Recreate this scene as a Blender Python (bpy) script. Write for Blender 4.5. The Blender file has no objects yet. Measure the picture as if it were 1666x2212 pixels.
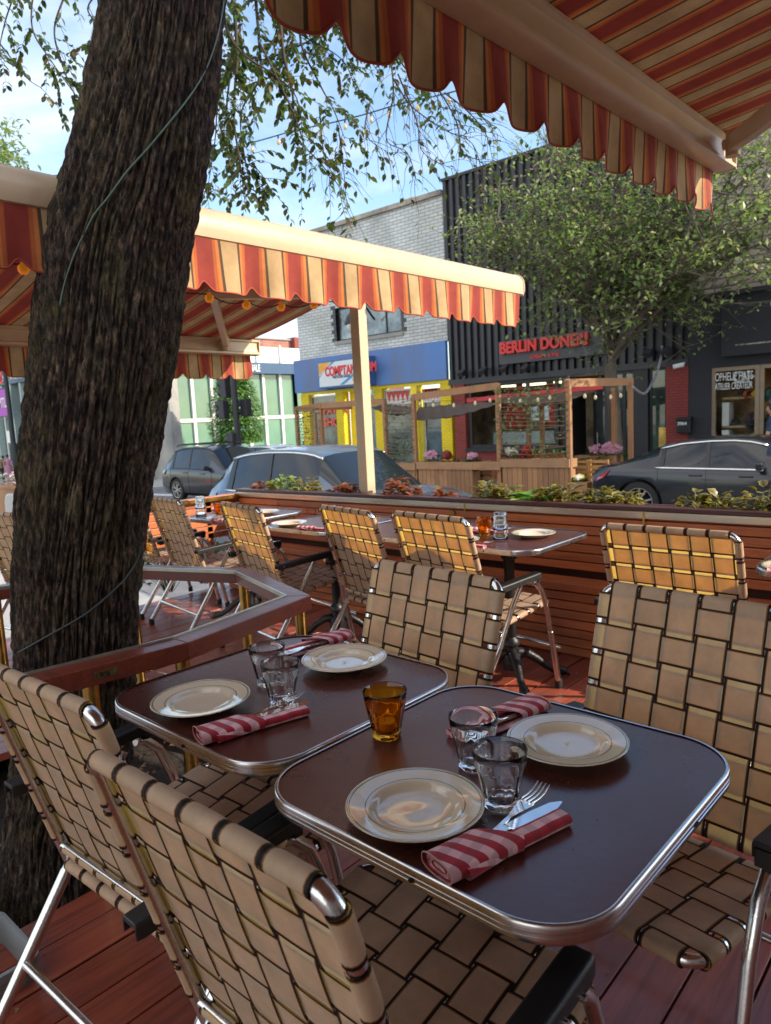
import bpy, bmesh, math, random
from mathutils import Vector, Matrix, noise
R=math.radians; PI=math.pi
sc=bpy.context.scene; COL=sc.collection
rng=random.Random(7)
# ---------------- camera model (also used to turn measured bearings into real positions) -------------
F0=1545.; PIT,ROL,YAW=R(7.4),R(2.9),R(42)
fw=Vector((-math.sin(YAW)*math.cos(PIT),math.cos(YAW)*math.cos(PIT),-math.sin(PIT)))
_r=Vector((math.cos(YAW),math.sin(YAW),0)); _u=_r.cross(fw)
rt=_r*math.cos(ROL)-_u*math.sin(ROL); up=_u*math.cos(ROL)+_r*math.sin(ROL)
CAM=Vector((0,0,1.37))
def ray(x,y): return fw+rt*((x-833)/F0)-up*((y-1106)/F0)
def PX(x,y,X): d=ray(x,y); return CAM+d*((X-CAM.x)/d.x)
def PY(x,y,Y): d=ray(x,y); return CAM+d*((Y-CAM.y)/d.y)
def PZ(x,y,Z): d=ray(x,y); return CAM+d*((Z-CAM.z)/d.z)
def PD(x,y,D): return CAM+ray(x,y)*D
def gz(X,Y=0): return -.56+.0155*X     # street slopes down to the left
# ---------------- materials -------------
MATS={}
def nd(nt,t,**k):
    n=nt.nodes.new(t)
    for a,b in k.items():
        if a=='inp':
            for i,v in b.items(): n.inputs[i].default_value=v
        else: setattr(n,a,b)
    return n
def c4(c): return (c[0],c[1],c[2],1)
def newmat(name):
    m=bpy.data.materials.new(name); m.use_nodes=True; nt=m.node_tree
    b=nt.nodes['Principled BSDF']; return m,nt,b
def ramp(nt,stops,interp='LINEAR'):
    r=nt.nodes.new('ShaderNodeValToRGB'); cr=r.color_ramp; cr.interpolation=interp
    while len(cr.elements)<len(stops): cr.elements.new(.5)
    for e,(p,c) in zip(cr.elements,stops): e.position=p; e.color=c4(c)
    return r
def M(name,col=(.5,.5,.5),rough=.5,metal=0,var=.12,scale=8,bump=0,bscale=60,coat=0,trans=0,ior=1.5,spec=.5,stretch=(1,1,1),emit=None,col2=None,coords='Object'):
    if name in MATS: return MATS[name]
    m,nt,b=newmat(name); L=nt.links
    b.inputs['Roughness'].default_value=rough; b.inputs['Metallic'].default_value=metal
    b.inputs['Coat Weight'].default_value=coat; b.inputs['Coat Roughness'].default_value=.06
    b.inputs['Transmission Weight'].default_value=trans; b.inputs['IOR'].default_value=ior
    b.inputs['Specular IOR Level'].default_value=spec
    b.inputs['Base Color'].default_value=c4(col)
    tc=nd(nt,'ShaderNodeTexCoord'); mp=nd(nt,'ShaderNodeMapping'); mp.inputs['Scale'].default_value=stretch
    L.new(tc.outputs[coords],mp.inputs[0])
    if var>0:
        n=nd(nt,'ShaderNodeTexNoise',inp={'Scale':scale,'Detail':6,'Roughness':.65}); L.new(mp.outputs[0],n.inputs['Vector'])
        c2=col2 or tuple(max(0,v*(1-2*var)) for v in col); c1=tuple(min(1,v*(1+var)) for v in col)
        r=ramp(nt,[(.3,c2),(.7,c1)]); L.new(n.outputs['Fac'],r.inputs[0]); L.new(r.outputs[0],b.inputs['Base Color'])
        if rough>.02 and trans==0:
            mr=nd(nt,'ShaderNodeMapRange',inp={'To Min':max(0.02,rough*.8),'To Max':min(1,rough*1.25)}); L.new(n.outputs['Fac'],mr.inputs[0]); L.new(mr.outputs[0],b.inputs['Roughness'])
    if bump>0:
        n2=nd(nt,'ShaderNodeTexNoise',inp={'Scale':bscale,'Detail':5}); L.new(mp.outputs[0],n2.inputs['Vector'])
        bp=nd(nt,'ShaderNodeBump',inp={'Strength':bump,'Distance':.01}); L.new(n2.outputs['Fac'],bp.inputs['Height']); L.new(bp.outputs[0],b.inputs['Normal'])
    if emit: b.inputs['Emission Color'].default_value=c4(emit[0]); b.inputs['Emission Strength'].default_value=emit[1]
    MATS[name]=m; return m
def wood(name,c1,c2,rough=.35,axis='X',coat=.0,plank=None,bump=.45):
    if name in MATS: return MATS[name]
    m,nt,b=newmat(name); L=nt.links
    tc=nd(nt,'ShaderNodeTexCoord'); mp=nd(nt,'ShaderNodeMapping')
    s={'X':(.7,14,14),'Y':(14,.7,14),'Z':(14,14,.7)}[axis]; mp.inputs['Scale'].default_value=s
    L.new(tc.outputs['Object'],mp.inputs[0])
    gi=nd(nt,'ShaderNodeNewGeometry'); # per plank offset
    ad=nd(nt,'ShaderNodeVectorMath',operation='MULTIPLY_ADD'); cb=nd(nt,'ShaderNodeCombineXYZ')
    for i in range(3): L.new(gi.outputs['Random Per Island'],cb.inputs[i])
    L.new(cb.outputs[0],ad.inputs[0]); ad.inputs[1].default_value=(37,53,71); L.new(mp.outputs[0],ad.inputs[2])
    n=nd(nt,'ShaderNodeTexNoise',inp={'Scale':2.2,'Detail':9,'Roughness':.7,'Distortion':1.6}); L.new(ad.outputs[0],n.inputs['Vector'])
    r=ramp(nt,[(.28,c2),(.5,tuple((a+b_)/2 for a,b_ in zip(c1,c2))),(.72,c1)]); L.new(n.outputs['Fac'],r.inputs[0])
    hs=nd(nt,'ShaderNodeHueSaturation'); mr=nd(nt,'ShaderNodeMapRange',inp={'To Min':.72,'To Max':1.25}); L.new(gi.outputs['Random Per Island'],mr.inputs[0])
    L.new(mr.outputs[0],hs.inputs['Value']); L.new(r.outputs[0],hs.inputs['Color'])
    # worn grey patches
    w=nd(nt,'ShaderNodeTexNoise',inp={'Scale':2.3,'Detail':7}); L.new(tc.outputs['Object'],w.inputs['Vector'])
    wr=ramp(nt,[(.50,(0,0,0)),(.72,(.62,.62,.62))]); L.new(w.outputs['Fac'],wr.inputs[0])
    mx=nd(nt,'ShaderNodeMix',data_type='RGBA'); L.new(wr.outputs[0],mx.inputs['Factor']); L.new(hs.outputs[0],mx.inputs['A']); mx.inputs['B'].default_value=c4(tuple(v*.7+.03 for v in c2))
    L.new(mx.outputs['Result'],b.inputs['Base Color'])
    rr=nd(nt,'ShaderNodeMapRange',inp={'From Min':.3,'From Max':.7,'To Min':rough*.7,'To Max':min(1,rough*1.5)}); L.new(w.outputs['Fac'],rr.inputs[0]); L.new(rr.outputs[0],b.inputs['Roughness'])
    bp=nd(nt,'ShaderNodeBump',inp={'Strength':bump,'Distance':.004}); L.new(n.outputs['Fac'],bp.inputs['Height']); L.new(bp.outputs[0],b.inputs['Normal'])
    b.inputs['Coat Weight'].default_value=coat; b.inputs['Coat Roughness'].default_value=.15
    MATS[name]=m; return m
def brick(name,c1,c2,mort,sx=.2,sz=.065,axis='X',bump=.4,ms=.012):
    if name in MATS: return MATS[name]
    m,nt,b=newmat(name); L=nt.links; tc=nd(nt,'ShaderNodeTexCoord')
    sp=nd(nt,'ShaderNodeSeparateXYZ'); cb=nd(nt,'ShaderNodeCombineXYZ'); L.new(tc.outputs['Object'],sp.inputs[0])
    ad=nd(nt,'ShaderNodeMath',operation='ADD'); L.new(sp.outputs['X'],ad.inputs[0]); L.new(sp.outputs['Y'],ad.inputs[1])
    L.new(ad.outputs[0],cb.inputs[0]); L.new(sp.outputs['Z'],cb.inputs[1])
    br=nd(nt,'ShaderNodeTexBrick',inp={'Scale':1,'Mortar Size':ms,'Brick Width':sx,'Row Height':sz,'Color1':c4(c1),'Color2':c4(c2),'Mortar':c4(mort),'Bias':0.0})
    L.new(cb.outputs[0],br.inputs['Vector'])
    n=nd(nt,'ShaderNodeTexNoise',inp={'Scale':.9,'Detail':6}); L.new(tc.outputs['Object'],n.inputs['Vector'])
    mx=nd(nt,'ShaderNodeMix',data_type='RGBA',blend_type='MULTIPLY'); mx.inputs['Factor'].default_value=.6
    r=ramp(nt,[(.35,(.62,.6,.56)),(.6,(1,1,1))]); L.new(n.outputs['Fac'],r.inputs[0]); L.new(br.outputs['Color'],mx.inputs['A']); L.new(r.outputs[0],mx.inputs['B'])
    L.new(mx.outputs['Result'],b.inputs['Base Color']); b.inputs['Roughness'].default_value=.75
    bp=nd(nt,'ShaderNodeBump',inp={'Strength':bump,'Distance':.01}); bp.invert=True; L.new(br.outputs['Fac'],bp.inputs['Height']); L.new(bp.outputs[0],b.inputs['Normal'])
    MATS[name]=m; return m
def leafmat(name,cols,trans=.45,rough=.45):
    if name in MATS: return MATS[name]
    m,nt,b=newmat(name); L=nt.links; g=nd(nt,'ShaderNodeNewGeometry')
    r=ramp(nt,[(i/(len(cols)-1) if len(cols)>1 else 0,c) for i,c in enumerate(cols)]); L.new(g.outputs['Random Per Island'],r.inputs[0])
    L.new(r.outputs[0],b.inputs['Base Color']); b.inputs['Roughness'].default_value=rough
    t=nd(nt,'ShaderNodeBsdfTranslucent'); hs=nd(nt,'ShaderNodeHueSaturation',inp={'Value':1.5,'Saturation':1.1,'Hue':.485}); L.new(r.outputs[0],hs.inputs['Color']); L.new(hs.outputs[0],t.inputs[0])
    mx=nd(nt,'ShaderNodeMixShader',inp={0:trans}); L.new(b.outputs[0],mx.inputs[1]); L.new(t.outputs[0],mx.inputs[2]); L.new(mx.outputs[0],nt.nodes['Material Output'].inputs[0])
    MATS[name]=m; return m
def stripes(name,axis,per,off,trans=.12,curve=None):
    m,nt,b=newmat(name); L=nt.links; tc=nd(nt,'ShaderNodeTexCoord'); sp=nd(nt,'ShaderNodeSeparateXYZ'); L.new(tc.outputs['Object'],sp.inputs[0])
    a=nd(nt,'ShaderNodeMath',operation='MULTIPLY_ADD',inp={1:1/per,2:off}); L.new(sp.outputs[axis],a.inputs[0])
    f=nd(nt,'ShaderNodeMath',operation='FRACT'); L.new(a.outputs[0],f.inputs[0])
    BE=(.47,.32,.16); BR=(.085,.05,.03); O1=(.60,.20,.05); O2=(.47,.115,.03); RD=(.30,.04,.027)
    r=ramp(nt,[(0,BE),(.34,BE),(.352,BR),(.388,BR),(.40,O1),(.435,O1),(.45,O2),(.50,O2),(.515,RD),(.82,RD),(.835,O2),(.88,O2),(.895,O1),(.94,O1),(.955,BR),(.99,BR)])
    L.new(f.outputs[0],r.inputs[0])
    n=nd(nt,'ShaderNodeTexNoise',inp={'Scale':5,'Detail':7,'Roughness':.7}); L.new(tc.outputs['Object'],n.inputs['Vector'])
    r2=ramp(nt,[(.3,(.60,.57,.53)),(.62,(1,1,1))]); L.new(n.outputs['Fac'],r2.inputs[0])
    mx=nd(nt,'ShaderNodeMix',data_type='RGBA',blend_type='MULTIPLY',inp={0:1.}); L.new(r.outputs[0],mx.inputs['A']); L.new(r2.outputs[0],mx.inputs['B'])
    L.new(mx.outputs['Result'],b.inputs['Base Color']); b.inputs['Roughness'].default_value=.85
    wv=nd(nt,'ShaderNodeTexNoise',inp={'Scale':300,'Detail':2}); L.new(tc.outputs['Object'],wv.inputs['Vector'])
    bp=nd(nt,'ShaderNodeBump',inp={'Strength':.25,'Distance':.002}); L.new(wv.outputs['Fac'],bp.inputs['Height']); L.new(bp.outputs[0],b.inputs['Normal'])
    t=nd(nt,'ShaderNodeBsdfTranslucent'); L.new(mx.outputs['Result'],t.inputs[0])
    ms=nd(nt,'ShaderNodeMixShader',inp={0:trans}); L.new(b.outputs[0],ms.inputs[1]); L.new(t.outputs[0],ms.inputs[2]); L.new(ms.outputs[0],nt.nodes['Material Output'].inputs[0])
    return m
# ---------------- mesh builder -------------
class MB:
    def __init__(s): s.v=[]; s.f=[]; s.uv=[]; s.mi=[]; s.m=0
    def add(s,vs,fs,uv=None):
        o=len(s.v); s.v+= [tuple(v) for v in vs]
        for f in fs: s.f.append(tuple(o+i for i in f)); s.mi.append(s.m); s.uv.append([uv[i] for i in f] if uv else None)
        return s
    def box(s,a,b,rot=None,org=None):
        x0,y0,z0=a; x1,y1,z1=b
        vs=[Vector(p) for p in ((x0,y0,z0),(x1,y0,z0),(x1,y1,z0),(x0,y1,z0),(x0,y0,z1),(x1,y0,z1),(x1,y1,z1),(x0,y1,z1))]
        if rot is not None:
            o=Vector(org) if org is not None else Vector((0,0,0)); vs=[rot@v+o for v in vs]
        return s.add(vs,[(0,3,2,1),(4,5,6,7),(0,1,5,4),(1,2,6,5),(2,3,7,6),(3,0,4,7)])
    def bar(s,p,q,w,h,upv=(0,0,1)):   # rectangular bar p->q
        p=Vector(p); q=Vector(q); d=(q-p); l=d.length; d.normalize(); u=Vector(upv); sd=d.cross(u)
        if sd.length<1e-4: sd=d.cross(Vector((0,1,0)))
        sd.normalize(); u=sd.cross(d)
        vs=[]
        for t in (p,q):
            for a,b in ((-1,-1),(1,-1),(1,1),(-1,1)): vs.append(t+sd*(a*w/2)+u*(b*h/2))
        return s.add(vs,[(0,1,2,3),(7,6,5,4),(0,4,5,1),(1,5,6,2),(2,6,7,3),(3,7,4,0)])
    def tube(s,pts,r,n=10,closed=False,cap=True):
        pts=[Vector(p) for p in pts]; k=len(pts); rs=r if isinstance(r,(list,tuple)) else [r]*k
        tan=[]
        for i in range(k):
            a=pts[i-1] if (i>0 or closed) else pts[0]; b=pts[(i+1)%k] if (i<k-1 or closed) else pts[-1]
            t=(b-a); tan.append(t.normalized() if t.length>1e-9 else Vector((0,0,1)))
        u=tan[0].orthogonal().normalized(); vs=[]
        for i in range(k):
            u=(u-tan[i]*u.dot(tan[i]));
            if u.length<1e-6: u=tan[i].orthogonal()
            u.normalize(); w=tan[i].cross(u)
            for j in range(n):
                a=2*PI*j/n; vs.append(pts[i]+(u*math.cos(a)+w*math.sin(a))*rs[i])
        fs=[]
        for i in range(k if closed else k-1):
            for j in range(n):
                a=i*n+j; b=i*n+(j+1)%n; c=((i+1)%k)*n+(j+1)%n; d=((i+1)%k)*n+j; fs.append((a,b,c,d))
        if cap and not closed: fs.append(tuple(range(n-1,-1,-1))); fs.append(tuple((k-1)*n+j for j in range(n)))
        return s.add(vs,fs)
    def lathe(s,prof,n=32,c=(0,0,0),mod=None,cap0=False,cap1=False,phase=0):
        vs=[];k=len(prof)
        for i,(r,z) in enumerate(prof):
            for j in range(n):
                a=2*PI*j/n+phase; rr=r*(mod(i,a,z) if mod else 1); vs.append((c[0]+rr*math.cos(a),c[1]+rr*math.sin(a),c[2]+z))
        fs=[(i*n+j,i*n+(j+1)%n,(i+1)*n+(j+1)%n,(i+1)*n+j) for i in range(k-1) for j in range(n)]
        if cap0: fs.append(tuple(range(n-1,-1,-1)))
        if cap1: fs.append(tuple((k-1)*n+j for j in range(n)))
        return s.add(vs,fs)
    def prism(s,poly,ax,a,b):  # poly 2D in the plane perpendicular to axis ax, extruded a..b
        n=len(poly); vs=[]
        for t in (a,b):
            for p,q in poly: vs.append({'X':(t,p,q),'Y':(p,t,q),'Z':(p,q,t)}[ax])
        fs=[tuple(range(n)),tuple(range(2*n-1,n-1,-1))]+[(i,i+n,(i+1)%n+n,(i+1)%n) for i in range(n)]
        return s.add(vs,fs)
    def grid(s,fn,nu,nv,uv=False):
        vs=[fn(i/nu,j/nv) for j in range(nv+1) for i in range(nu+1)]
        U=[(i/nu,j/nv) for j in range(nv+1) for i in range(nu+1)]
        fs=[(j*(nu+1)+i,j*(nu+1)+i+1,(j+1)*(nu+1)+i+1,(j+1)*(nu+1)+i) for j in range(nv) for i in range(nu)]
        return s.add(vs,fs,U if uv else None)
    def build(s,name,mat,parent=None,smooth=35,bev=0,recalc=False,loc=None):
        me=bpy.data.meshes.new(name); me.from_pydata(s.v,[],s.f)
        mats=mat if isinstance(mat,(list,tuple)) else [mat]
        for m_ in mats: me.materials.append(m_)
        if len(mats)>1: me.polygons.foreach_set('material_index',s.mi)
        if any(u for u in s.uv):
            ul=me.uv_layers.new(name='UVMap'); k=0; flat=[]
            for f,u in zip(s.f,s.uv):
                for i in range(len(f)): flat+= list(u[i]) if u else [0,0]
            ul.data.foreach_set('uv',flat)
        if recalc:
            bm=bmesh.new(); bm.from_mesh(me); bmesh.ops.recalc_face_normals(bm,faces=bm.faces); bm.to_mesh(me); bm.free()
        if smooth:
            me.polygons.foreach_set('use_smooth',[True]*len(me.polygons))
            if smooth<180: me.set_sharp_from_angle(angle=R(smooth))
        me.update()
        o=bpy.data.objects.new(name,me); COL.objects.link(o)
        if parent: o.parent=parent
        if loc is not None: o.location=loc
        if bev: md=o.modifiers.new('bevel','BEVEL'); md.width=bev; md.segments=2; md.limit_method='ANGLE'; md.angle_limit=R(40)
        return o
def tag(o,label=None,cat=None,group=None,kind=None):
    for k,v in (('label',label),('category',cat),('group',group),('kind',kind)):
        if v: o[k]=v
    return o
def empty(name,loc=(0,0,0),label=None,cat=None,group=None,rz=0):
    o=bpy.data.objects.new(name,None); COL.objects.link(o); o.location=loc; o.rotation_euler=(0,0,rz); o.empty_display_size=.1
    return tag(o,label,cat,group)
def copy_tree(o,parent=None):
    c=o.copy(); COL.objects.link(c); c.parent=parent
    for ch in list(KIDS.get(o.name,[])) or [x for x in bpy.data.objects if x.parent==o]: copy_tree(ch,c)
    return c
KIDS={}
def text(body,size,name,mat,parent=None,mtx=None,ext=.01,off=0,align='LEFT',sx=1):
    cu=bpy.data.curves.new(name,'FONT'); cu.body=body; cu.size=size; cu.extrude=ext; cu.offset=off; cu.align_x=align
    to=bpy.data.objects.new('tmp',cu); COL.objects.link(to)
    dg=bpy.context.evaluated_depsgraph_get(); me=bpy.data.meshes.new_from_object(to.evaluated_get(dg)); bpy.data.objects.remove(to)
    me.name=name; me.materials.clear(); me.materials.append(mat)
    me.transform(Matrix.Diagonal((sx,1,1,1)));
    if mtx: me.transform(mtx)
    o=bpy.data.objects.new(name,me); COL.objects.link(o)
    if parent: o.parent=parent
    return o
def facY(x,y,z): return Matrix.Translation((x,y,z))@Matrix.Rotation(PI/2,4,'X')
def facX(x,y,z): return Matrix.Translation((x,y,z))@Matrix.Rotation(PI/2,4,'Z')@Matrix.Rotation(PI/2,4,'X')
# ---------------- common materials -------------
ALU=M('aluminium',(.72,.71,.69),.22,1,var=.06,scale=30,bump=.05,bscale=200)
CHROME=M('chrome_edge',(.62,.61,.60),.24,1,var=.10,scale=12)
BLACKPL=M('black_plastic',(.015,.014,.014),.45,0,var=.2,scale=20,bump=.1,bscale=300)
IRON=M('black_iron',(.02,.02,.022),.38,.3,var=.2,scale=30,bump=.3,bscale=90)
BEIGE=M('beige_powder_coat',(.56,.42,.27),.32,0,var=.06,scale=6,bump=.03)
REDW=wood('red_stained_boards',(.64,.20,.06),(.32,.075,.026),.42,'X',coat=.2)
REDY=wood('red_deck_boards',(.40,.095,.05),(.15,.036,.024),.36,'Y',coat=.25)
RAILW=wood('mahogany_rail_wood',(.25,.05,.025),(.11,.022,.012),.35,'X',coat=.25)
BRASS=M('brass',(.55,.36,.10),.3,1,var=.25,scale=14)
DARKG=M('dark_window_glass',(.012,.014,.016),.04,0,var=0,spec=.8)
WHITE=M('white_paint',(.75,.75,.72),.5,0,var=.05)
BLACKM=M('black_paint',(.022,.022,.026),.55,0,var=.2,scale=3)
RUBBER=M('rubber',(.015,.015,.015),.8,0,var=.1)
# ================= folding web chair =================
def webmat():
    m,nt,b=newmat('woven_webbing'); L=nt.links
    uv=nd(nt,'ShaderNodeUVMap'); sp=nd(nt,'ShaderNodeSeparateXYZ'); L.new(uv.outputs[0],sp.inputs[0])
    BG=(.73,.59,.455); OR=(.50,.20,.035); BK=(.018,.015,.014)
    r=ramp(nt,[(0,BK),(.05,BK),(.062,OR),(.082,OR),(.095,BG),(.895,BG),(.908,OR),(.925,OR),(.932,BK),(1,BK)]); L.new(sp.outputs[0],r.inputs[0])
    tc=nd(nt,'ShaderNodeTexCoord'); n=nd(nt,'ShaderNodeTexNoise',inp={'Scale':9,'Detail':8,'Roughness':.7}); L.new(tc.outputs['Object'],n.inputs['Vector'])
    r2=ramp(nt,[(.3,(.74,.72,.70)),(.65,(1,1,1))]); L.new(n.outputs['Fac'],r2.inputs[0])
    mx=nd(nt,'ShaderNodeMix',data_type='RGBA',blend_type='MULTIPLY',inp={0:1.}); L.new(r.outputs[0],mx.inputs['A']); L.new(r2.outputs[0],mx.inputs['B'])
    # thread texture: fine lines along and across the strap
    mp=nd(nt,'ShaderNodeMapping'); mp.inputs['Scale'].default_value=(60,420,1); L.new(uv.outputs[0],mp.inputs[0])
    t1=nd(nt,'ShaderNodeTexNoise',inp={'Scale':1,'Detail':3}); L.new(mp.outputs[0],t1.inputs['Vector'])
    r3=ramp(nt,[(.35,(.86,.86,.86)),(.65,(1.0,1.0,1.0))]); L.new(t1.outputs['Fac'],r3.inputs[0])
    m2=nd(nt,'ShaderNodeMix',data_type='RGBA',blend_type='MULTIPLY',inp={0:1.}); L.new(mx.outputs['Result'],m2.inputs['A']); L.new(r3.outputs[0],m2.inputs['B'])
    L.new(m2.outputs['Result'],b.inputs['Base Color']); b.inputs['Roughness'].default_value=.6; b.inputs['Specular IOR Level'].default_value=.35
    bp=nd(nt,'ShaderNodeBump',inp={'Strength':.35,'Distance':.0015}); L.new(t1.outputs['Fac'],bp.inputs['Height']); L.new(bp.outputs[0],b.inputs['Normal'])
    t=nd(nt,'ShaderNodeBsdfTranslucent'); r4=ramp(nt,[(0,BK),(.08,BK),(.1,(1.,.66,.11)),(.9,(1.,.60,.10)),(.92,BK),(1,BK)]); L.new(sp.outputs[0],r4.inputs[0])
    m3=nd(nt,'ShaderNodeMix',data_type='RGBA',blend_type='MULTIPLY',inp={0:1.}); L.new(r4.outputs[0],m3.inputs['A']); L.new(r2.outputs[0],m3.inputs['B']); L.new(m3.outputs['Result'],t.inputs[0])
    ms=nd(nt,'ShaderNodeMixShader',inp={0:.46}); L.new(b.outputs[0],ms.inputs[1]); L.new(t.outputs[0],ms.inputs[2]); L.new(ms.outputs[0],nt.nodes['Material Output'].inputs[0])
    return m
WEB=webmat()
def rrect(w,h,r,n=6):  # rounded rectangle outline centred, as 2D points
    out=[]
    for cx,cy,a0 in ((w-r,h-r,0),(-w+r,h-r,90),(-w+r,-h+r,180),(w-r,-h+r,270)):
        for i in range(n+1):
            a=R(a0+90*i/n); out.append((cx+r*math.cos(a),cy+r*math.sin(a)))
    return out
def strap(mb,length,half,org,sd,wd,nr,ph,pitch,s0,t,amp=.0013,tw=0):
    """one webbing strap: wraps the tube at s=0, weaves over n crossings, wraps the tube at s=length"""
    path=[]
    for i in range(9):
        a=R(325-235*i/8); path.append((-t*-math.cos(a)*1.0 if False else -t*math.cos(a-PI) if False else t*math.cos(a),t*math.sin(a)))
    path=[]
    for i in range(9):
        a=R(-40-230*i/8)        # from under/back, over the outside, to the front
        # outside direction is -s, front is +n
        path.append((t*math.cos(a)*1.0,t*math.sin(a)))
    # a goes -40 -> -270 : s=cos, n=sin ; passes -180 (s=-t outside), ends -270 (s=0,n=+t)
    N=max(12,int(length/.0055))
    for i in range(1,N):
        s=length*i/N; e=min(1,min(s,length-s)/.03)
        path.append((s,t-amp*e+amp*e*ph*(lambda c:math.copysign(abs(c)**.42,c))(math.cos(PI*(s-s0)/pitch))))
    for i in range(9):
        a=R(90-230*i/8); path.append((length+t*math.cos(a),t*math.sin(a)))
    vs=[];uv=[];L=0;pp=None
    for s,n in path:
        if pp: L+=math.hypot(s-pp[0],n-pp[1])
        pp=(s,n)
        for k in range(5):
            u=k/4; dn=-.0006*(1 if k in(0,4) else 0)
            vs.append(org+sd*s+nr*(n+dn)+wd*((u-.5)*2*half)); uv.append((u,L))
    fs=[(i*5+k,i*5+k+1,(i+1)*5+k+1,(i+1)*5+k) for i in range(len(path)-1) for k in range(4)]
    mb.add(vs,fs,uv)
def weave(mb,org,sd,wd,nr,W,L,nv,nh,pv,ph_,hv,hh,s_first,t=.0142):
    # vertical straps run along sd (length L between tube centres), horizontals along wd (width W)
    for i in range(nv):
        x=(i-(nv-1)/2)*pv
        strap(mb,L,hv,org+wd*x,sd,wd,nr,1 if i%2 else -1,ph_,s_first,t)
    for j in range(nh):
        s=s_first+j*ph_
        strap(mb,W,hh,org+sd*s-wd*(W/2),wd,sd,nr,(-1 if j%2 else 1)*1,pv,W/2-(nv-1)/2*pv,t)
def make_chair():
    root=empty('folding_chair')
    R0=.0128
    wh=.254
    bt=Vector((0,-.315,.909)); bb=Vector((0,-.165,.375))   # back frame top / bottom centre lines
    sd=(bb-bt); LB=sd.length; sd.normalize(); wd=Vector((1,0,0)); nr=wd.cross(sd); nr=nr if nr.y>0 else -nr
    # back frame: inverted U with rounded corners
    pts=[]
    def bp(x,s): return bt+wd*x+sd*s
    r=.04
    pts.append(bp(-wh,LB+.02))
    for s in (LB*.75,LB*.5,LB*.25): pts.append(bp(-wh,s))
    for i in range(8): a=R(180-90*i/7); pts.append(bp(-wh+r+r*math.cos(a),r-r*math.sin(a)))
    for x in (-.1,.0,.1): pts.append(bp(x,0))
    for i in range(8): a=R(90-90*i/7); pts.append(bp(wh-r+r*math.cos(a),r-r*math.sin(a)))
    for s in (LB*.25,LB*.5,LB*.75): pts.append(bp(wh,s))
    pts.append(bp(wh,LB+.02))
    mb=MB(); mb.tube(pts,R0,12); mb.tube([bp(-wh,LB-.045),bp(wh,LB-.045)],R0*.8,10); mb.build('back_frame',ALU,root,60)
    # seat frame
    sf=Vector((0,.245,.438)); sb=Vector((0,-.175,.375)); s2=(sb-sf); LS=s2.length; s2.normalize(); n2=wd.cross(s2); n2=n2 if n2.z>0 else -n2
    ctr=(sf+sb)/2
    pts=[ctr+wd*x+s2*y for x,y in rrect(wh,LS/2,.04)]
    mb=MB(); mb.tube(pts,R0,12,closed=True); mb.build('seat_frame',ALU,root,60)
    mb=MB(); weave(mb,bt,sd,wd,nr,2*wh,LB-.045,6,6,.0775,.0800,.0382,.0345,.052); mb.build('back_webbing',WEB,root,180)
    mb=MB(); weave(mb,sf,s2,wd,n2,2*wh,LS,6,5,.0775,.0780,.0378,.0345,.055); mb.build('seat_webbing',WEB,root,180)
    for sx in (-1,1):
        x=sx*(wh+.050)
        mb=MB(); mb.tube([(x,.060,.566),(x,.085,.56),(x,.125,.52),(x,.160,.43),(x,.195,.26),(x,.240,.03)],R0,12)
        mb.tube([(x,.188,.30),(x,.242,.03)],R0*1.18,12); lg=mb.build('front_leg',ALU,root,60)
        c=MB(); c.lathe([(.015,-.0),(.0185,.002),(.0185,.035),(.015,.045)],14,(x,.243,0),cap0=True,cap1=True); c.build('foot_cap',RUBBER,lg)
        mb=MB(); mb.tube([(x-sx*.026,.01,.565),(x-sx*.026,-.05,.48),(x-sx*.010,-.16,.32),(x-sx*.006,-.36,.03)],R0,12)
        mb.tube([(x-sx*.010,-.155,.325),(x-sx*.006,-.36,.03)],R0*1.18,12); lg=mb.build('rear_leg',ALU,root,60)
        c=MB(); c.lathe([(.015,-.0),(.0185,.002),(.0185,.035),(.015,.045)],14,(x-sx*.006,-.362,0),cap0=True,cap1=True); c.build('foot_cap',RUBBER,lg)
        # armrest
        mb=MB(); prof=[(-.024,-.016),(-.024,.010),(-.019,.015),(.019,.015),(.024,.010),(.024,-.016),(.019,-.016),(.019,.004),(-.019,.004),(-.019,-.016)]
        vs=[];ys=[-.26,-.245,.07,.09,.102]; zs=[.556,.556,.578,.579,.579]
        for y,z in zip(ys,zs):
            k=.9 if y>.095 or y<-.255 else 1
            for p,q in prof: vs.append((x+p*k,y,z+.02+q))
        n=len(prof); fs=[(i*n+j,i*n+(j+1)%n,(i+1)*n+(j+1)%n,(i+1)*n+j) for i in range(len(ys)-1) for j in range(n)]+[tuple(range(n-1,-1,-1)),tuple((len(ys)-1)*n+j for j in range(n))]
        mb.add(vs,fs); mb.box((x-.018,.078,.566),(x+.018,.1005,.60)); ar=mb.build('armrest',BLACKPL,root,30,bev=.002)
        b=MB()
        for yy in (-.225,.008,.06): b.tube([(x-.028,yy,.578),(x+.028,yy,.578)],.0045,8)
        b.build('rivet',ALU,ar)
    mb=MB(); x=wh+.050; mb.tube([(-x,.262,.20),(x,.268,.20)],R0*.8,10); mb.build('crossbar',ALU,root,60)
    mb=MB(); mb.tube([(-x+.01,-.275,.155),(x-.01,-.275,.155)],R0*.8,10); mb.build('crossbar',ALU,root,60)
    return root
CHAIR=make_chair()
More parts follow.
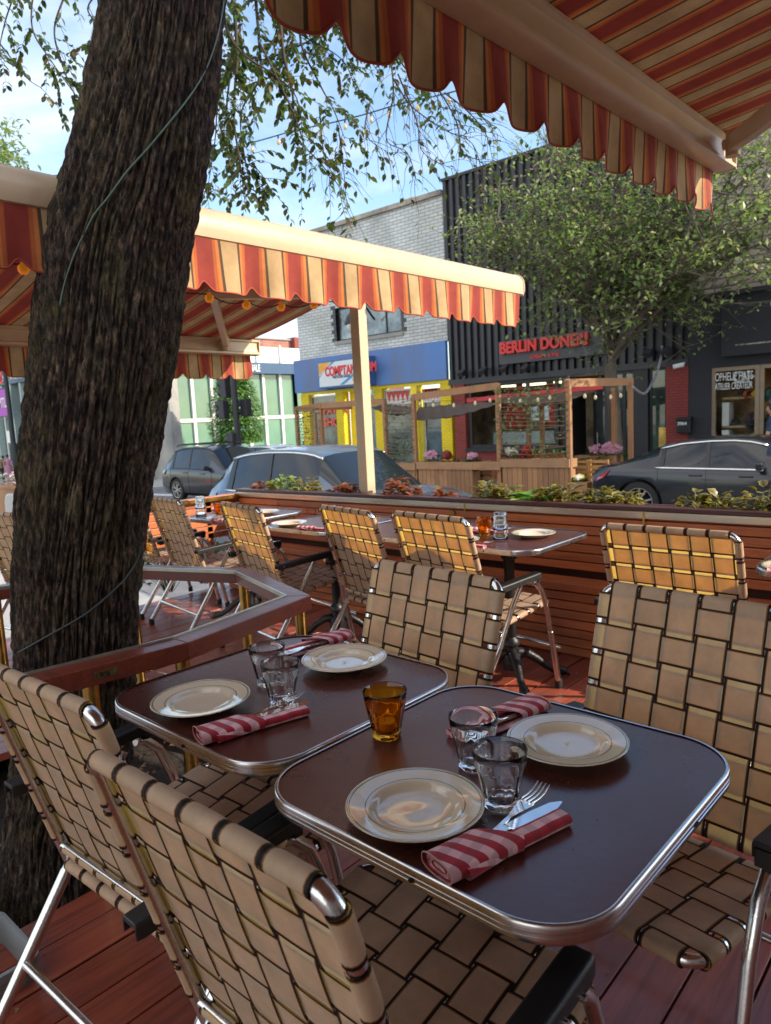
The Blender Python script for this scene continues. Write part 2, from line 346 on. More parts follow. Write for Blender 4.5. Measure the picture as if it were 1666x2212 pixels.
chairs=[
 (-.740,.750,0,'large foreground folding chair seen from behind, lower left, drawn up to the near table'),
 (-1.40,.82,2,'folding chair seen from behind at the left edge, next to the tree guard rail'),
 (-1.335,1.335,174,'folding chair facing us behind the near tables, left of the biggest shaded backrest'),
 (-.59,1.40,173,'folding chair facing us at the right edge, its seat and black armrest showing'),
 (-2.02,2.90,-9,'sunlit folding chair from behind, just left of the stacked tumblers on the reddish table'),
 (-2.575,2.925,-13,'sunlit folding chair from behind, third to the right of the tree trunk'),
 (-3.355,2.825,-11,'sunlit folding chair from behind, second to the right of the tree trunk'),
 (-4.25,2.87,-8,'sunlit folding chair from behind, immediately right of the tree trunk'),
 (-.965,2.95,-3,'bright yellow sunlit folding chair standing alone before the board wall at the right'),
 (-4.75,1.98,8,'folding chair partly hidden at the far left edge, left of the trunk'),
 (-5.0,3.0,-12,'folding chair peeping out in the narrow gap beside the trunk'),
]
for i,(x,y,a,lab) in enumerate(chairs):
    o=CHAIR if i==0 else copy_tree(CHAIR)
    o.location=(x,y,0); o.rotation_euler=(0,0,R(a)); tag(o,lab,'chair','folding web chairs on the terrace')
# ================= cafe tables =================
def tabletopmat():
    m,nt,b=newmat('dark_laminate'); L=nt.links; tc=nd(nt,'ShaderNodeTexCoord')
    n=nd(nt,'ShaderNodeTexNoise',inp={'Scale':3,'Detail':8,'Roughness':.6}); L.new(tc.outputs['Object'],n.inputs['Vector'])
    r=ramp(nt,[(.3,(.055,.013,.008)),(.7,(.095,.022,.013))]); L.new(n.outputs['Fac'],r.inputs[0]); L.new(r.outputs[0],b.inputs['Base Color'])
    mr=nd(nt,'ShaderNodeMapRange',inp={'From Min':.3,'From Max':.7,'To Min':.22,'To Max':.34}); L.new(n.outputs['Fac'],mr.inputs[0]); L.new(mr.outputs[0],b.inputs['Roughness'])
    n2=nd(nt,'ShaderNodeTexNoise',inp={'Scale':55,'Detail':4}); L.new(tc.outputs['Object'],n2.inputs['Vector'])
    bp=nd(nt,'ShaderNodeBump',inp={'Strength':.10,'Distance':.004}); L.new(n2.outputs['Fac'],bp.inputs['Height']); L.new(bp.outputs[0],b.inputs['Normal'])
    b.inputs['Specular IOR Level'].default_value=.9
    return m
LAM=tabletopmat()
def make_table():
    root=empty('cafe_table')
    h=.313; o=rrect(h-.004,h-.004,.108,14); n=len(o)
    mb=MB(); mb.prism([(x,y) for x,y in o],'Z',.722,.7485); mb.build('tabletop',LAM,root,30)
    # ribbed metal edge band swept round
    prof=[(.0,.751),(.003,.752),(.0055,.7505),(.007,.7475),(.007,.7425),(.0052,.7415),(.0052,.7403),(.007,.7393),(.007,.7350),(.0052,.7340),(.0052,.7328),(.007,.7318),(.007,.7255),(.005,.7235),(-.004,.7235)]
    o2=rrect(h-.006,h-.006,.106,14); vs=[]
    for k,(x,y) in enumerate(o2):
        p=Vector(o2[k-1]);q=Vector(o2[(k+1)%len(o2)]); t=(q-p).normalized(); nx,ny=t.y,-t.x
        for d,z in prof: vs.append((x+nx*d,y+ny*d,z))
    m_=len(prof); K=len(o2); fs=[(i*m_+j,((i+1)%K)*m_+j,((i+1)%K)*m_+j+1,i*m_+j+1) for i in range(K) for j in range(m_-1)]
    mb=MB(); mb.add(vs,fs); eb=mb.build('edge_band',CHROME,root,50)
    for sx,sy in ((0,-1),(0,1),(1,0),(-1,0)):
        sm=MB()
        px,py=(sx*.0+(.06 if sx==0 else sx*(h+.0018)),sy*(h+.0018) if sy else .06)
        if sy: sm.tube([(px,py-.002*sy,.7345),(px,py+.002*sy,.7345)],.0035,8)
        else: sm.tube([(px-.002*sx,py,.7345),(px+.002*sx,py,.7345)],.0035,8)
        sm.build('screw',IRON,eb)
    mb=MB(); mb.lathe([(.10,.718),(.10,.712),(.05,.708),(.034,.70),(.034,.66),(.040,.655),(.040,.64),(.030,.635),(.027,.60),(.027,.42),(.036,.415),(.036,.40),(.028,.395),(.027,.23),(.036,.22),(.045,.205),(.045,.19),(.034,.18),(.034,.15),(.048,.14),(.055,.11),(.05,.06)],24,cap0=True,cap1=True); mb.build('column',IRON,root,40)
    for k in range(4):
        a=R(45+90*k); d=Vector((math.cos(a),math.sin(a),0))
        pts=[d*t+Vector((0,0,z)) for t,z in ((.03,.14),(.08,.135),(.13,.105),(.18,.06),(.22,.038),(.26,.03),(.285,.022))]
        mb=MB(); mb.tube(pts,[.03,.026,.021,.018,.019,.026,.018],12)
        s_=Vector((-d.y,d.x,0))
        for u in (-1,0,1): mb.tube([d*.262+s_*u*.012+Vector((0,0,.032)),d*.285+s_*u*.017+Vector((0,0,.02)),d*.297+s_*u*.019+Vector((0,0,.008))],[.011,.011,.006],8)
        mb.build('leg',IRON,root,60)
    return root
TAB=make_table()
tabs=[(-.662,1.004,-1,'nearest square table with dark laminate top and ribbed metal edge'),
 (-1.300,1.050,-1,'second table, between the tree trunk and the near amber candle glass'),
 (-1.93,2.95,0,'sunlit reddish table with stacked cut glass tumblers before the board wall'),
 (-2.57,2.97,0,'far table mostly hidden behind two sunlit chair backs'),
 (-3.21,2.95,0,'far table seen between the second and third sunlit chair from the trunk'),
 (-4.12,2.98,0,'farthest table with an amber candle glass, just right of the tree trunk'),
 (-.43,3.02,0,'table cut by the right edge of the photo, beside the lone sunlit chair')]
for i,(x,y,a,lab) in enumerate(tabs):
    y+=.11 if y>2 else 0
    o=TAB if i==0 else copy_tree(TAB); o.location=(x,y,0); o.rotation_euler=(0,0,R(a)); tag(o,lab,'table','square cafe tables')
ZT=.7492
# ================= tableware =================
def platemat():
    m,nt,b=newmat('cream_china'); L=nt.links; tc=nd(nt,'ShaderNodeTexCoord'); sp=nd(nt,'ShaderNodeSeparateXYZ'); L.new(tc.outputs['Object'],sp.inputs[0])
    cb=nd(nt,'ShaderNodeCombineXYZ'); L.new(sp.outputs[0],cb.inputs[0]); L.new(sp.outputs[1],cb.inputs[1])
    ln=nd(nt,'ShaderNodeVectorMath',operation='LENGTH'); L.new(cb.outputs[0],ln.inputs[0])
    mr=nd(nt,'ShaderNodeMath',operation='MULTIPLY',inp={1:8.0}); L.new(ln.outputs['Value'],mr.inputs[0])
    W=(.72,.61,.45); G=(.05,.075,.045)
    r=ramp(nt,[(0,W),(.652,W),(.657,G),(.664,G),(.669,W),(.866,W),(.870,G),(.882,G),(.886,W),(.893,W),(.897,G),(.901,G),(.905,W)]); L.new(mr.outputs[0],r.inputs[0]); L.new(r.outputs[0],b.inputs['Base Color'])
    b.inputs['Roughness'].default_value=.07; b.inputs['Coat Weight'].default_value=.5; b.inputs['Coat Roughness'].default_value=.03; b.inputs['Specular IOR Level'].default_value=.7
    n=nd(nt,'ShaderNodeTexNoise',inp={'Scale':18,'Detail':2}); L.new(tc.outputs['Object'],n.inputs['Vector'])
    bp=nd(nt,'ShaderNodeBump',inp={'Strength':.05,'Distance':.01}); L.new(n.outputs['Fac'],bp.inputs['Height']); L.new(bp.outputs[0],b.inputs['Normal'])
    return m
CHINA=platemat()
def plate(loc,lab,src=[None]):
    if src[0] is None:
        mb=MB(); mb.lathe([(.0005,.0072),(.02,.0064),(.045,.0066),(.062,.0075),(.066,.0095),(.070,.0135),(.0745,.0175),(.079,.0192),(.095,.0215),(.112,.0243),(.1145,.0245),(.1155,.0232),(.1145,.0218),(.10,.018),(.082,.014),(.072,.006),(.066,.0015),(.063,0),(.060,.0015),(.03,.0022),(.0005,.0022)],72)
        o=mb.build('plate',CHINA,None,60); src[0]=o
    else: o=src[0].copy(); COL.objects.link(o)
    o.location=loc; o.scale=(.95,.95,.95); tag(o,lab,'plate','cream plates with green rim lines'); return o
def P2(x,y,z=ZT): p=PZ(x,y,z); return (p.x,p.y,z)
for (x,y,lab) in ((898,1760,'nearest cream plate with green rim lines, left of the folded napkin with fork and knife'),
    (1226,1618,'cream plate on the right of the near table, beside the clear tumblers'),
    (436,1526,'cream plate on the left of the second table, above the rolled napkin with a fork'),
    (745,1437,'cream plate at the far side of the second table, right of the clear tumblers')):
    plate(P2(x,y),lab)
GLASS=M('clear_glass',(1,1,1),0.0,0,var=0,trans=1,ior=1.47)
AMBER=M('amber_glass',(.95,.45,.03),.0,0,var=0,trans=1,ior=1.47)
def tumbler(name='tumbler',mat=None,cut=False):
    mb=MB()
    def mod(i,a,z):
        if z<.004 or z>.070: return 1
        k=min(1,(z-.004)/.01)*min(1,max(0,(.070-z)/.008)); return 1-.055*k*abs(math.sin(a*4.5))**1.0+.0
    def mod2(i,a,z):
        return 1-.05*abs(math.sin(a*7+z*150))*1 if .006<z<.058 else 1
    if cut:
        out=[(.0005,0),(.028,0),(.031,.003),(.033,.012),(.034,.02),(.034,.028),(.034,.036),(.034,.044),(.034,.052),(.034,.056),(.037,.062),(.0385,.072),(.0385,.088)]
        inn=[(.0365,.0885),(.0355,.07),(.032,.058),(.030,.04),(.029,.02),(.027,.014),(.0005,.013)]
        mb.lathe(out+inn,56,mod=lambda i,a,z: mod2(i,a,z) if i<len(out) else 1)
    else:
        out=[(.0005,.002),(.020,.0015),(.0255,.000),(.0285,.003),(.0292,.008),(.0290,.012),(.0305,.02),(.0335,.035),(.0368,.050),(.0388,.060),(.0400,.066),(.0408,.070),(.0424,.082),(.0440,.0945)]
        inn=[(.0434,.0962),(.0424,.0950),(.0402,.080),(.0386,.068),(.0365,.060),(.0335,.046),(.0300,.030),(.0275,.018),(.022,.0125),(.0005,.0115)]
        mb.lathe(out+inn,108,mod=lambda i,a,z: mod(i,a,z) if i<len(out) else 1)
    return mb.build(name,mat or GLASS,None,180)
T0=tumbler(); 
for i,(x,y,lab) in enumerate(((1083,1738,'front clear faceted tumbler on the near table, touching the fork tips'),
    (1026,1655,'rear clear faceted tumbler on the near table, beside the plate and the folded napkin'),
    (611,1518,'front clear faceted tumbler on the second table, behind the fork'),
    (582,1478,'rear clear faceted tumbler on the second table, nearest the wooden rail'))):
    o=T0 if i==0 else T0.copy()
    if i: COL.objects.link(o)
    o.location=P2(x,y); o.rotation_euler=(0,0,i*.3); tag(o,lab,'tumbler','clear faceted tumblers on the near tables')
WAX=M('candle_wax',(.75,.62,.38),.5,0,var=.05)
AM0=None
def amberglass(loc,lab,first=[None]):
    if first[0] is None:
        root=empty('candle_glass'); g=tumbler('glass_cup',AMBER); g.parent=root
        first[0]=root
    else: root=copy_tree(first[0])
    root.location=loc; tag(root,lab,'candle glass','amber candle glasses'); return root
def candle(loc,lab,first=[None]):
    if first[0] is None:
        root=empty('candle'); mb=MB(); mb.lathe([(.0005,0),(.0185,0),(.0185,.02),(.017,.021),(.0005,.0195)],28); mb.build('wax',WAX,root)
        mb=MB(); mb.tube([(0,0,.019),(.001,0,.03)],.0008,6); mb.build('wick',BLACKPL,root); first[0]=root
    else: root=copy_tree(first[0])
    root.location=loc; tag(root,lab,'candle','small candles inside the amber glasses')
p=P2(836,1590); amberglass(p,'amber glass holding a candle between the two near tables'); candle((p[0],p[1],p[2]+.0118),'small wax candle inside the near amber glass')
# ---- napkins, forks, knives ----
def ging():
    m,nt,b=newmat('red_gingham_cloth'); L=nt.links; uv=nd(nt,'ShaderNodeUVMap'); sp=nd(nt,'ShaderNodeSeparateXYZ'); L.new(uv.outputs[0],sp.inputs[0])
    def band(out,off):
        a=nd(nt,'ShaderNodeMath',operation='MULTIPLY_ADD',inp={1:1/.031,2:off}); L.new(out,a.inputs[0]); f=nd(nt,'ShaderNodeMath',operation='FRACT'); L.new(a.outputs[0],f.inputs[0])
        g=nd(nt,'ShaderNodeMath',operation='GREATER_THAN',inp={1:.5}); L.new(f.outputs[0],g.inputs[0]); return g
    g1=band(sp.outputs[0],.2); g2=band(sp.outputs[1],.35)
    mx=nd(nt,'ShaderNodeMix',data_type='RGBA'); mx.inputs['A'].default_value=c4((.42,.004,.022)); mx.inputs['B'].default_value=c4((.80,.47,.49)); L.new(g1.outputs[0],mx.inputs['Factor'])
    my=nd(nt,'ShaderNodeMix',data_type='RGBA'); my.inputs['A'].default_value=c4((.95,.95,.95)); my.inputs['B'].default_value=c4((.74,.70,.72)); L.new(g2.outputs[0],my.inputs['Factor'])
    mm=nd(nt,'ShaderNodeMix',data_type='RGBA',blend_type='MULTIPLY',inp={0:1.}); L.new(mx.outputs['Result'],mm.inputs['A']); L.new(my.outputs['Result'],mm.inputs['B'])
    L.new(mm.outputs['Result'],b.inputs['Base Color']); b.inputs['Roughness'].default_value=.85
    b.inputs['Sheen Weight'].default_value=.2
    n=nd(nt,'ShaderNodeTexNoise',inp={'Scale':700,'Detail':2}); tc=nd(nt,'ShaderNodeTexCoord'); L.new(tc.outputs['Object'],n.inputs['Vector'])
    bp=nd(nt,'ShaderNodeBump',inp={'Strength':.4,'Distance':.001}); L.new(n.outputs['Fac'],bp.inputs['Height']); L.new(bp.outputs[0],b.inputs['Normal'])
    return m
GING=ging()
HEM=M('napkin_hem',(.60,.40,.38),.85,0,var=.08,scale=40)
SILVER=M('cutlery_steel',(.75,.74,.72),.12,1,var=.04,scale=20)
def make_napkin():
    root=empty('napkin'); NX=36; NS=32
    def shell(mb,fx,W_,H_,CY,uvf,zo=.0006):
        vs=[];uv=[]
        for i in range(NX+1):
            L=0;pp=None
            for j in range(NS+1):
                a=2*PI*j/NS-PI/2; cx=math.cos(a); sz=math.sin(a); sy=math.copysign(abs(cx)**.6,cx)
                x=fx(i/NX,sy); w=W_(x);h=H_(x);cy=CY(x)
                yy=cy+w*sy; zz=h/2+h/2*math.copysign(abs(sz)**.75,sz)
                if sz>0: zz+=.0016*noise.noise(Vector((x*30,yy*45,1.)))
                if pp: L+=math.hypot(yy-pp[0],zz-pp[1])
                pp=(yy,zz); vs.append((x,yy,max(zo,zz))); uv.append(uvf(x,yy,L))
        mb.add(vs,[(i*(NS+1)+j,(i+1)*(NS+1)+j,(i+1)*(NS+1)+j+1,i*(NS+1)+j+1) for i in range(NX) for j in range(NS)],uv)
        return vs
    mb=MB(); vs=shell(mb,lambda u,s_:-.09+.205*u,lambda x:.0165+.010*max(0,-x/.09),lambda x:.0185,lambda x:-.012,lambda x,y,L:(L+.004,x))
    k=NX*(NS+1); mb.add([vs[k+j] for j in range(NS)],[tuple(range(NS))],[(.002*j,.01) for j in range(NS)])
    mb.build('rolled_cloth',GING,root,180)
    mb=MB(); shell(mb,lambda u,s_:-.08+(.165+.012*s_)*u,lambda x:.030-.006*max(0,x/.09),lambda x:.0055,lambda x:.007,lambda x,y,L:(y+.02,x)); mb.build('under_cloth',GING,root,180)
    xe=lambda s_: .012-.050*s_ if s_<.2 else .002-.0*s_+(s_-.2)*.0-.0
    mb=MB(); vs=shell(mb,lambda u,s_:-.118+(.118+.018-.052*abs(s_+.75)/1.75)*u,lambda x:.0335+.004*max(0,(x+.05)/.07),lambda x:.0255,lambda x:.002,lambda x,y,L:(x*.95+y*.42+.010,y*.9-x*.35))
    mb.build('folded_flap',GING,root,180)
    # rolled layers inside the pocket end
    mb=MB()
    for sc_,xo,of in ((.82,-.1165,.0),(.60,-.1155,.018),(.36,-.1145,.007)):
        vs=[];uv=[]
        for t in (0,1):
            for j in range(NS+1):
                a=2*PI*j/NS; cx=math.cos(a); sz=math.sin(a); vs.append((xo+t*.05,.002+.0335*(sc_+.1)*math.copysign(abs(cx)**.6,cx),.01275+.01275*sc_*math.copysign(abs(sz)**.75,sz))); uv.append((t*.01+of,j*.0045))
        mb.add(vs,[(j,j+1,NS+2+j,NS+1+j) for j in range(NS)],uv)
    mb.add([(-.112,.002+.031*math.cos(2*PI*j/16),.01275+.0115*math.sin(2*PI*j/16)) for j in range(16)],[tuple(range(16))],[(.02,.02*j) for j in range(16)])
    mb.build('inner_layers',GING,root,180)
    mb=MB(); mb.tube([(-.118,.002+.0335*math.copysign(abs(math.cos(a))**.6,math.cos(a)),.01275+.0130*math.copysign(abs(math.sin(a))**.75,math.sin(a))+.0008) for a in [2*PI*j/32 for j in range(32)]],.0010,6,closed=True); mb.build('hem',HEM,root)
    return root
def make_fork():
    mb=MB(); prof=[(-.11,.0025,.010),(-.09,.0035,.009),(-.03,.0025,.0035),(.02,.003,.0035),(.045,.004,.009),(.06,.0035,.0125),(.07,.003,.0125)]
    vs=[]
    for x,t,w in prof:
        zz=.004*math.sin((x+.11)/.18*PI)+.002
        for a,b in ((-1,-1),(1,-1),(1,1),(-1,1)): vs.append((x,a*w,zz+b*t*.4))
    fs=[(i*4+j,i*4+(j+1)%4,(i+1)*4+(j+1)%4,(i+1)*4+j) for i in range(len(prof)-1) for j in range(4)]+[(3,2,1,0),(24,25,26,27)]
    mb.add(vs,fs)
    for k in range(4):
        y=-.0107+.00713*k; mb.tube([(.068,y,.0055),(.085,y,.003),(.10,y,.0035),(.118,y*.95,.009)],[.0019,.0017,.0015,.0007],8)
    return mb.build('fork',SILVER,None,50)
def make_knife():
    mb=MB(); prof=[(-.11,.0035,.007),(-.08,.0045,.0085),(0,.004,.006),(.005,.003,.0058),(.01,.0012,.009),(.06,.001,.0105),(.10,.0009,.0085),(.118,.0006,.0015)]
    vs=[]
    for x,t,w in prof:
        for a,b in ((-1,-1),(1,-1),(1,1),(-1,1)): vs.append((x,a*w,.004+b*t))
    fs=[(i*4+j,i*4+(j+1)%4,(i+1)*4+(j+1)%4,(i+1)*4+j) for i in range(len(prof)-1) for j in range(4)]+[(3,2,1,0),(28,29,30,31)]
    mb.add(vs,fs); return mb.build('knife',SILVER,None,40)
NAP=make_napkin(); FORK=make_fork(); KNIFE=make_knife(); first=[True]
def setting(p,q,lab,flip=False,fork=True,knife=True,z=ZT,where='',s=1):
    a=Vector(P2(*p,z)) if len(p)==2 else Vector(p); b=Vector(P2(*q,z)) if len(q)==2 else Vector(q); d=b-a; ang=math.atan2(d.y,d.x); c=(a+b)/2
    o=NAP if first[0] else copy_tree(NAP); f=FORK if first[0] else FORK.copy(); k=KNIFE if first[0] else KNIFE.copy()
    if not first[0]:
        if fork: COL.objects.link(f)
        if knife: COL.objects.link(k)
    first[0]=False
    o.location=c; o.rotation_euler=(0,0,ang); o.scale=(s,s,s); tag(o,lab,'napkin','red gingham napkins')
    u=Vector((math.cos(ang),math.sin(ang),0)); v=Vector((-u.y,u.x,0))
    if fork: f.location=c+u*.022*s+v*.022*s+Vector((0,0,.0115)); f.rotation_euler=(0,R(-5),ang+.24); tag(f,'steel fork tucked in the '+where,'fork','forks in the napkins')
    if knife: k.location=c+u*.016*s+v*.011*s+Vector((0,0,.0100)); k.rotation_euler=(R(6),R(-1.2),ang+.0); tag(k,'steel knife tucked in the '+where,'knife','knives in the napkins')
setting((958,1890),(1200,1772),'folded red gingham napkin on the front of the near table, holding fork and knife',where='napkin at the front of the near table')
setting((425,1605),(665,1537),'rolled red gingham napkin on the front of the second table, holding a fork',knife=True,where='napkin at the front of the second table')
setting((1160,1528),(985,1600),'red gingham napkin behind the rear plate and tumblers of the near table',where='napkin behind the tumblers of the near table')
setting((725,1385),(622,1415),'red gingham napkin behind the far plate of the second table',where='napkin at the far side of the second table')
# far tables' ware
FZ=ZT
farw=[((-2.06,2.80),'far plate on the sunlit reddish table, in front of the amber glass'),((-1.82,3.12),'far plate behind the stacked tumblers on the sunlit reddish table'),
 ((-2.74,2.82),'far plate just left of the sunlit chair with stacked tumblers behind it'),((-3.36,2.84),'far plate on the table left of the yellow glowing chair'),
 ((-4.02,2.82),'far plate on the farthest table below the amber glass'),((-3.98,3.14),'far plate on the farthest table beside the board wall'),((-.60,2.86),'plate on the table cut by the right edge'),((-.35,3.14),'rear plate on the table cut by the right edge')]
for (x,y),lab in farw: plate((x,y,ZT),lab)
CUT=None
def stack(x,y,lab):
    global CUT
    for k in range(2):
        if CUT is None: CUT=tumbler('tumbler',GLASS,True); o=CUT
        else: o=CUT.copy(); COL.objects.link(o)
        o.location=(x,y,ZT+.089+.047*k); o.rotation_euler=(PI,0,.3*k)
        tag(o,('upper' if k else 'lower')+' cut glass tumbler, in the stack '+lab,'tumbler','cut glass tumblers stacked upside down')
stack(-1.93,2.99,'on the sunlit reddish table'); stack(-3.00,2.86,'left of the glowing chair'); stack(-4.42,2.92,'just right of the trunk'); stack(-.50,3.02,'at the right edge of the photo'); stack(-.86,3.20,'half hidden behind the lone sunlit chair') if False else None
for x,y,lab in ((-2.06,3.04,'on the sunlit reddish table by the stacked tumblers'),(-4.20,2.93,'on the farthest table beside the trunk')):
    amberglass((x,y,ZT),'amber candle glass '+lab); candle((x,y,ZT+.0118),'small candle in the amber glass '+lab)
setting((-2.08,2.72,ZT),(-1.85,2.74,ZT),'red gingham napkin at the front of the sunlit reddish table',knife=False,where='napkin at the front of the sunlit reddish table')
setting((-2.22,3.10,ZT),(-1.97,3.14,ZT),'red gingham napkin behind the amber glass on the sunlit reddish table',knife=False,where='napkin behind the far amber glass')
setting((-3.16,2.76,ZT),(-2.94,2.80,ZT),'red gingham napkin left of the glowing yellow chair',knife=False,fork=False)
setting((-3.98,2.74,ZT),(-3.80,2.78,ZT),'red gingham napkin on the farthest table',knife=False,fork=False)
setting((-.66,2.76,ZT),(-.44,2.80,ZT),'red gingham napkin on the table cut by the right edge',knife=False,where='napkin at the right edge of the photo')
setting((-4.50,3.10,ZT),(-4.28,3.12,ZT),'red gingham napkin beside the tumblers next to the trunk',knife=False,fork=False)

# crumbs and specks on the near tables
mb=MB(); cr_=random.Random(4)
for i in range(60):
    x=cr_.uniform(-1.5,-.45); y=cr_.uniform(.78,1.22); r=cr_.uniform(.0004,.0013); mb.lathe([(.0002,r*1.5),(r,r*.7),(r*.9,0)],5,(x,y,ZT-.0004))
tag(mb.build('crumbs',M('crumb_brown',(.25,.15,.08),.9,0,var=.3),None,0),'tiny crumbs and specks scattered on the two near tabletops','crumbs',kind='stuff')
# ================= deck =================
mb=MB(); w=.137; g=.006; x=-5.2; i=0
YN,YF_=-1.6,3.62
pr=random.Random(3)
def pit(x0,x1): # tree pit opening
    lo,hi=-3.25,-2.05
    return x1>lo and x0<hi
while x<3.4:
    cuts=[YN]+sorted(pr.uniform(YN,YF_) for _ in range(1))+[YF_]
    if pit(x,x+w): segs=[(YN,.55),(1.85,YF_)]
    else: segs=[(cuts[0],cuts[1]-.002),(cuts[1]+.002,cuts[2])]
    for a,b in segs:
        dz=pr.uniform(-.0015,.0015); mb.box((x,a,-.035+dz),(x+w-g,b,dz))
    x+=w
tag(mb.build('deck',REDY,None,30,bev=.0025),kind='structure')
mb=MB()
for yy in (-1.2,-.4,.35,1.95,2.7,3.4): mb.box((-5.2,yy,-.14),(3.4,yy+.05,-.04))
mb.box((-5.2,-1.6,-.6),(3.4,-1.56,-.04)); mb.box((-5.22,-1.6,-.6),(-5.2,2.0,-.04))
tag(mb.build('deck_frame',wood('dark_joists',(.07,.04,.03),(.03,.018,.012),.7,'X'),None,0),kind='structure')
SOIL=M('soil',(.035,.026,.02),.95,0,var=.5,scale=25,bump=.8,bscale=40)
mb=MB(); mb.grid(lambda u,v:(-5.2+8.6*u,-1.6+5.2*v,-.18+.03*noise.noise(Vector((u*20,v*14,0)))),60,40); tag(mb.build('soil_bed',SOIL,None,180),kind='structure')
mb=MB(); x=-5.2
while x<3.4:
    for yy in (-1.2,-.4,.35,1.95,2.7,3.4):
        if pit(x,x+w) and .5<yy<1.9: continue
        for dx in (.03,.10): mb.lathe([(.0036,.0016),(.0036,.0008)],6,(x+dx,yy+.025+pr.uniform(-.004,.004),.0005),cap0=False); mb.add([(x+dx+.0034*math.cos(k*PI/3),yy+.025+.0034*math.sin(k*PI/3),.0024) for k in range(6)],[tuple(range(6))])
    x+=w
tag(mb.build('deck_screws',M('rusty_screw',(.05,.035,.03),.6,.5,var=.2),None,0),kind='structure')
# leaf litter on deck: crumbs
mb=MB()
for i in range(420):
    x=rng.uniform(-4.6,.6); y=rng.uniform(.1,3.5)
    if -3.25<x<-1.95 and .5<y<1.9: continue
    s=rng.uniform(.003,.009); a=rng.uniform(0,6.28); ca,sa=math.cos(a)*s,math.sin(a)*s
    mb.add([(x-ca,y-sa,.0025),(x+sa*.6,y-ca*.6,.006),(x+ca,y+sa,.003),(x-sa*.5,y+ca*.5,.009)],[(0,1,2),(0,2,3)])
for i in range(260):
    x=rng.uniform(-3.1,-2.1); y=rng.uniform(.55,1.8); s=rng.uniform(.006,.018); a=rng.uniform(0,6.28); ca,sa=math.cos(a)*s,math.sin(a)*s; z=-.14
    mb.add([(x-ca,y-sa,z),(x+sa*.6,y-ca*.6,z+.01),(x+ca,y+sa,z),(x-sa*.5,y+ca*.5,z+.012)],[(0,1,2),(0,2,3)])
tag(mb.build('leaf_litter',leafmat('dry_litter',[(.30,.20,.11),(.45,.33,.2),(.2,.1,.05)],.2),None,0),'dry fallen petals and leaf bits scattered over the red deck','leaf litter',kind='stuff')
# ================= board wall with bench =================
YB,YW=3.55,3.72; XL=PY(514,1058,YW).x; XR=1.6; ZW=.822
wall=empty('planter_wall',((XL+XR)/2,YW,0),'long red cedar board planter wall with steel strip along its top edge','planter wall')
def atp(o,root): o.parent=root; o.location=-Vector(root.location) if False else (-root.location.x,-root.location.y,-root.location.z); return o
mb=MB(); hb=.052; z=.455; k=0
while z<ZW-.05:
    xs=[XL]+sorted(pr.uniform(XL,XR) for _ in range(2))+[XR]
    for a,b in zip(xs[:-1],xs[1:]): mb.box((a+.001,YW+pr.uniform(0,.004),z),(b-.001,YW+.035,z+hb-.006))
    z+=hb
atp(mb.build('board_panel',REDW,None,0,bev=.003),wall)
mb=MB(); mb.box((XL,YW+.035,0),(XR,YW+.05,ZW-.01)); mb.box((XL,YW+.36,-.5),(XR,YW+.39,ZW-.02)); mb.box((XL,YW+.05,-.5),(XL+.03,YW+.36,ZW-.02))
atp(mb.build('backing',wood('dark_backing',(.08,.02,.012),(.04,.01,.008),.7,'X'),None,0),wall)
mb=MB(); mb.box((XL-.01,YW-.02,ZW-.006),(XR,YW+.075,ZW+.018)); atp(mb.build('cap_rail',wood('dark_cap',(.10,.03,.025),(.05,.014,.012),.35,'X'),None,0,bev=.004),wall)
mb=MB(); mb.box((XL,YW-.014,ZW-.046),(XR,YW-.001,ZW-.008)); st=atp(mb.build('steel_strip',M('brushed_steel',(.62,.58,.50),.28,1,var=.12,scale=4,stretch=(.2,1,8)),None,0,bev=.002),wall)
mb=MB()
for px in (1007,1393,1700):
    X=PY(px,1100,YW).x; mb.box((X-.006,YW-.016,ZW-.075),(X+.006,YW-.0135,ZW-.01))
atp(mb.build('strip_joint',BRASS,None,0),wall)
mb=MB(); X=PY(980,1134,YW).x; mb.tube([(X,YW-.012,ZW-.078),(X,YW+.001,ZW-.078)],.018,16)
d=atp(mb.build('number_disc',BRASS,None,30),wall)
bench=empty('bench',((XL+XR)/2,YB,0),'built-in red slatted bench running along the foot of the board wall','bench')
mb=MB(); z=.004
while z<.36:
    xs=[XL]+sorted(pr.uniform(XL,XR) for _ in range(2))+[XR]
    for a,b in zip(xs[:-1],xs[1:]): mb.box((a+.001,YB+pr.uniform(0,.004),z),(b-.001,YB+.03,z+.046))
    z+=.052
atp(mb.build('front_slats',REDW,None,0,bev=.003),bench)
mb=MB(); mb.box((XL,YB-.012,.372),(XR,YB+.07,.414)); mb.box((XL,YB+.076,.372),(XR,YW-.004,.414)); mb.box((XL,YB+.03,0.002),(XR,YB+.045,.37)); atp(mb.build('seat_board',REDW,None,0,bev=.004),bench)
# return wall at the left end
XLr=XL-.02; ret=empty('end_rail_wall',(XLr,3.1,0),'short red board end wall turning the corner at the left end of the planter','planter wall')
mb=MB(); z=.45
while z<.74: mb.box((XLr-.03,2.35,z),(XLr,YW+.38,z+.048)); z+=.054
mb.box((XLr-.06,2.3,.76),(XLr+.03,YW+.38,.80)); atp(mb.build('board_panel',REDW,None,0,bev=.003),ret)
mb=MB(); mb.box((XLr+.031,2.3,.765),(XLr+.037,YW,.795)); atp(mb.build('brass_strip',BRASS,None,0),ret)
mb=MB(); 
for yy in (2.32,3.4): mb.box((XLr-.05,yy,-.5),(XLr,yy+.05,.76))
atp(mb.build('post',REDW,None,0),ret)
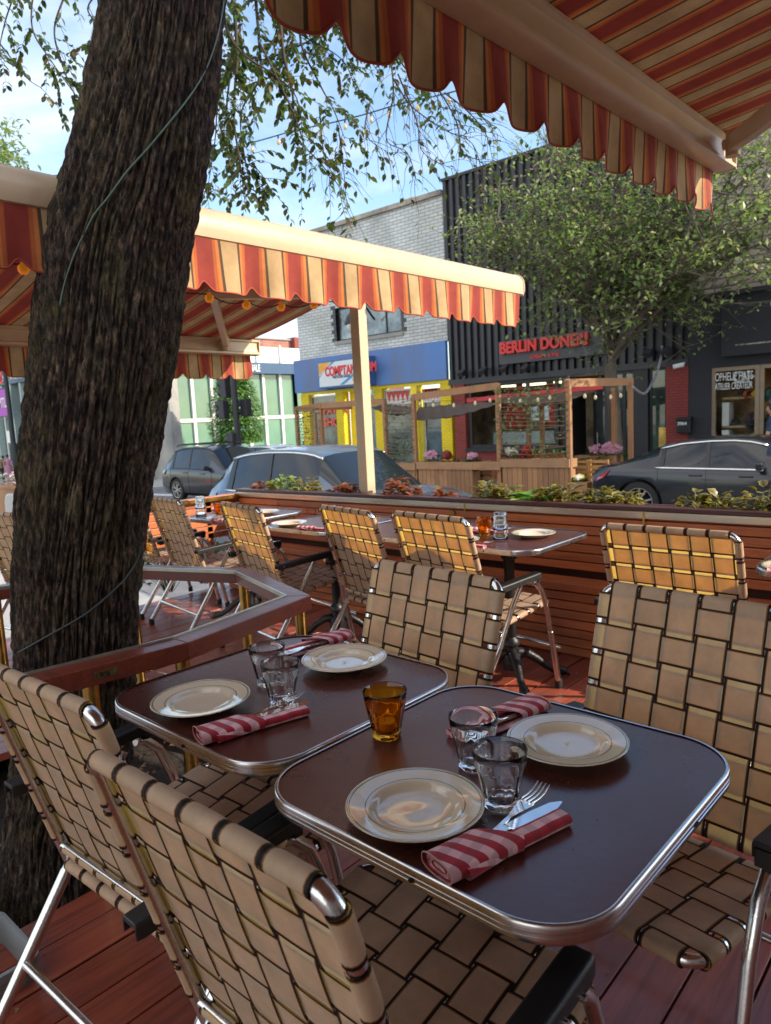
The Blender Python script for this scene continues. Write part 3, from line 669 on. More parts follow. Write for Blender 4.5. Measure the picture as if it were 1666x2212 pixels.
# planter soil
mb=MB(); mb.grid(lambda u,v:(XL+.03+(XR-XL-.03)*u,YW+.052+.305*v,ZW-.07+.02*noise.noise(Vector((u*60,v*5,3)))),120,5); tag(mb.build('planter_soil',SOIL,None,180),kind='structure')
# ================= coleus plants =================
def leaf(mb,c,d,n,L,W,seg=5,serr=.12,bend=.3):
    d=d.normalized(); n=(n-d*n.dot(d)).normalized(); s=d.cross(n); vs=[];uv=[]
    for i in range(seg+1):
        t=i/seg; wd=W*math.sin(PI*min(1,t*.93+.05))**.8*(1+(serr if i%2 else -serr)) if 0<i<seg else W*.04
        p=c+d*(L*t)-n*(bend*L*t*t)
        vs+= [p-s*wd*.5+n*wd*.12,p,p+s*wd*.5+n*wd*.12]; uv+=[(0,t),(.5,t),(1,t)]
    fs=[(i*3+k,i*3+k+1,(i+1)*3+k+1,(i+1)*3+k) for i in range(seg) for k in (0,1)]
    mb.add(vs,fs,uv)
def coleusmat(name,inn,edge):
    m,nt,b=newmat(name); L=nt.links; uv=nd(nt,'ShaderNodeUVMap'); sp=nd(nt,'ShaderNodeSeparateXYZ'); L.new(uv.outputs[0],sp.inputs[0])
    a=nd(nt,'ShaderNodeMath',operation='SUBTRACT',inp={1:.5}); L.new(sp.outputs[0],a.inputs[0]); a2=nd(nt,'ShaderNodeMath',operation='ABSOLUTE'); L.new(a.outputs[0],a2.inputs[0])
    n=nd(nt,'ShaderNodeTexNoise',inp={'Scale':60,'Detail':3}); tc=nd(nt,'ShaderNodeTexCoord'); L.new(tc.outputs['Object'],n.inputs['Vector'])
    ad=nd(nt,'ShaderNodeMath',operation='MULTIPLY_ADD',inp={1:.35}); L.new(n.outputs['Fac'],ad.inputs[0]); L.new(a2.outputs[0],ad.inputs[2])
    r=ramp(nt,[(.22,inn),(.48,tuple(.5*(i+e) for i,e in zip(inn,edge))),(.62,edge)]); L.new(ad.outputs[0],r.inputs[0])
    g=nd(nt,'ShaderNodeNewGeometry'); hs=nd(nt,'ShaderNodeHueSaturation'); mr=nd(nt,'ShaderNodeMapRange',inp={'To Min':.6,'To Max':1.4}); L.new(g.outputs['Random Per Island'],mr.inputs[0]); L.new(mr.outputs[0],hs.inputs['Value']); L.new(r.outputs[0],hs.inputs['Color'])
    L.new(hs.outputs[0],b.inputs['Base Color']); b.inputs['Roughness'].default_value=.4
    t=nd(nt,'ShaderNodeBsdfTranslucent'); L.new(hs.outputs[0],t.inputs[0]); ms=nd(nt,'ShaderNodeMixShader',inp={0:.35}); L.new(b.outputs[0],ms.inputs[1]); L.new(t.outputs[0],ms.inputs[2]); L.new(ms.outputs[0],nt.nodes['Material Output'].inputs[0]); return m
COL_G=coleusmat('coleus_green_bronze',(.12,.05,.02),(.36,.36,.04)); COL_R=coleusmat('coleus_red',(.32,.03,.035),(.35,.20,.04)); COL_L=coleusmat('leaf_lime',(.18,.38,.03),(.25,.45,.05)); COL_Y=coleusmat('leaf_green_yellow',(.16,.22,.03),(.34,.42,.06))
STEM=M('green_stem',(.10,.14,.04),.6,0,var=.2)
def bush(c,rx,h,mat,name,label,cat,group,n=60,L=.055,W=.035,ry=None,par_stem=True):
    ry=ry or rx*.8; rr=random.Random(hash(label)%9999 if False else int(abs(c[0])*1000)+n)
    root=empty(name,c,label,cat,group); mb=MB(); sm=MB()
    for i in range(n):
        a=rr.uniform(0,6.28); t=rr.random()**.5; el=rr.random()
        p=Vector((rx*t*math.cos(a),ry*t*math.sin(a),h*(.25+.75*el)*math.sqrt(max(.05,1-.75*t*t))))
        d=Vector((math.cos(a)*(.5+t),math.sin(a)*(.5+t),rr.uniform(-.25,.8))); n_=Vector((rr.uniform(-.4,.4),rr.uniform(-.4,.4),1))
        leaf(mb,p,d,n_,L*rr.uniform(.6,1.25),W*rr.uniform(.7,1.2))
        if i%4==0: sm.tube([(p.x*.2,p.y*.2,-.01),(p.x*.6,p.y*.6,p.z*.6),tuple(p)],.0022,5)
    mb.build('foliage',mat,root,180)
    if sm.v: sm.build('stem',STEM,root,180)
    return root
ZP=ZW-.05; YP_=YW+.15
plants=[(575,.09,.10,COL_R,'dark red coleus at the left end of the planter'),(615,.13,.13,COL_Y,'yellow green coleus clump in front of the parked crossover'),(665,0.101,.12,COL_G,'bronze green coleus right of the yellow green clump'),
 (735,.07,.07,COL_R,'small red coleus just left of the awning post'),(775,.10,.10,COL_R,'red coleus clump touching the awning post on its left'),
 (862,.12,.14,COL_R,'pink and red coleus just right of the awning post'),(890,.07,.07,COL_R,'low red coleus beside the pink one'),(962,.08,.05,COL_R,'tiny red coleus alone between two larger clumps'),
 (1055,0.086,.12,COL_G,'bronze coleus below the parklet chairs'),(1095,0.078,.11,COL_G,'bronze coleus left of the lime leaves'),(1152,.09,.055,COL_L,'bright lime green plant lying low in the planter'),
 (1180,0.078,.12,COL_G,'bronze coleus right of the lime plant'),(1225,0.062,.12,COL_G,'bronze coleus below the small box planter'),(1300,0.078,.13,COL_G,'bronze coleus before the rear wheel of the sedan'),(1350,0.078,.09,COL_G,'bronze coleus under the sedan wheel'),
 (1500,0.070,.09,COL_G,'bronze coleus before the sedan door'),(1550,0.070,.09,COL_G,'bronze coleus right of the one before the sedan door'),(1650,0.094,.13,COL_G,'bronze coleus at the right edge of the photo'),(1690,0.078,.12,COL_G,'bronze coleus beyond the right edge')]
for px,rx,h,mt,lab in plants:
    X=PY(px,1085,YP_).x; bush((X,YP_,ZP),rx,h+.045,mt,'coleus_plant',lab,'plant','coleus plants in the long planter',n=int(34+rx*420),L=.06 if mt is not COL_L else .11,W=.050 if mt is not COL_L else .06)
# green shrubs behind the far table (seen through the gap)
LG=leafmat('shrub_green',[(.05,.10,.02),(.10,.17,.03),(.16,.22,.05)],.4)
for i,(x,y) in enumerate(((-5.25,3.1),(-5.3,2.75),(-5.25,3.45))):
    bush((x,y,.05),.22,.62,LG,'shrub',('middle','nearest','farthest')[i]+' green shrub beyond the end wall, under the farthest table','shrub','shrubs beyond the end wall',n=260,L=.05,W=.03)
# ================= awning post =================
pb=PY(795,1075,3.84); post=empty('awning_post',(pb.x,3.84,-.5),'tall beige square post standing in the planter and holding the striped awning','post')
mb=MB(); mb.box((-.043,-.043,0),(.043,.043,2.83)); mb.build('shaft',BEIGE,post,0,bev=.004)
mb=MB(); mb.box((-.055,-.055,2.72),(.055,.055,2.80)); mb.build('bracket',BEIGE,post,0,bev=.003)
# ================= awnings =================
PER=.2165
def awning(name,xb,xc,xe,y0,y1,zb,zc,ze,off,label,dirs=-1,arms=(),tilt=0):
    root=empty(name,(xc,y1,zc),label,'awning','striped retractable awnings')
    mats=stripes(name+'_stripes',1,PER,off,trans=.07)
    def put(o): o.parent=root; o.location=(-xc,-y1,-zc); return o
    def sag(x,y,a,za,b,zb_):
        t=(x-a)/(b-a); return za+(zb_-za)*t-.02*math.sin(PI*t)
    mb=MB(); mb.grid(lambda u,v:(xb+(xc-xb)*(u*1.04-.04),y0+(y1-.05-y0)*v,sag(xb+(xc-xb)*u,0,xb,zb+.117,xc,zc)+.003*math.sin((y0+(y1-y0)*v)*2*PI/PER)*min(1,u*3)),14,160)
    mb.grid(lambda u,v:(xc+(xe-xc)*u,y0+(y1-.05-y0)*v,sag(xe+(xc-xe)*(1-u),0,xe,ze+.117,xc,zc)),14,80)
    put(mb.build('canopy',mats,None,180))
    mb=MB(); mb.prism([(xc-.07,zc-.02),(xc+.07,zc-.02),(xc+.08,zc+.03),(xc+.05,zc+.08),(xc-.05,zc+.08),(xc-.08,zc+.03)],'Y',y0,y1); put(mb.build('centre_box',BEIGE,None,30))
    for xx,zz,s in ((xb,zb,-1),(xe,ze,1)):
        # front profile: flat inner face, bottom flange, rounded outside
        pf=[(0,0),(.012,-.006),(.085,-.006),(.094,.0),(.097,.02),(.097,.05),(.092,.075),(.080,.096),(.060,.112),(.035,.118),(.0,.112),(.0,.100),(.016,.092),(.018,.05),(.012,.022),(0,.014)]
        poly=[(xx+s*u,zz+w_) for u,w_ in pf]
        if s<0: poly=poly[::-1]
        mb=MB(); mb.prism(poly,'Y',y0,y1); fb=put(mb.build('front_bar',BEIGE,None,28,recalc=True))
        mb=MB(); 
        pc=[(0,-.008),(.09,-.008),(.101,.02),(.101,.052),(.096,.08),(.083,.101),(.062,.118),(.035,.124),(-.004,.118)]
        poly=[(xx+s*u,zz+w_) for u,w_ in pc]
        mb.prism(poly if s>0 else poly[::-1],'Y',y1+.0005,y1+.008); c=mb.build('end_cap',BEIGE,fb,28,recalc=True)
        # valance
        NY=int((y1-.03-y0)/PER*28)
        def val(u,v,off2=0):
            y=y0+(y1-.03-y0)*u; t=(y/PER+off)%1.0; dn=abs(((t-.66+.5)%1)-.5)
            H=.188-.036*math.exp(-(dn/.12)**2)-.012*(1-math.cos(2*PI*dn))*0
            rp=.016*v*math.sin(2*PI*(t+.1))+.006*v*math.sin(y*5.1)+.004*v*math.sin(y*13)
            return (xx+s*(.088+off2)+rp*s,y+.008*v*math.sin(y*7),zz-.004-H*v)
        mb=MB(); mb.grid(val,NY,7); va=put(mb.build('valance',mats,None,180))
        mb=MB(); mb.tube([val(i/NY,1) for i in range(NY+1)],.0035,6)
        t=mb.build('piping',M('red_piping',(.35,.06,.03),.8,0,var=.1),va,180)
    for (p,q,e) in arms:
        mb=MB(); mb.bar(p,q,.045,.07); 
        if e: mb.bar(q,e,.05,.075)
        a=put(mb.build('folding_arm',BEIGE,None,0,bev=.006))
        mb=MB(); px_,py_,pz_=p; mb.tube([(px_,py_,pz_-.055),(px_,py_,pz_+.045)],.03,16); mb.tube([(px_-.04,py_,pz_),(px_+.01,py_,pz_)],.022,12); mb.build('arm_joint',BEIGE,a,40)
    if tilt:
        for ch in [o for o in bpy.data.objects if o.type=='MESH' and (o.parent==root or (o.parent and o.parent.parent==root))]:
            for v in ch.data.vertices: v.co.z+=tilt*(v.co.y-y1)
    return root
# near awning (overhead), its front bar crosses the top right
XN,ZN=-1.045,2.425
a0=Vector((XN+.05,3.44,ZN+.045)); a1=PX(1666,232,-.72); a2=a0+(a1-a0)*3.2
awning('near_awning',XN,.20,1.45,-1.9,3.66,ZN,2.74,2.42,0.30,'striped awning directly overhead at the top right, seen from below',arms=((a0,a2,None),),tilt=.028)
XA,XB=-2.245,-4.72; ZA=2.055; XC=(XA+XB)/2
PA=Vector((XB+.03,3.45,2.02)); QA=Vector((XC-.35,2.75,2.20)); EA=Vector((XC-.05,3.4,2.22))
awning('far_awning',XB-.0,XC,XA-.095,-1.2,3.80,1.945,2.33,ZA,0.30,'striped awning beyond the trunk with beige rounded front bar, held by the square post',arms=((PA,QA,EA),))
# amber bulb string under the far awning
root=empty('bulb_string',(XA-.2,3.6,2.0),'string of small amber bulbs hanging under the far striped awning','string lights')
BULB=M('amber_bulb',(.9,.25,.02),.05,0,var=0,trans=.6,ior=1.3,emit=((1,.35,.03),.08))
ys=[PX(x,y-4,XA-.14) for x,y in ((50,575),(452,640),(532,655),(607,660),(678,656))]
mb=MB(); pts=[]
Y0=-1.0
pts=[Vector((XA-.14,y,ys[0].z)) for y in (-1,-.4,.2)]+ys
cp=[]
for a,b in zip(pts[:-1],pts[1:]):
    for k in range(6): t=k/6; cp.append(a.lerp(b,t)+Vector((0,0,-.02*math.sin(PI*t))))
cp.append(pts[-1]); cp.append(Vector((XA-.14,3.7,2.02)))
mb.tube(cp,.0025,6); o=mb.build('cord',BLACKPL,root,180); o.location=-root.location
for p in pts[2:]:
    b=MB(); b.lathe([(.001,-.052),(.010,-.050),(.016,-.043),(.0185,-.034),(.016,-.025),(.009,-.018),(.007,-.014)],16,(p.x,p.y,p.z+.02)); o=b.build('bulb',BULB,root,180); o.location=-root.location
    c=MB(); c.lathe([(.008,-.018),(.009,0),(.004,.004)],10,(p.x,p.y,p.z),cap0=True,cap1=True); c.build('socket',BLACKPL,o,40)
# ================= wooden corner rail =================
V=[(-2.06,.42),(-1.955,1.20),(-2.07,1.83),(-2.73,2.04),(-3.38,1.80),(-3.52,1.17),(-3.15,.42),(-2.6,.16)]
rail=empty('tree_guard_rail',(-2.7,1.1,0),'octagonal mahogany handrail on brass posts fenced round the big tree trunk','railing')
n=len(V)
def offs(d):
    c=Vector((-2.72,1.12)); out=[]
    for i in range(n):
        p0,p1,p2=Vector(V[i-1]),Vector(V[i]),Vector(V[(i+1)%n]); n1=(p1-p0).normalized(); n2=(p2-p1).normalized()
        a=Vector((-n1.y,n1.x)); b=Vector((-n2.y,n2.x)); m=(a+b).normalized(); k=1/max(.3,m.dot(a)); q=p1+m*d*k; out.append(q)
    return out
def ringrail(mb,di,do,z0,z1):
    I=offs(di);O=offs(do)
    for i in range(n):
        j=(i+1)%n; a,b,c,d=I[i],I[j],O[j],O[i]
        mb.add([(a.x,a.y,z0),(b.x,b.y,z0),(c.x,c.y,z0),(d.x,d.y,z0),(a.x,a.y,z1),(b.x,b.y,z1),(c.x,c.y,z1),(d.x,d.y,z1)],[(3,2,1,0),(4,5,6,7),(0,1,5,4),(1,2,6,5),(2,3,7,6),(3,0,4,7)])
mb=MB(); ringrail(mb,.075,-.004,.642,.70); o=mb.build('handrail',RAILW,rail,0,bev=.003,recalc=True); o.location=-rail.location
mb=MB(); ringrail(mb,.083,.0765,.690,.706); o2=mb.build('edge_trim',M('trim_metal',(.55,.56,.46),.3,.8,var=.2,scale=5),rail,0,recalc=True); o2.location=-rail.location
mb=MB(); mb.box((-.034,-.0015,-.010),(.034,.0015,.010))
tg=mb.build('number_plate',M('dull_brass',(.16,.13,.05),.5,.6,var=.4,scale=60),rail,0); q=PZ(188,1428,.67); 
A1,B1=Vector(V[0]),Vector(V[1]); dr=(B1-A1).normalized(); tt=(Vector((q.x,q.y))-A1).dot(dr); c=A1+dr*tt+Vector((dr.y,-dr.x))*.006
tg.location=Vector((c.x,c.y,.672))-rail.location; tg.rotation_euler=(0,0,math.atan2(dr.y,dr.x))
text('006',.02,'digits',BLACKPL,tg,Matrix.Translation((-.019,-.002,-.007))@Matrix.Rotation(PI/2,4,'X'),ext=.0008)
I=offs(.035)
for i,p in enumerate(I+[I[0].lerp(I[1],.62),I[1].lerp(I[2],.5)][:1]):
    z0=-.16
    mb=MB(); mb.tube([(p.x,p.y,z0),(p.x,p.y,.642)],.023,18); mb.tube([(p.x,p.y,z0),(p.x,p.y,z0+.02)],.035,18); o=mb.build('post',BRASS,rail,40); o.location=-rail.location
mb=MB(); 
for a,b in ((2,3),(3,4),(1,2)): 
    p,q=I[a],I[b]; mb.tube([(p.x,p.y,.16),((p.x+q.x)/2,(p.y+q.y)/2,.13),(q.x,q.y,.16)],.002,6)
o=mb.build('wire',ALU,rail,180); o.location=-rail.location
# ================= big tree =================
def barkmat():
    m,nt,b=newmat('rough_bark'); L=nt.links; tc=nd(nt,'ShaderNodeTexCoord')
    mp=nd(nt,'ShaderNodeMapping'); mp.inputs['Scale'].default_value=(1,1,.35); L.new(tc.outputs['Object'],mp.inputs[0])
    n=nd(nt,'ShaderNodeTexNoise',inp={'Scale':60,'Detail':9,'Roughness':.75,'Distortion':.3}); L.new(mp.outputs[0],n.inputs['Vector'])
    r=ramp(nt,[(.42,(.006,.004,.004)),(.50,(.045,.030,.021)),(.59,(.13,.085,.058)),(.68,(.30,.20,.14))]); L.new(n.outputs['Fac'],r.inputs[0])
    n2=nd(nt,'ShaderNodeTexNoise',inp={'Scale':5,'Detail':7,'Roughness':.75}); L.new(tc.outputs['Object'],n2.inputs['Vector'])
    r2=ramp(nt,[(.48,(0,0,0)),(.66,(.8,.8,.8))]); L.new(n2.outputs['Fac'],r2.inputs[0])
    mx=nd(nt,'ShaderNodeMix',data_type='RGBA'); L.new(r2.outputs[0],mx.inputs['Factor']); L.new(r.outputs[0],mx.inputs['A']); r3=ramp(nt,[(.4,(.03,.027,.010)),(.7,(.17,.145,.05))]); L.new(n.outputs['Fac'],r3.inputs[0]); L.new(r3.outputs[0],mx.inputs['B'])
    v=nd(nt,'ShaderNodeTexVoronoi',inp={'Scale':55}); L.new(tc.outputs['Object'],v.inputs['Vector']); vr=ramp(nt,[(.06,(.7,.7,.7)),(.16,(0,0,0))]); L.new(v.outputs['Distance'],vr.inputs[0])
    n4=nd(nt,'ShaderNodeTexNoise',inp={'Scale':9,'Detail':4}); L.new(tc.outputs['Object'],n4.inputs['Vector']); r4=ramp(nt,[(.5,(0,0,0)),(.62,(1,1,1))]); L.new(n4.outputs['Fac'],r4.inputs[0])
    mm=nd(nt,'ShaderNodeMath',operation='MULTIPLY'); L.new(vr.outputs[0],mm.inputs[0]); L.new(r4.outputs[0],mm.inputs[1])
    m3=nd(nt,'ShaderNodeMix',data_type='RGBA'); L.new(mm.outputs[0],m3.inputs['Factor']); L.new(mx.outputs['Result'],m3.inputs['A']); m3.inputs['B'].default_value=c4((.33,.24,.17))
    L.new(m3.outputs['Result'],b.inputs['Base Color']); b.inputs['Roughness'].default_value=.9
    bp=nd(nt,'ShaderNodeBump',inp={'Strength':.9,'Distance':.015}); L.new(n.outputs['Fac'],bp.inputs['Height']); L.new(bp.outputs[0],b.inputs['Normal']); return m
BARK=barkmat()
TC=[(1780,150,2.42,.200),(1590,158,2.40,.186),(1400,164,2.38,.190),(1250,170,2.36,.197),(1080,187,2.33,.207),(900,211,2.31,.218),(730,234,2.29,.224),(560,253,2.27,.226),(380,293,2.24,.214),(200,329,2.22,.197),(0,358,2.20,.183),(-250,385,2.22,.172),(-600,430,2.3,.17)]
cen=[PD(x,y,d+.05) for y,x,d,_ in TC]; rad=[t[3] for t in TC]
base=cen[0].copy(); base.z=-.2; cen=[base]+cen; rad=[.25]+rad
def trunkpt(t):  # t in 0..len-1
    i=min(int(t),len(cen)-2); f=t-i; 
    def cr(a,b,c,d,f): return .5*((2*b)+(c-a)*f+(2*a-5*b+4*c-d)*f*f+(3*b-a-3*c+d)*f**3)
    g=lambda k: cen[max(0,min(len(cen)-1,k))]; h=lambda k: rad[max(0,min(len(cen)-1,k))]
    return cr(g(i-1),g(i),g(i+1),g(i+2),f),cr(h(i-1),h(i),h(i+1),h(i+2),f)
tree=empty('shade_tree',base,'big rough barked tree with dark leaning trunk and drooping leafy branches','tree')
mb=MB(); NT,NZ=420,760
def bark(u,v):
    c,r=trunkpt(v*(len(cen)-1)); a=2*PI*u; z=c.z
    wob=.35*noise.noise(Vector((math.cos(a)*1.3,math.sin(a)*1.3,z*1.6)))
    ca,sa=math.cos(a+wob*.12),math.sin(a+wob*.12)
    s=noise.noise(Vector((ca*10,sa*10,z*2.3+5))); s2=noise.noise(Vector((ca*22,sa*22,z*7.5)))
    s3=noise.noise(Vector((ca*38,sa*38,z*34))); s4=noise.noise(Vector((ca*14,sa*14,z*22)))
    rid=min(1,abs(s)*3.4); r2=min(1,abs(s2)*3.2)
    d=.014*(rid-.7)+.010*(r2-.6)+.007*s3*rid+.006*s4*r2+.010*noise.noise(Vector((math.cos(a),math.sin(a),z)))
    rr=r+d; return (c.x+rr*math.cos(a),c.y+rr*math.sin(a),z)
mb.grid(bark,NT,NZ); o=mb.build('trunk',BARK,tree,180); o.location=-base
TWIG=M('twig_bark',(.05,.037,.028),.85,0,var=.3,scale=30,bump=.3)
LEAFB=leafmat('elm_leaves',[(.02,.045,.01),(.035,.075,.016),(.055,.105,.022),(.085,.135,.03),(.10,.065,.03)],.35,.4)
def crv(ps,n=8):
    out=[]
    for i in range(len(ps)-1):
        a=ps[max(0,i-1)];b=ps[i];c=ps[i+1];d=ps[min(len(ps)-1,i+2)]
        for k in range(n):
            f=k/n; out.append(.5*((2*b)+(c-a)*f+(2*a-5*b+4*c-d)*f*f+(3*b-a-3*c+d)*f**3))
    out.append(ps[-1]); return out
tw=MB(); lf=MB(); lr=random.Random(11)
def branch(ps,r0,r1,leafy=1.,side=1.,ls=.048,sl=.28):
    c=crv(ps); k=len(c); tw.tube(c,[r0+(r1-r0)*i/(k-1) for i in range(k)],6)
    L=0
    for i in range(1,k):
        seg=(c[i]-c[i-1]).length; L+=seg
        if lr.random()<side*seg*12.5:
            t=(c[i]-c[i-1]).normalized(); a=lr.uniform(0,6.28); s=t.orthogonal().normalized(); w=t.cross(s)
            d=(t*.7+(s*math.cos(a)+w*math.sin(a))*lr.uniform(.5,1)).normalized()
            ln=sl*lr.uniform(.35,1.15); p0=c[i]; g=Vector((0,0,-1))
            q=[p0,p0+d*ln*.35,p0+d*ln*.7+g*ln*.10,p0+d*ln+g*ln*.28]; q=[q[0]]+[x+Vector((lr.uniform(-1,1),lr.uniform(-1,1),lr.uniform(-1,1)))*ln*.05 for x in q[1:]]
            cc=crv(q,4); tw.tube(cc,[.0022-.0014*j/(len(cc)-1) for j in range(len(cc))],4)
            m=len(cc)
            for j in range(1,m):
                for sgn in (-1,1):
                    if lr.random()<leafy*.52:
                        tt=(cc[j]-cc[j-1]).normalized(); sd_=tt.cross(Vector((0,0,1)));
                        if sd_.length<.1: sd_=Vector((1,0,0))
                        dd=tt*.6+sd_.normalized()*sgn*.9+Vector((lr.uniform(-.3,.3),lr.uniform(-.3,.3),lr.uniform(-.6,.1)))
                        leaf(lf,cc[j],dd,Vector((lr.uniform(-.7,.7),lr.uniform(-.7,.7),1)),ls*lr.uniform(.6,1.25),ls*.60,seg=3,serr=0,bend=.25)
def bx(pts,D,*a,**k): branch([PD(x,y,D+dd) for x,y,dd in [(p+(0,))[:3] for p in pts]],*a,**k)
# left cluster
bx([(180,-180),(150,-40),(118,60),(135,140),(160,200),(205,260)],4.2,.008,.002,1.,1.,sl=.30)
bx([(90,-160),(75,-40),(70,60),(110,130),(170,215)],4.4,.008,.002,1.1,1.1)
bx([(60,-100),(30,-10),(8,60),(2,120),(45,150)],4.6,.007,.002,1.1,1.)
bx([(260,-150),(215,-30),(190,20),(215,60),(212,95)],4.0,.007,.002,.9,.9,sl=.22)
bx([(150,-100),(200,-20),(230,20),(222,70)],4.4,.006,.002,1.,1.)
bx([(-60,-60),(-20,60),(20,120),(60,170),(90,190)],4.8,.007,.002,1.,1.)
# right clusters
bx([(520,-200),(500,-60),(508,40),(512,130),(505,250),(520,360),(530,440)],4.2,.016,.002,1.15,1.15)
bx([(560,-160),(552,-30),(560,90),(560,170),(520,250),(535,370)],4.4,.013,.002,1.1,1.2)
bx([(610,-150),(605,0),(612,110),(632,200),(640,290),(690,350),(740,410)],4.3,.013,.002,1.1,1.15)
bx([(700,-140),(660,0),(650,90),(690,180),(722,240),(745,300)],4.6,.011,.002,1.1,1.2)
bx([(780,-120),(760,20),(752,80),(790,120),(830,170)],4.8,.010,.002,1.1,1.2)
bx([(640,-150),(700,10),(730,60),(780,90),(840,110),(880,140)],4.9,.010,.002,1.15,1.3)
bx([(480,-120),(470,0),(478,100),(470,200),(465,300),(450,400)],4.6,.011,.002,1.1,1.2)
bx([(450,-100),(490,60),(530,120),(590,160),(640,210),(655,300)],4.1,.009,.002,1.,1.1)
bx([(520,60),(500,150),(490,240),(500,330),(560,370),(590,430)],4.3,.008,.002,1.15,1.1)
bx([(560,90),(600,170),(640,260),(660,330),(660,395)],4.1,.007,.002,1.1,1.)
bx([(860,-80),(850,60),(870,140),(930,190),(960,240)],5.0,.010,.002,1.1,1.1)
bx([(760,-80),(700,60),(620,110),(560,130),(500,130)],5.2,.010,.002,1.2,1.2)
bx([(560,-160),(540,-60),(590,40),(660,80),(740,130),(770,200)],5.2,.010,.002,1.2,1.2)
bx([(500,-160),(620,-60),(700,30),(790,50),(860,80)],5.4,.010,.002,1.2,1.3)
# bare twigs
for pts in ([(840,100),(850,200),(835,300),(880,330),(900,390)],[(850,170),(890,230),(960,280),(1020,310),(1040,370)],[(940,180),(985,260),(1000,330),(1040,350),(1060,400)],[(860,160),(900,260),(915,330),(990,370)],[(960,200),(1010,240),(1050,290),(1065,350)],[(730,270),(740,340),(750,450)],[(690,230),(700,330),(722,380)],[(800,220),(790,290),(840,330)],[(1000,180),(1040,250),(1075,290)]):
    bx(pts,4.7,.006,.0012,.10,2.6,sl=.30)
# canopy above the frame (sparse, high)
for i in range(26):
    x=-3.6+lr.uniform(-1.6,2.6); y=1.2+lr.uniform(-2.2,2.4); z=4.7+lr.uniform(0,1.6)
    ps=[Vector((x,y,z))]
    for k in range(4): ps.append(ps[-1]+Vector((lr.uniform(-.5,.5),lr.uniform(-.5,.5),lr.uniform(-.2,.12))))
    branch(ps,.016,.003,1.0,1.0,ls=.06,sl=.35)
top=cen[-1]
for q in ((-3.6,2.6,4.3),(-4.2,1.0,4.6),(-1.2,2.2,4.9),(-2.4,3.4,4.7),(-3.0,.2,4.8)):
    q=Vector(q); c=crv([cen[-2],top+Vector((0,0,.3)),top.lerp(q,.5)+Vector((0,0,.5)),q],8); tw.tube(c,[.12-.105*i/(len(c)-1) for i in range(len(c))],10)
cro=lf.build('crown',LEAFB,tree,180); cro.location=-base
b_=tw.build('branches',TWIG,tree,180); b_.location=-base
# green cable spiralling round trunk
mb=MB(); 
def onsurf(px,py,extra=.016):
    # point on the trunk surface facing the camera at this bearing
    best=None
    for k in range(240):
        t=k/239*(len(cen)-1); c,r=trunkpt(t); d=ray(px,py)
        tt=(c.z-CAM.z)/d.z if abs(d.z)>1e-5 else 1e9
        if tt<=0: continue
        h=CAM+d*tt; off=math.hypot(h.x-c.x,h.y-c.y)
        # use distance sample approach
    for k in range(400):
        D=1.6+1.0*k/400; p=CAM+ray(px,py)*D
        lo=min(range(0,240),key=lambda q: abs(TS[q][0].z-p.z)); c,r=TS[lo]
        if math.hypot(p.x-c.x,p.y-c.y)<=r+extra: return p
    c,r=TS[lo]; return p
TS=[trunkpt(k/239*(len(cen)-1)) for k in range(240)]
cab=[(484,0),(476,50),(462,105),(440,160),(405,215),(368,262),(320,320),(275,370),(235,425),(205,462),(185,500),(165,540),(150,580),(138,620),(130,660)]
pts=[onsurf(x,y,.006) for x,y in cab]
mb.tube(crv(pts,4),.0027,8); root=empty('green_cable',pts[-1],'thin green rope slung diagonally round the upper tree trunk','rope'); o=mb.build('strand',M('green_rope',(.09,.16,.13),.5,0,var=.1,scale=40),root,180); o.location=-root.location
cab=[(303,1180),(296,1210),(270,1250),(230,1290),(180,1330),(110,1370),(40,1410)]
pts=[onsurf(x,y,.012) for x,y in cab]
mb=MB(); mb.tube(crv(pts,4),.0035,8); root=empty('black_wire',pts[-1],'thin dark wire crossing the lower tree trunk diagonally above the handrail','wire'); o=mb.build('strand',M('dark_wire',(.03,.045,.045),.5,0,var=.1,scale=40),root,180); o.location=-root.location
# grey tub
q=PZ(50,1985,-.05); tub=empty('plastic_tub',(-1.93,.52,-.10),'pale grey plastic planter tub standing by the trunk in the lower left corner','tub')
mb=MB(); o_=rrect(.125,.085,.03,6); k=len(o_)
vs=[]
for s_,z in ((.80,0),(.98,.15),(1.10,.155),(1.10,.175),(1.0,.175),(.96,.16),(.78,.02)): vs+=[(x*s_,y*s_,z) for x,y in o_]
fs=[(i*k+j,i*k+(j+1)%k,(i+1)*k+(j+1)%k,(i+1)*k+j) for i in range(6) for j in range(k)]+[tuple(range(k-1,-1,-1)),tuple(6*k+j for j in range(k))]
mb.add(vs,fs); mb.build('tub_body',M('grey_plastic',(.24,.26,.26),.45,0,var=.1,scale=5),tub,40)
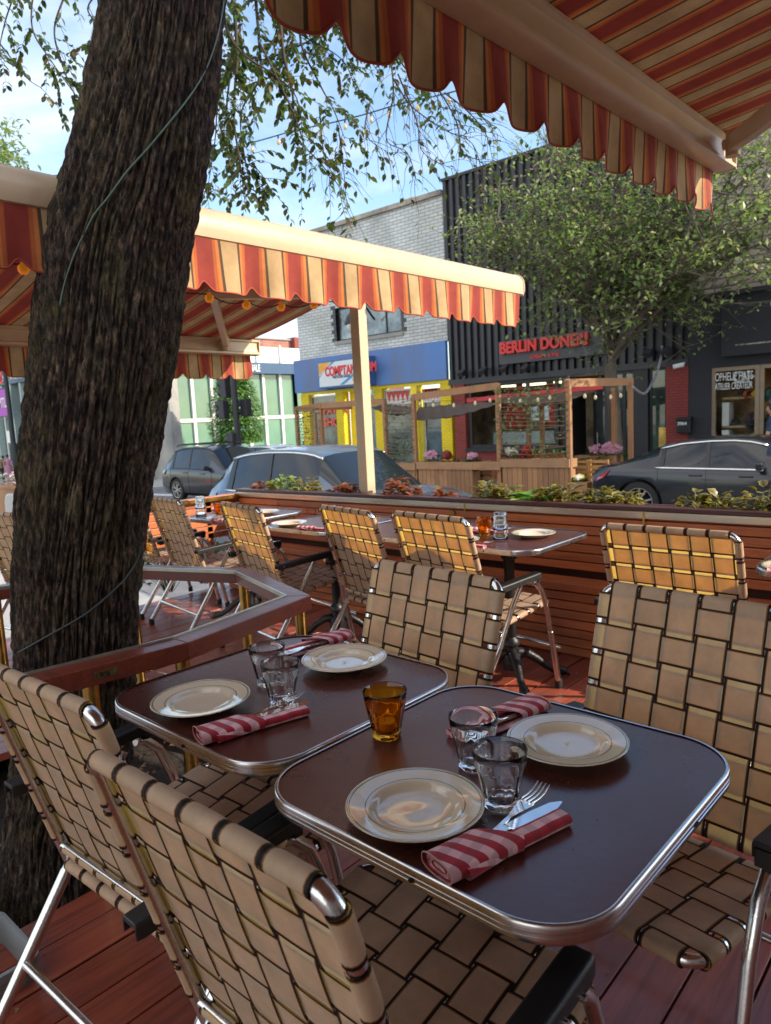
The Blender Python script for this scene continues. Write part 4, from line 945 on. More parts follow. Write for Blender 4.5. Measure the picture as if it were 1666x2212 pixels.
# ================= ground =================
ASPH=M('asphalt',(.16,.16,.165),.85,0,var=.18,scale=2,bump=.3,bscale=120)
CONC=M('pavement_concrete',(.34,.33,.31),.85,0,var=.12,scale=1.5,bump=.2,bscale=60)
KERB=M('kerb_stone',(.36,.35,.33),.8,0,var=.1,scale=3)
mb=MB(); mb.grid(lambda u,v:(-300+500*u,-60+400*v,gz(-300+500*u)),40,4); tag(mb.build('street',ASPH,None,180),kind='structure')
def slab(x0,x1,y0,y1,h,name,mat):
    mb=MB(); n=12
    for i in range(n):
        a=x0+(x1-x0)*i/n; b=x0+(x1-x0)*(i+1)/n
        vs=[(a,y0,gz(a)-.2),(b,y0,gz(b)-.2),(b,y1,gz(b)-.2),(a,y1,gz(a)-.2),(a,y0,gz(a)+h),(b,y0,gz(b)+h),(b,y1,gz(b)+h),(a,y1,gz(a)+h)]
        mb.add(vs,[(4,5,6,7),(0,1,5,4)]+([(3,0,4,7)] if i==0 else [])+([(1,2,6,5)] if i==n-1 else []))
    return tag(mb.build(name,mat,None,0),kind='structure')
FY=17.9; KY=14.35
slab(-20.6,40,KY+.15,FY+12,.13,'pavement',CONC); slab(-20.6,40,KY,KY+.148,.135,'kerb',KERB)
slab(-70,-25.4,KY+.15,FY+30,.13,'pavement_corner',CONC); slab(-70,-25.4,KY,KY+.148,.135,'kerb_corner',KERB)
slab(-20,40,-30,4.3,.12,'near_pavement',CONC)
mb=MB()
for i in range(9): y=6.2+i*.9; mb.add([(-21.6,y,gz(-21.6)+.004),(-24.4,y,gz(-24.4)+.004),(-24.4,y+.45,gz(-24.4)+.004),(-21.6,y+.45,gz(-21.6)+.004)],[(3,2,1,0)])
for i in range(12): x=-20+i*4.; mb.add([(x,9.3,gz(x)+.004),(x+2,9.3,gz(x+2)+.004),(x+2,9.42,gz(x+2)+.004),(x,9.42,gz(x)+.004)],[(0,1,2,3)])
tag(mb.build('road_markings',M('road_paint',(.6,.6,.58),.7,0,var=.15,scale=8),None,0),kind='structure')
def F(x,y): p=PY(x,y,FY); return p.x,p.z
ZB=-1.0
WB=brick('white_glazed_brick',(.62,.64,.62),(.50,.53,.53),(.26,.28,.29),.32,.10)
BLUEP=M('faded_blue_paint',(.06,.15,.37),.6,0,var=.35,scale=1.2,stretch=(1,1,.25),col2=(.12,.15,.25),bump=.1)
YEL=brick('yellow_painted_brick',(.80,.62,.012),(.74,.56,.01),(.58,.43,.01),.2,.068,bump=.6)
YELP=M('yellow_paint',(.80,.62,.012),.5,0,var=.08)
REDB=brick('red_painted_brick',(.30,.045,.035),(.25,.035,.03),(.17,.028,.022),.2,.068,bump=.8)
DARKF=M('charcoal_render',(.022,.023,.030),.75,0,var=.15,scale=2,bump=.3,bscale=90)
STONE=brick('rough_beige_stone',(.36,.31,.25),(.27,.235,.19),(.15,.13,.11),.55,.19,bump=1.0,ms=.02)
CLAD=M('charcoal_metal_cladding',(.030,.030,.036),.42,.2,var=.12,scale=2)
FRAME=M('black_frame',(.015,.015,.017),.4,.2,var=.1)
def shopglass(name,tint=(.03,.04,.045)):
    return M(name,tint,.03,0,var=.35,scale=.8,spec=.9)
SG=shopglass('shop_glass')
CLEAR=M('clear_pane',(.9,.95,.95),.0,0,var=0,trans=1,ior=1.03,spec=1)
INT=M('shop_interior',(.22,.17,.11),.8,0,var=.5,scale=1.4)
def wallbox(name,x0,x1,z0,z1,mat,par,y0=FY,d=.3,bev=0):
    mb=MB(); mb.box((x0,y0,z0),(x1,y0+d,z1)); o=mb.build(name,mat,par,0,bev=bev); return o
def window(par,x0,x1,z0,z1,frame=FRAME,glass=SG,y=FY+.12,fw_=.06,mull=(),pane=True,name='window',sillm=None):
    mb=MB(); mb.box((x0,y-.02,z0),(x0+fw_,y+.05,z1)); mb.box((x1-fw_,y-.02,z0),(x1,y+.05,z1)); mb.box((x0+fw_,y-.018,z1-fw_),(x1-fw_,y+.05,z1)); mb.box((x0+fw_,y-.018,z0),(x1-fw_,y+.05,z0+fw_))
    for m_ in mull: mb.box((m_-fw_/2,y-.016,z0+fw_),(m_+fw_/2,y+.05,z1-fw_))
    f=mb.build(name,frame,par,0)
    mb=MB(); mb.box((x0+fw_*.6,y+.01,z0+fw_*.6),(x1-fw_*.6,y+.025,z1-fw_*.6)); mb.build('pane',glass,f,0)
    return f
def zero(root):
    for ch in [o for o in bpy.data.objects if o.parent==root]: ch.location=ch.location-Vector(root.location)
XL1=F(648,782)[0]; X12=F(969,780)[0]; X23=F(1488,780)[0]
ztop=7.85; zbt=F(969,735)[1]; zyt=F(968.6,819.4)[1]
# ---- building 1 : white brick over blue & yellow shop ----
b1=empty('brick_shop_building',(0,FY,ZB),'two storey white brick building with blue fascia and bright yellow shopfront','building')
u0,uz=F(728,735)[0],F(728,738)[1]; u1=F(868,717)[0]; uzt=F(868,655)[1]+.25
mb=MB(); W_=[(XL1,u0,zbt,ztop),(u1,X12,zbt,ztop),(u0,u1,zbt,uz),(u0,u1,uzt,ztop)]
for a,b,c,d in W_: mb.box((a,FY,c),(b,FY+.3,d))
mb.box((XL1,FY+.3,ZB),(XL1+.3,FY+2.6,ztop)); mb.build('brick_wall',WB,b1,0)
QUO=M('dark_quoin',(.07,.075,.08),.7,0,var=.2); mb=MB(); mq=MB(); z=uz
k=0
while z<uzt:
    e=.12 if k%2 else .22; mb.box((u0-e,FY-.008,z),(u0,FY+.1,z+.13)); mq.box((u1,FY-.008,z),(u1+e,FY+.1,z+.13)); z+=.135; k+=1
mb.build('quoins',QUO,b1,0); mq.build('quoins',QUO,b1,0)
window(b1,u0,u1,uz,uzt,glass=M('upper_window_glass',(.22,.27,.29),.05,0,var=.5,scale=1.6,spec=1),mull=((u0+u1)/2-.55,(u0+u1)/2+.75))
wallbox('window_sill',u0-.1,u1+.1,uz-.12,uz,M('stone_sill',(.3,.29,.27),.8),b1,FY-.06,.16)
mb=MB(); mb.box((XL1-.08,FY-.10,ztop),(X12,FY+.4,ztop+.14)); mb.build('cornice',M('cornice_concrete',(.36,.32,.27),.85,0,var=.3,scale=2),b1,0)
mb=MB(); cx=F(862,460)[0]; mb.box((cx-.3,FY+.6,ztop+.14),(cx+.15,FY+1,ztop+.42)); mb.box((F(738,495)[0],FY+.6,ztop+.14),(F(738,495)[0]+.5,FY+1,ztop+.3)); mb.build('chimney',M('roof_vent',(.35,.25,.16),.8),b1,0)
mb=MB(); mb.box((XL1-.22,FY-.13,zyt),(X12,FY-.001,zbt)); mb.box((XL1-.22,FY-.001,zyt),(XL1-.01,FY+2,zbt)); mb.build('fascia',BLUEP,b1,0,bev=.01)
def Fx(zx): return F(623.6+zx*.2279,900)[0]
# piers (zoom coords)
PR=[(138,208),(462,528),(828,900),(1452,1552)]
# perspective: use bearing at mid height for x
def xz(zx,zy): return F(623.6+zx*.2279,732+zy*.2279)
for a,b in PR: mb=MB(); mb.box((xz(a,800)[0],FY-.02,ZB),(xz(b,800)[0],FY+.3,zyt-.10)); mb.build('yellow_pier',YEL,b1,0)
mb=MB(); mb.box((XL1,FY-.03,zyt-.10),(X12,FY+.3,zyt)); x=xz(1205,800)[0]; mb.box((x-.14,FY-.02,ZB),(x+.10,FY+.3,zyt-.10)); x=xz(560,800)[0]; mb.box((x-.12,FY+.3,ZB),(x+.12,FY+1.1,zyt-.1)); mb.build('yellow_trim',YELP,b1,0)
SHOPA=M('thrift_shop_window',(.10,.13,.12),.05,0,var=.8,scale=1.3,spec=1)
wins=[(212,460,0),(905,1172,0)]
for a,b,_ in wins:
    f=window(b1,xz(a,800)[0],xz(b,800)[0],-.25,zyt-.16,frame=M('silver_frame',(.45,.44,.40),.4,.6),glass=SHOPA,y=FY+.10,fw_=.05)
    zz=-.45; wallbox('base_panel',xz(a,800)[0],xz(b,800)[0],ZB,-.25,YELP,b1,FY+.02,.25)
for a,b in ((640,826),(1245,1452)):
    x0,x1=xz(a,800)[0],xz(b,800)[0]
    d=window(b1,x0,x1,-.7,zyt-.22,frame=M('silver_frame'),glass=M('door_glass',(.09,.13,.16),.04,0,var=.4,scale=1.2,spec=1),y=FY+.22,fw_=.07,name='door')
    mb=MB(); mb.box((x0+.1,FY+.14,.35),(x0+.13,FY+.2,.65)); mb.build('handle',ALU,d,0)
# red bunting in the two right hand openings
BUNT=M('bunting_red',(.45,.06,.05),.7,0,var=.1); BW=M('bunting_white',(.55,.52,.5),.7,0,var=.1)
for a,b in ((910,1168),(1250,1448)):
    x0,x1=xz(a,800)[0],xz(b,800)[0]; mb=MB(); mb.m=0; z1=zyt-.23; mb.box((x0+.06,FY+.075,z1-.42),(x1-.06,FY+.078,z1))
    o=mb.build('window_banner',BW,b1,0); mb=MB(); n=5
    for i in range(n): xx=x0+.1+(x1-x0-.2)*(i+.5)/n; mb.add([(xx-.12,FY+.072,z1),(xx+.12,FY+.072,z1),(xx,FY+.072,z1-.36)],[(0,2,1)])
    mb.build('pennants',BUNT,o,0)
# neon style text in left window
def lit(n,c): return M(n,c,.6,0,var=0,emit=(c,.5))
x0=xz(320,800)[0]; t=text('PAWN\nSHOP',.42,'window_lettering',M('red_letters',(.75,.10,.06),.5,0,var=0),b1,facY(x0,FY+.05,xz(320,720)[1]),ext=.01,off=.008)
# brown barrel silhouettes and plants inside windows
mb=MB(); xx=xz(410,900)[0]; mb.lathe([(.28,-.6),(.36,-.2),(.36,.1),(.28,.5)],20,(xx,FY+.05-.0,0),cap1=True); 
ob=mb.build('barrel',M('barrel_wood',(.30,.17,.09),.6,0,var=.2),None,40); tag(ob,'brown wooden barrel standing before the left shop window of the yellow shopfront','barrel')
# sign box
s0,s1=xz(378,350),xz(850,300); sz0=xz(600,445)[1]-.04; sz1=xz(600,205)[1]+.04
sg=empty('shop_sign',((s0[0]+s1[0])/2,FY-.13,sz0),'white and orange lightbox sign reading COMPTANT.COM on the blue fascia','sign')
YS=FY-.50
mb=MB(); mb.box((s0[0],YS,sz0),(s1[0]+.02,FY-.14,sz1)); mb.build('sign_box',M('blue_sign_box',(.05,.13,.33),.45,0,var=.1),sg,0,bev=.01)
fx0,fx1=s0[0]+.06,s1[0]-.04; fz0,fz1=sz0+.06,sz1-.06
mb=MB(); mb.box((fx0,YS-.012,fz0),(fx1,YS-.001,fz1)); mb.build('sign_face',M('sign_white',(.60,.66,.68),.35,0,var=.04),sg,0)
w=fx1-fx0; h=fz1-fz0; SO=M('sign_orange',(.75,.36,.03),.4,0,var=.15,scale=9); SBl=M('sign_blue',(.06,.25,.5),.4,0,var=0); SR=M('sign_red',(.62,.02,.03),.4,0,var=0)
def flat(name,pts,mat,par,y): 
    mb=MB(); mb.prism([(fx0+w*a,fz0+h*b) for a,b in pts],'Y',y-.004,y); return mb.build(name,mat,par,0,recalc=True)
flat('orange_corner',[(0,1),(.27,1),(.16,.78),(0,.48)],SO,sg,YS-.0135); flat('orange_patch',[(.73,.02),(1,.02),(1,.46),(.86,.50),(.76,.38),(.70,.2)],SO,sg,YS-.0135)
flat('blue_stripe',[(.29,1),(.36,1),(.10,.62),(.0,.36),(.0,.42)],SBl,sg,YS-.0135); flat('blue_stripe',[(.44,.02),(.52,.02),(.72,.30),(.84,.55),(1,.55),(1,.58),(.82,.58)],SBl,sg,YS-.0135)
text('COMPTANT.COM',.42,'sign_letters',SR,sg,Matrix.Translation((fx0+.14*w,YS-.02,fz0+h*.44))@Matrix.Rotation(PI/2,4,'X')@Matrix.Shear('XY',4,(.0,.0)) ,ext=.008,off=.016,sx=.80*w/2.55)
text('PRETS SUR GAGES',.12,'small_letters',M('sign_navy',(.03,.05,.12),.5,var=0),sg,facY(fx0+.30*w,YS-.02,fz0+h*.31),ext=.004,off=.002,sx=.85)
zero(sg)
# wall lantern
lx,lz=PY(763,700,FY-1.6).x,PY(763,700,FY-1.6).z
ln=empty('street_lantern',(lx,FY-.1,lz),'black gooseneck lantern with clear glass hanging before the upper window','lantern')
mb=MB(); LY=FY-1.6; mb.tube(crv([Vector((lx-.5,FY-.05,lz+.3)),Vector((lx-.45,FY-.8,lz+.9)),Vector((lx-.25,LY+.1,lz+1.05)),Vector((lx,LY,lz+.75)),Vector((lx,LY,lz+.45))],6),.035,8); mb.build('bracket',IRON,ln,180)
mb=MB(); mb.lathe([(.03,.5),(.07,.42),(.09,.34),(.2,.22),(.27,.06),(.28,0),(.22,0)],20,(lx,LY,lz),cap0=True); mb.build('lamp_shade',IRON,ln,60)
mb=MB(); mb.lathe([(.19,0),(.2,-.08),(.15,-.22),(.06,-.30),(.001,-.31)],20,(lx,LY,lz)); mb.build('globe',M('lantern_glass',(.55,.55,.5),.1,0,var=.1,spec=1),ln,60)
zero(ln)
zero(b1)
# ---- building 2 : charcoal clad doner shop ----
b2=empty('clad_shop_building',(0,FY,ZB),'dark corrugated metal clad building over a glazed doner restaurant with red brick base','building')
zcl=F(1030,816)[1]
mb=MB(); x=X12+.02; zt=ztop+.35
mb.box((X12,FY+.06,zcl),(X23,FY+.3,zt))
while x<X23-.1: mb.prism([(x,FY+.06),(x+.03,FY-.03),(x+.13,FY-.03),(x+.16,FY+.06)],'Z',zcl,zt); x+=.235
mb.box((X12,FY-.05,zcl-.16),(X23,FY+.1,zcl)); mb.build('cladding',CLAD,b2,0)
mb=MB(); mb.box((X12,FY-.06,zt),(X23,FY+.3,zt+.08)); mb.build('parapet_cap',BLACKM,b2,0)
def G(px,py): return F(px,py)
piers=[(983,1006),(1440,1488)]
for a,b in piers: wallbox('brick_pier',G(a,870)[0],G(b,870)[0],ZB,zcl-.16,REDB,b2,FY-.04,.35)
xw0,xw1=G(1010,880)[0],G(1204,880)[0]; zs=G(1030,968)[1]
wallbox('brick_base',G(1006,900)[0],G(1218,900)[0],ZB,zs-.1,REDB,b2,FY-.02,.3)
wallbox('window_ledge',G(1007,900)[0],G(1218,900)[0],zs-.1,zs,FRAME,b2,FY-.1,.35)
mb=MB(); mb.box((X12,FY+1.8,ZB),(X23,FY+1.9,zcl)); mb.box((X12-.0,FY+.3,ZB),(X12+.1,FY+1.9,zcl)); mb.box((X23-.1,FY+.3,ZB),(X23,FY+1.9,zcl)); mb.build('interior_wall',INT,b2,0)
mb=MB(); mb.box((X12,FY+.3,zcl-.2),(X23,FY+1.8,zcl-.16)); mb.box((X12,FY+.3,zs-.14),(xw1,FY+1.8,zs-.1)); mb.build('interior_ceiling',M('interior_beige',(.5,.42,.3),.8),b2,0)
mb=MB(); mb.box((xw0+.3,FY+.9,zs-.1),(xw1-.6,FY+1.3,zs+.42)); mb.build('counter',M('counter_pale',(.30,.38,.40),.5),b2,0)
mb=MB()
for k in range(3): mb.box((xw0+.5+k*1.0,FY+.7,zcl-.32),(xw0+1.2+k*1.0,FY+.82,zcl-.26))
mb.build('tube_light',M('tube_light',(.95,.9,.6),.5,0,var=0,emit=((1,.9,.55),1.2)),b2,0)
mb=MB(); mb.box((xw0+.2,FY+1.75,zs+.5),(xw0+.9,FY+1.79,zs+1.9)); mb.box((xw1-1.3,FY+1.75,zcl-1.5),(xw1-1.0,FY+1.79,zcl-.3)); mb.build('menu_board',M('menu_red',(.5,.05,.05),.6,var=.3,scale=6),b2,0)
mb=MB(); mb.box((xw1-1.0,FY+.16,zs+.75),(xw1-.35,FY+.17,zs+1.35)); mb.build('paper_notice',M('paper',(.55,.6,.62),.8,var=.1),b2,0)
window(b2,xw0,xw1,zs,zcl-.16,glass=CLEAR,y=FY+.08,fw_=.10,mull=(xw0+(xw1-xw0)*.36,xw0+(xw1-xw0)*.68))
# door recess
xd0,xd1=G(1222,880)[0],G(1306,880)[0]
mb=MB(); mb.box((xd0-.1,FY,ZB),(xd0,FY+1.2,zcl-.16)); mb.box((xd1,FY,ZB),(xd1+.12,FY+1.2,zcl-.16)); mb.box((xd0,FY+1.2,1.9),(xd1,FY+1.3,zcl-.16)); mb.build('door_recess',BLACKM,b2,0)
d=window(b2,xd0+.25,xd1-.25,-.6,1.9,glass=M('door_pane',(.06,.08,.08),.05,var=.3,scale=2,spec=1),y=FY+1.15,fw_=.08,name='door')
mb=MB(); mb.box((xd0+.38,FY+1.06,.3),(xd0+.42,FY+1.1,.7)); mb.build('handle',ALU,d,0)
xa,xb_=G(1310,880)[0],G(1372,880)[0]; window(b2,xa,xb_,.0,zcl-.16,glass=M('pane_reflect',(.04,.07,.06),.03,0,var=.9,scale=1.2,spec=1),y=FY+.08,fw_=.08,mull=(xa+.45,))
wallbox('black_pier',G(1372,880)[0],G(1400,880)[0],ZB,zcl-.16,BLACKM,b2,FY-.02,.3)
xa2,xb2=G(1401,880)[0],G(1440,880)[0]; window(b2,xa2,xb2,.05,zcl-.16,glass=M('pane_reflect'),y=FY+.08,fw_=.06)
wallbox('low_wall',G(1310,900)[0],G(1440,900)[0],ZB,.0,REDB,b2,FY-.01,.3)
mb=MB(); mb.box((G(1422,930)[0],FY+.04,.12),(G(1437,930)[0],FY+.07,.82)); o=mb.build('poster',M('poster_yellow',(.60,.42,.08),.6,0,var=.5,scale=4,col2=(.25,.12,.04)),b2,0)
mb=MB(); mb.box((G(1313,920)[0],FY+.04,.2),(G(1324,920)[0],FY+.07,.9)); mb.build('poster',M('poster_blue',(.35,.48,.55),.6,0,var=.4,scale=7),b2,0)
# small lamps + security camera
for px,py in ((998,805),(1044,800),(1090,795),(1135,795),(1400,762),(1440,758)):
    q=PY(px,py,FY-.3); fl=empty('flood_light',(q.x,FY-.1,q.z),'small black flood light under the cladding, above %s'%{998:'the left brick pier',1044:'the left side of the restaurant window',1090:'the middle of the restaurant window',1135:'the right side of the restaurant window',1400:'the black pier',1440:'the brick pier with the white camera'}[px],'flood light','flood lights under the cladding')
    mb=MB(); mb.tube([(q.x,FY-.04,q.z+.05),(q.x,FY-.3,q.z+.05)],.02,6); mb.build('arm',BLACKM,fl,0)
    mb=MB(); mb.bar((q.x,FY-.22,q.z+.04),(q.x,FY-.40,q.z-.07),.2,.14); mb.build('lamp_head',BLACKM,fl,0,bev=.01); zero(fl)
q=PY(1468,790,FY-.2); cm=empty('security_camera',(q.x,FY-.05,q.z),'white security camera at the top of the red brick pier','camera'); mb=MB(); mb.tube([(q.x+.05,FY-.04,q.z+.06),(q.x+.05,FY-.14,q.z+.04)],.03,8); mb.build('mount',WHITE,cm,40); mb=MB(); mb.tube([(q.x+.08,FY-.16,q.z+.02),(q.x-.12,FY-.28,q.z-.02)],.055,12); mb.build('camera_body',WHITE,cm,40); zero(cm)
# mailbox
q=PY(1478,918,FY-.15); mbx=empty('mailbox',(q.x,FY-.1,q.z-.2),'black wall mailbox with white number 3964 between red brick and black wall','mailbox'); mb=MB(); mb.box((q.x-.17,FY-.20,q.z-.2),(q.x+.17,FY-.045,q.z+.16)); mb.build('box',FRAME,mbx,0,bev=.02); mb=MB(); mb.box((q.x-.18,FY-.22,q.z+.10),(q.x+.18,FY-.045,q.z+.19)); mb.build('lid',FRAME,mbx,0,bev=.015); text('3964',.11,'number',WHITE,mbx,facY(q.x-.14,FY-.205,q.z),ext=.003,off=.002); zero(mbx)
# grey hose from cladding to pergola
q1=PY(1430,765,FY-.25); q2=PY(1415,815,FY-.8); q3=PY(1366,836,14.2)
ob=MB(); ob.tube(crv([q1+Vector((0,0,.2)),q1,q2,q2.lerp(q3,.5)+Vector((0,0,-.25)),q3],8),.03,8); tag(ob.build('grey_conduit',M('grey_hose',(.30,.31,.33),.5,var=.1),None,180),'grey cable conduit sagging from the dark cladding to the pergola','cable')
# sign
sx0,sx1=G(1084,760)[0],G(1311,740)[0]; szb=G(1084,789)[1]; szt=G(1083,741)[1]+.02
dg=empty('doner_sign',((sx0+sx1)/2,FY-.06,szb),'dark grey fascia sign with raised red letters reading BERLIN DONER!','sign')
mb=MB(); mb.box((sx0,FY-.16,szb),(sx1,FY-.035,szt)); mb.build('sign_panel',M('sign_grey',(.055,.055,.065),.5,0,var=.1),dg,0,bev=.01)
RL=M('red_letter',(.62,.015,.012),.35,0,var=0); hh=szt-szb
t=text('BERLIN DONER!',hh*.66,'sign_letters',RL,dg,facY(0,0,0),ext=.05,off=.006)
_bm=bmesh.new(); _bm.from_mesh(t.data)
for _dx,_dy,_dz in ((.028,.003,0),(.014,.006,.014),(.014,.009,-.012)):
    _r=bmesh.ops.duplicate(_bm,geom=[g for g in _bm.verts[:]+_bm.edges[:]+_bm.faces[:]] if _dx==.028 else _g0)
    if _dx==.028: _g0=[g for g in _bm.verts[:]+_bm.edges[:]+_bm.faces[:] if g not in set(_r['geom'])]
    for g in _r['geom']:
        if isinstance(g,bmesh.types.BMVert): g.co+=Vector((_dx,_dy,_dz))
_bm.to_mesh(t.data); _bm.free()
bbx=[v.co.x for v in t.data.vertices]; k=(sx1-sx0-.5)/(max(bbx)-min(bbx)); t.data.transform(Matrix.Translation((sx0+.08,FY-.22,szb+hh*.46))@Matrix.Diagonal((k,1,1,1)))
t=text('Grillades & Pita',hh*.22,'small_letters',RL,dg,facY(0,0,0),ext=.01,off=.004); t.data.transform(Matrix.Translation((sx0+(sx1-sx0)*.32,FY-.175,szb+hh*.13))); zero(dg)
zero(b2)
# ---- building 3 : hat shop ----
b3=empty('hat_shop_building',(0,FY,ZB),'black fronted hat shop with rough beige stone upper wall at the right edge','building')
XR3=3.5; zst=F(1494,650)[1]
wallbox('stone_wall',X23,XR3,zst+.1,8.6,STONE,b3,FY+.02,.4); wallbox('ledge',X23,XR3,zst,zst+.1,BLACKM,b3,FY-.10,.4)
hx0,hx1,hx2=G(1537,880)[0],G(1640,880)[0],G(1690,880)[0]; hz1=F(1545,795)[1]; hz0=-.45
mb=MB(); mb.box((X23,FY-.03,ZB),(hx0,FY+.3,zst)); mb.box((hx0,FY-.03,hz1),(hx2,FY+.3,zst)); mb.box((hx2,FY-.03,ZB),(XR3,FY+.3,zst)); mb.box((hx0,FY-.03,ZB),(hx1,FY+.3,hz0)); mb.build('black_wall',DARKF,b3,0)
BFR=M('bronze_frame',(.22,.17,.12),.4,.5,var=.1)
mb=MB(); mb.box((hx0-.4,FY+.3,ZB),(hx0-.3,FY+1.4,zst)); mb.box((hx0-.4,FY+1.3,ZB),(XR3,FY+1.4,zst)); mb.box((hx0-.3,FY+.3,hz1),(hx2+.3,FY+1.3,hz1+.05)); mb.box((hx2+.2,FY+.3,ZB),(hx2+.3,FY+1.3,hz1)); mb.build('interior',M('warm_interior',(.40,.28,.15),.8,0,var=.5,scale=1.1),b3,0)
mb=MB(); mb.box((hx1+.1,FY+.8,hz1-1.0),(hx2,FY+.82,hz1)); mb.build('lit_backdrop',M('lit_backdrop',(.6,.33,.05),.8,0,var=.6,scale=3,col2=(.2,.08,.02),emit=((1,.5,.05),.15)),b3,0)
mb=MB(); 
for z in (.05,.75,1.42): mb.box((hx0+.15,FY+.35,z),(hx1-.12,FY+.75,z+.05))
mb.build('shelf',M('shelf_wood',(.50,.34,.18),.6),b3,0)
mb=MB()
for z0_,z1_ in ((.1,.7),(.8,1.35),(-.5,.05)): mb.box((hx0+.15,FY+.3,z0_),(hx0+.3,FY+.7,z1_))
mb.build('shelf_side',WHITE,b3,0)
window(b3,hx0,hx1,hz0,hz1,frame=BFR,glass=CLEAR,y=FY+.02,fw_=.09)
d=window(b3,hx1+.002,hx2,ZB+.35,hz1,frame=BFR,glass=CLEAR,y=FY+.04,fw_=.09,name='door')
hr=random.Random(5); hc=[(.09,.05,.05),(.45,.12,.05),(.60,.36,.03),(.05,.12,.09),(.03,.03,.03),(.12,.09,.05),(.30,.36,.33),(.55,.38,.2),(.10,.04,.08)]
hats=[(hx0+.55,1.50,0),(hx0+.75,1.50,1),(hx0+.93,1.50,2),(hx0+1.15,1.50,3),(hx0+.42,.83,4),(hx0+.62,.83,5),(hx0+.85,.83,4),(hx0+1.1,.86,5),(hx1-.25,.95,0),(hx1-.3,.45,6),(hx1-.25,.12,3),(hx0+.7,.13,8),(hx1+.22,1.42,9),(hx1+.20,1.06,9),(hx1+.38,1.3,10),(hx1+.36,.5,7)]
hc+= [(.75,.75,.78),(.55,.06,.05)]
hn=['dark plum','orange red','bright yellow','dark green','black','brown','pale grey green','tan','purple black','white','red']
for i,(x,z,c) in enumerate(hats):
    h=empty('hat',(x,FY+(.45 if x<hx1-.4 else .28),z),hn[c]+' hat displayed in the hat shop, '+(('high in the door panel' if z>1.2 else 'low in the door panel') if x>hx1 else 'at the right end of the window' if x>hx1-.4 else 'on the upper shelf' if z>1.2 else 'on the middle shelf' if z>.5 else 'on the lower shelf'),'hat','hats in the shop window')
    mt=M('felt_'+hn[c].replace(' ','_'),hc[c],.9,0,var=.2,scale=20)
    tilt=0 if x<hx1-.4 else 1
    mb=MB(); mb.lathe([(.17,.0),(.165,.012),(.10,.014),(.09,.018)],20); o=mb.build('brim',mt,h,60); mb=MB(); mb.lathe([(.095,.01),(.092,.07),(.075,.12),(.04,.135),(.001,.125)],20); o2=mb.build('crown',mt,h,60)
    h.rotation_euler=(R(75) if tilt else 0,0,hr.uniform(0,6))
HW=M('vinyl_white',(.72,.72,.70),.5,0,var=0)
w_=hx1-hx0
for body,zz,s_ in (('OPHELIE HATS',F(1545,824)[1],.27),('ATELIER CRÉATEUR',F(1545,840)[1]-.03,.22)):
    t=text(body,s_,'window_lettering',HW,b3,facY(0,0,0),ext=.003); xs=[v.co.x for v in t.data.vertices]; k=(w_-.22)/(max(xs)-min(xs)); t.data.transform(Matrix.Translation((hx0+.08,FY-.012,zz))@Matrix.Diagonal((k,1,1,1)))
# big white OH! lettering inside the window
t=text('OH!',.36,'inner_lettering',M('vinyl_pale',(.55,.6,.6),.5,0,var=0),b3,facY(hx0+w_*.42,FY+.09,F(1600,826)[1]),ext=.003,off=.012)
mb=MB(); px0=G(1567,740)[0]; zpb=F(1590,770)[1]; mb.box((px0,FY-.30,zpb),(XR3,FY-.03,zst-.25)); mb.build('blank_sign_box',DARKF,b3,0,bev=.01)
mb=MB(); mb.box((px0+.3,FY-.305,zpb+.22),(XR3,FY-.30,zpb+.25)); mb.build('worn_edge',M('bare_metal',(.35,.33,.3),.6,0,var=.6,scale=12),b3,0)
zero(b3)
# ---- bank across the side street ----
BX=-28.8
bk=empty('bank_building',(BX,FY,ZB),'low bank building with green glass, white mullions and a navy sign band','building')
GRN=M('green_bank_glass',(.070,.175,.120),.12,0,var=.18,scale=.35,spec=.8,col2=(.045,.12,.085))
WPAN=M('white_panel',(.66,.66,.62),.5,0,var=.06)
def B(px,py): p=PX(px,py,BX); return p.y,p.z
yc=B(385,880)[0]; ye=33; zsb=B(430,806)[1]; zst2=B(430,781)[1]
mb=MB(); mb.box((BX-.3,yc,ZB),(BX-.05,ye,zsb)); mb.build('green_glass',GRN,bk,0)
GRN2=M('green_bank_glass_lower',(.105,.235,.16),.15,0,var=.15,scale=.4,spec=.8); 
mb=MB(); mb.box((BX-.04,yc,ZB+.5),(BX-.03,ye,B(500,905)[1])); mb.build('lower_glass',GRN2,bk,0)
mb=MB()
for px in (419,461,500,538,573,609,641): y=B(px,900)[0]; mb.box((BX-.05,y-.07,ZB),(BX+.08,y+.07,zsb))
k=B(641,900)[0]
while k<ye: mb.box((BX-.05,k-.07,ZB),(BX+.08,k+.07,zsb)); k+=1.55
zb_=B(500,905)[1]; mb.box((BX-.05,yc,zb_-.08),(BX+.05,ye,zb_+.08)); mb.build('mullions',WPAN,bk,0)
GST=M('grey_stone_slab',(.30,.28,.25),.6,0,var=.3,scale=.5,col2=(.13,.135,.14))
mb=MB(); mb.box((BX-.1,FY-.0,ZB-.5),(BX+.12,yc,zst2)); mb.box((BX-2.2,FY-.12,ZB-.5),(BX+.12,FY-.001,zst2)); mb.build('stone_corner',GST,bk,0,bev=.01)
ys0=B(415,790)[0]
mb=MB(); mb.box((BX-.05,ys0,zsb),(BX+.35,ye,zst2)); mb.build('sign_band',M('navy_band',(.025,.07,.14),.4,0,var=.05),bk,0)
zpt=B(600,752)[1]
mb=MB(); mb.box((BX-.05,FY,zst2),(BX+.2,ye,zpt)); mb.box((BX-.05,yc,zsb),(BX+.18,ys0,zst2)); mb.build('white_parapet',WPAN,bk,0)
mb=MB(); k=yc
while k<ye: mb.box((BX+.2,k-.04,zst2),(BX+.3,k+.04,zpt+.1)); k+=1.5
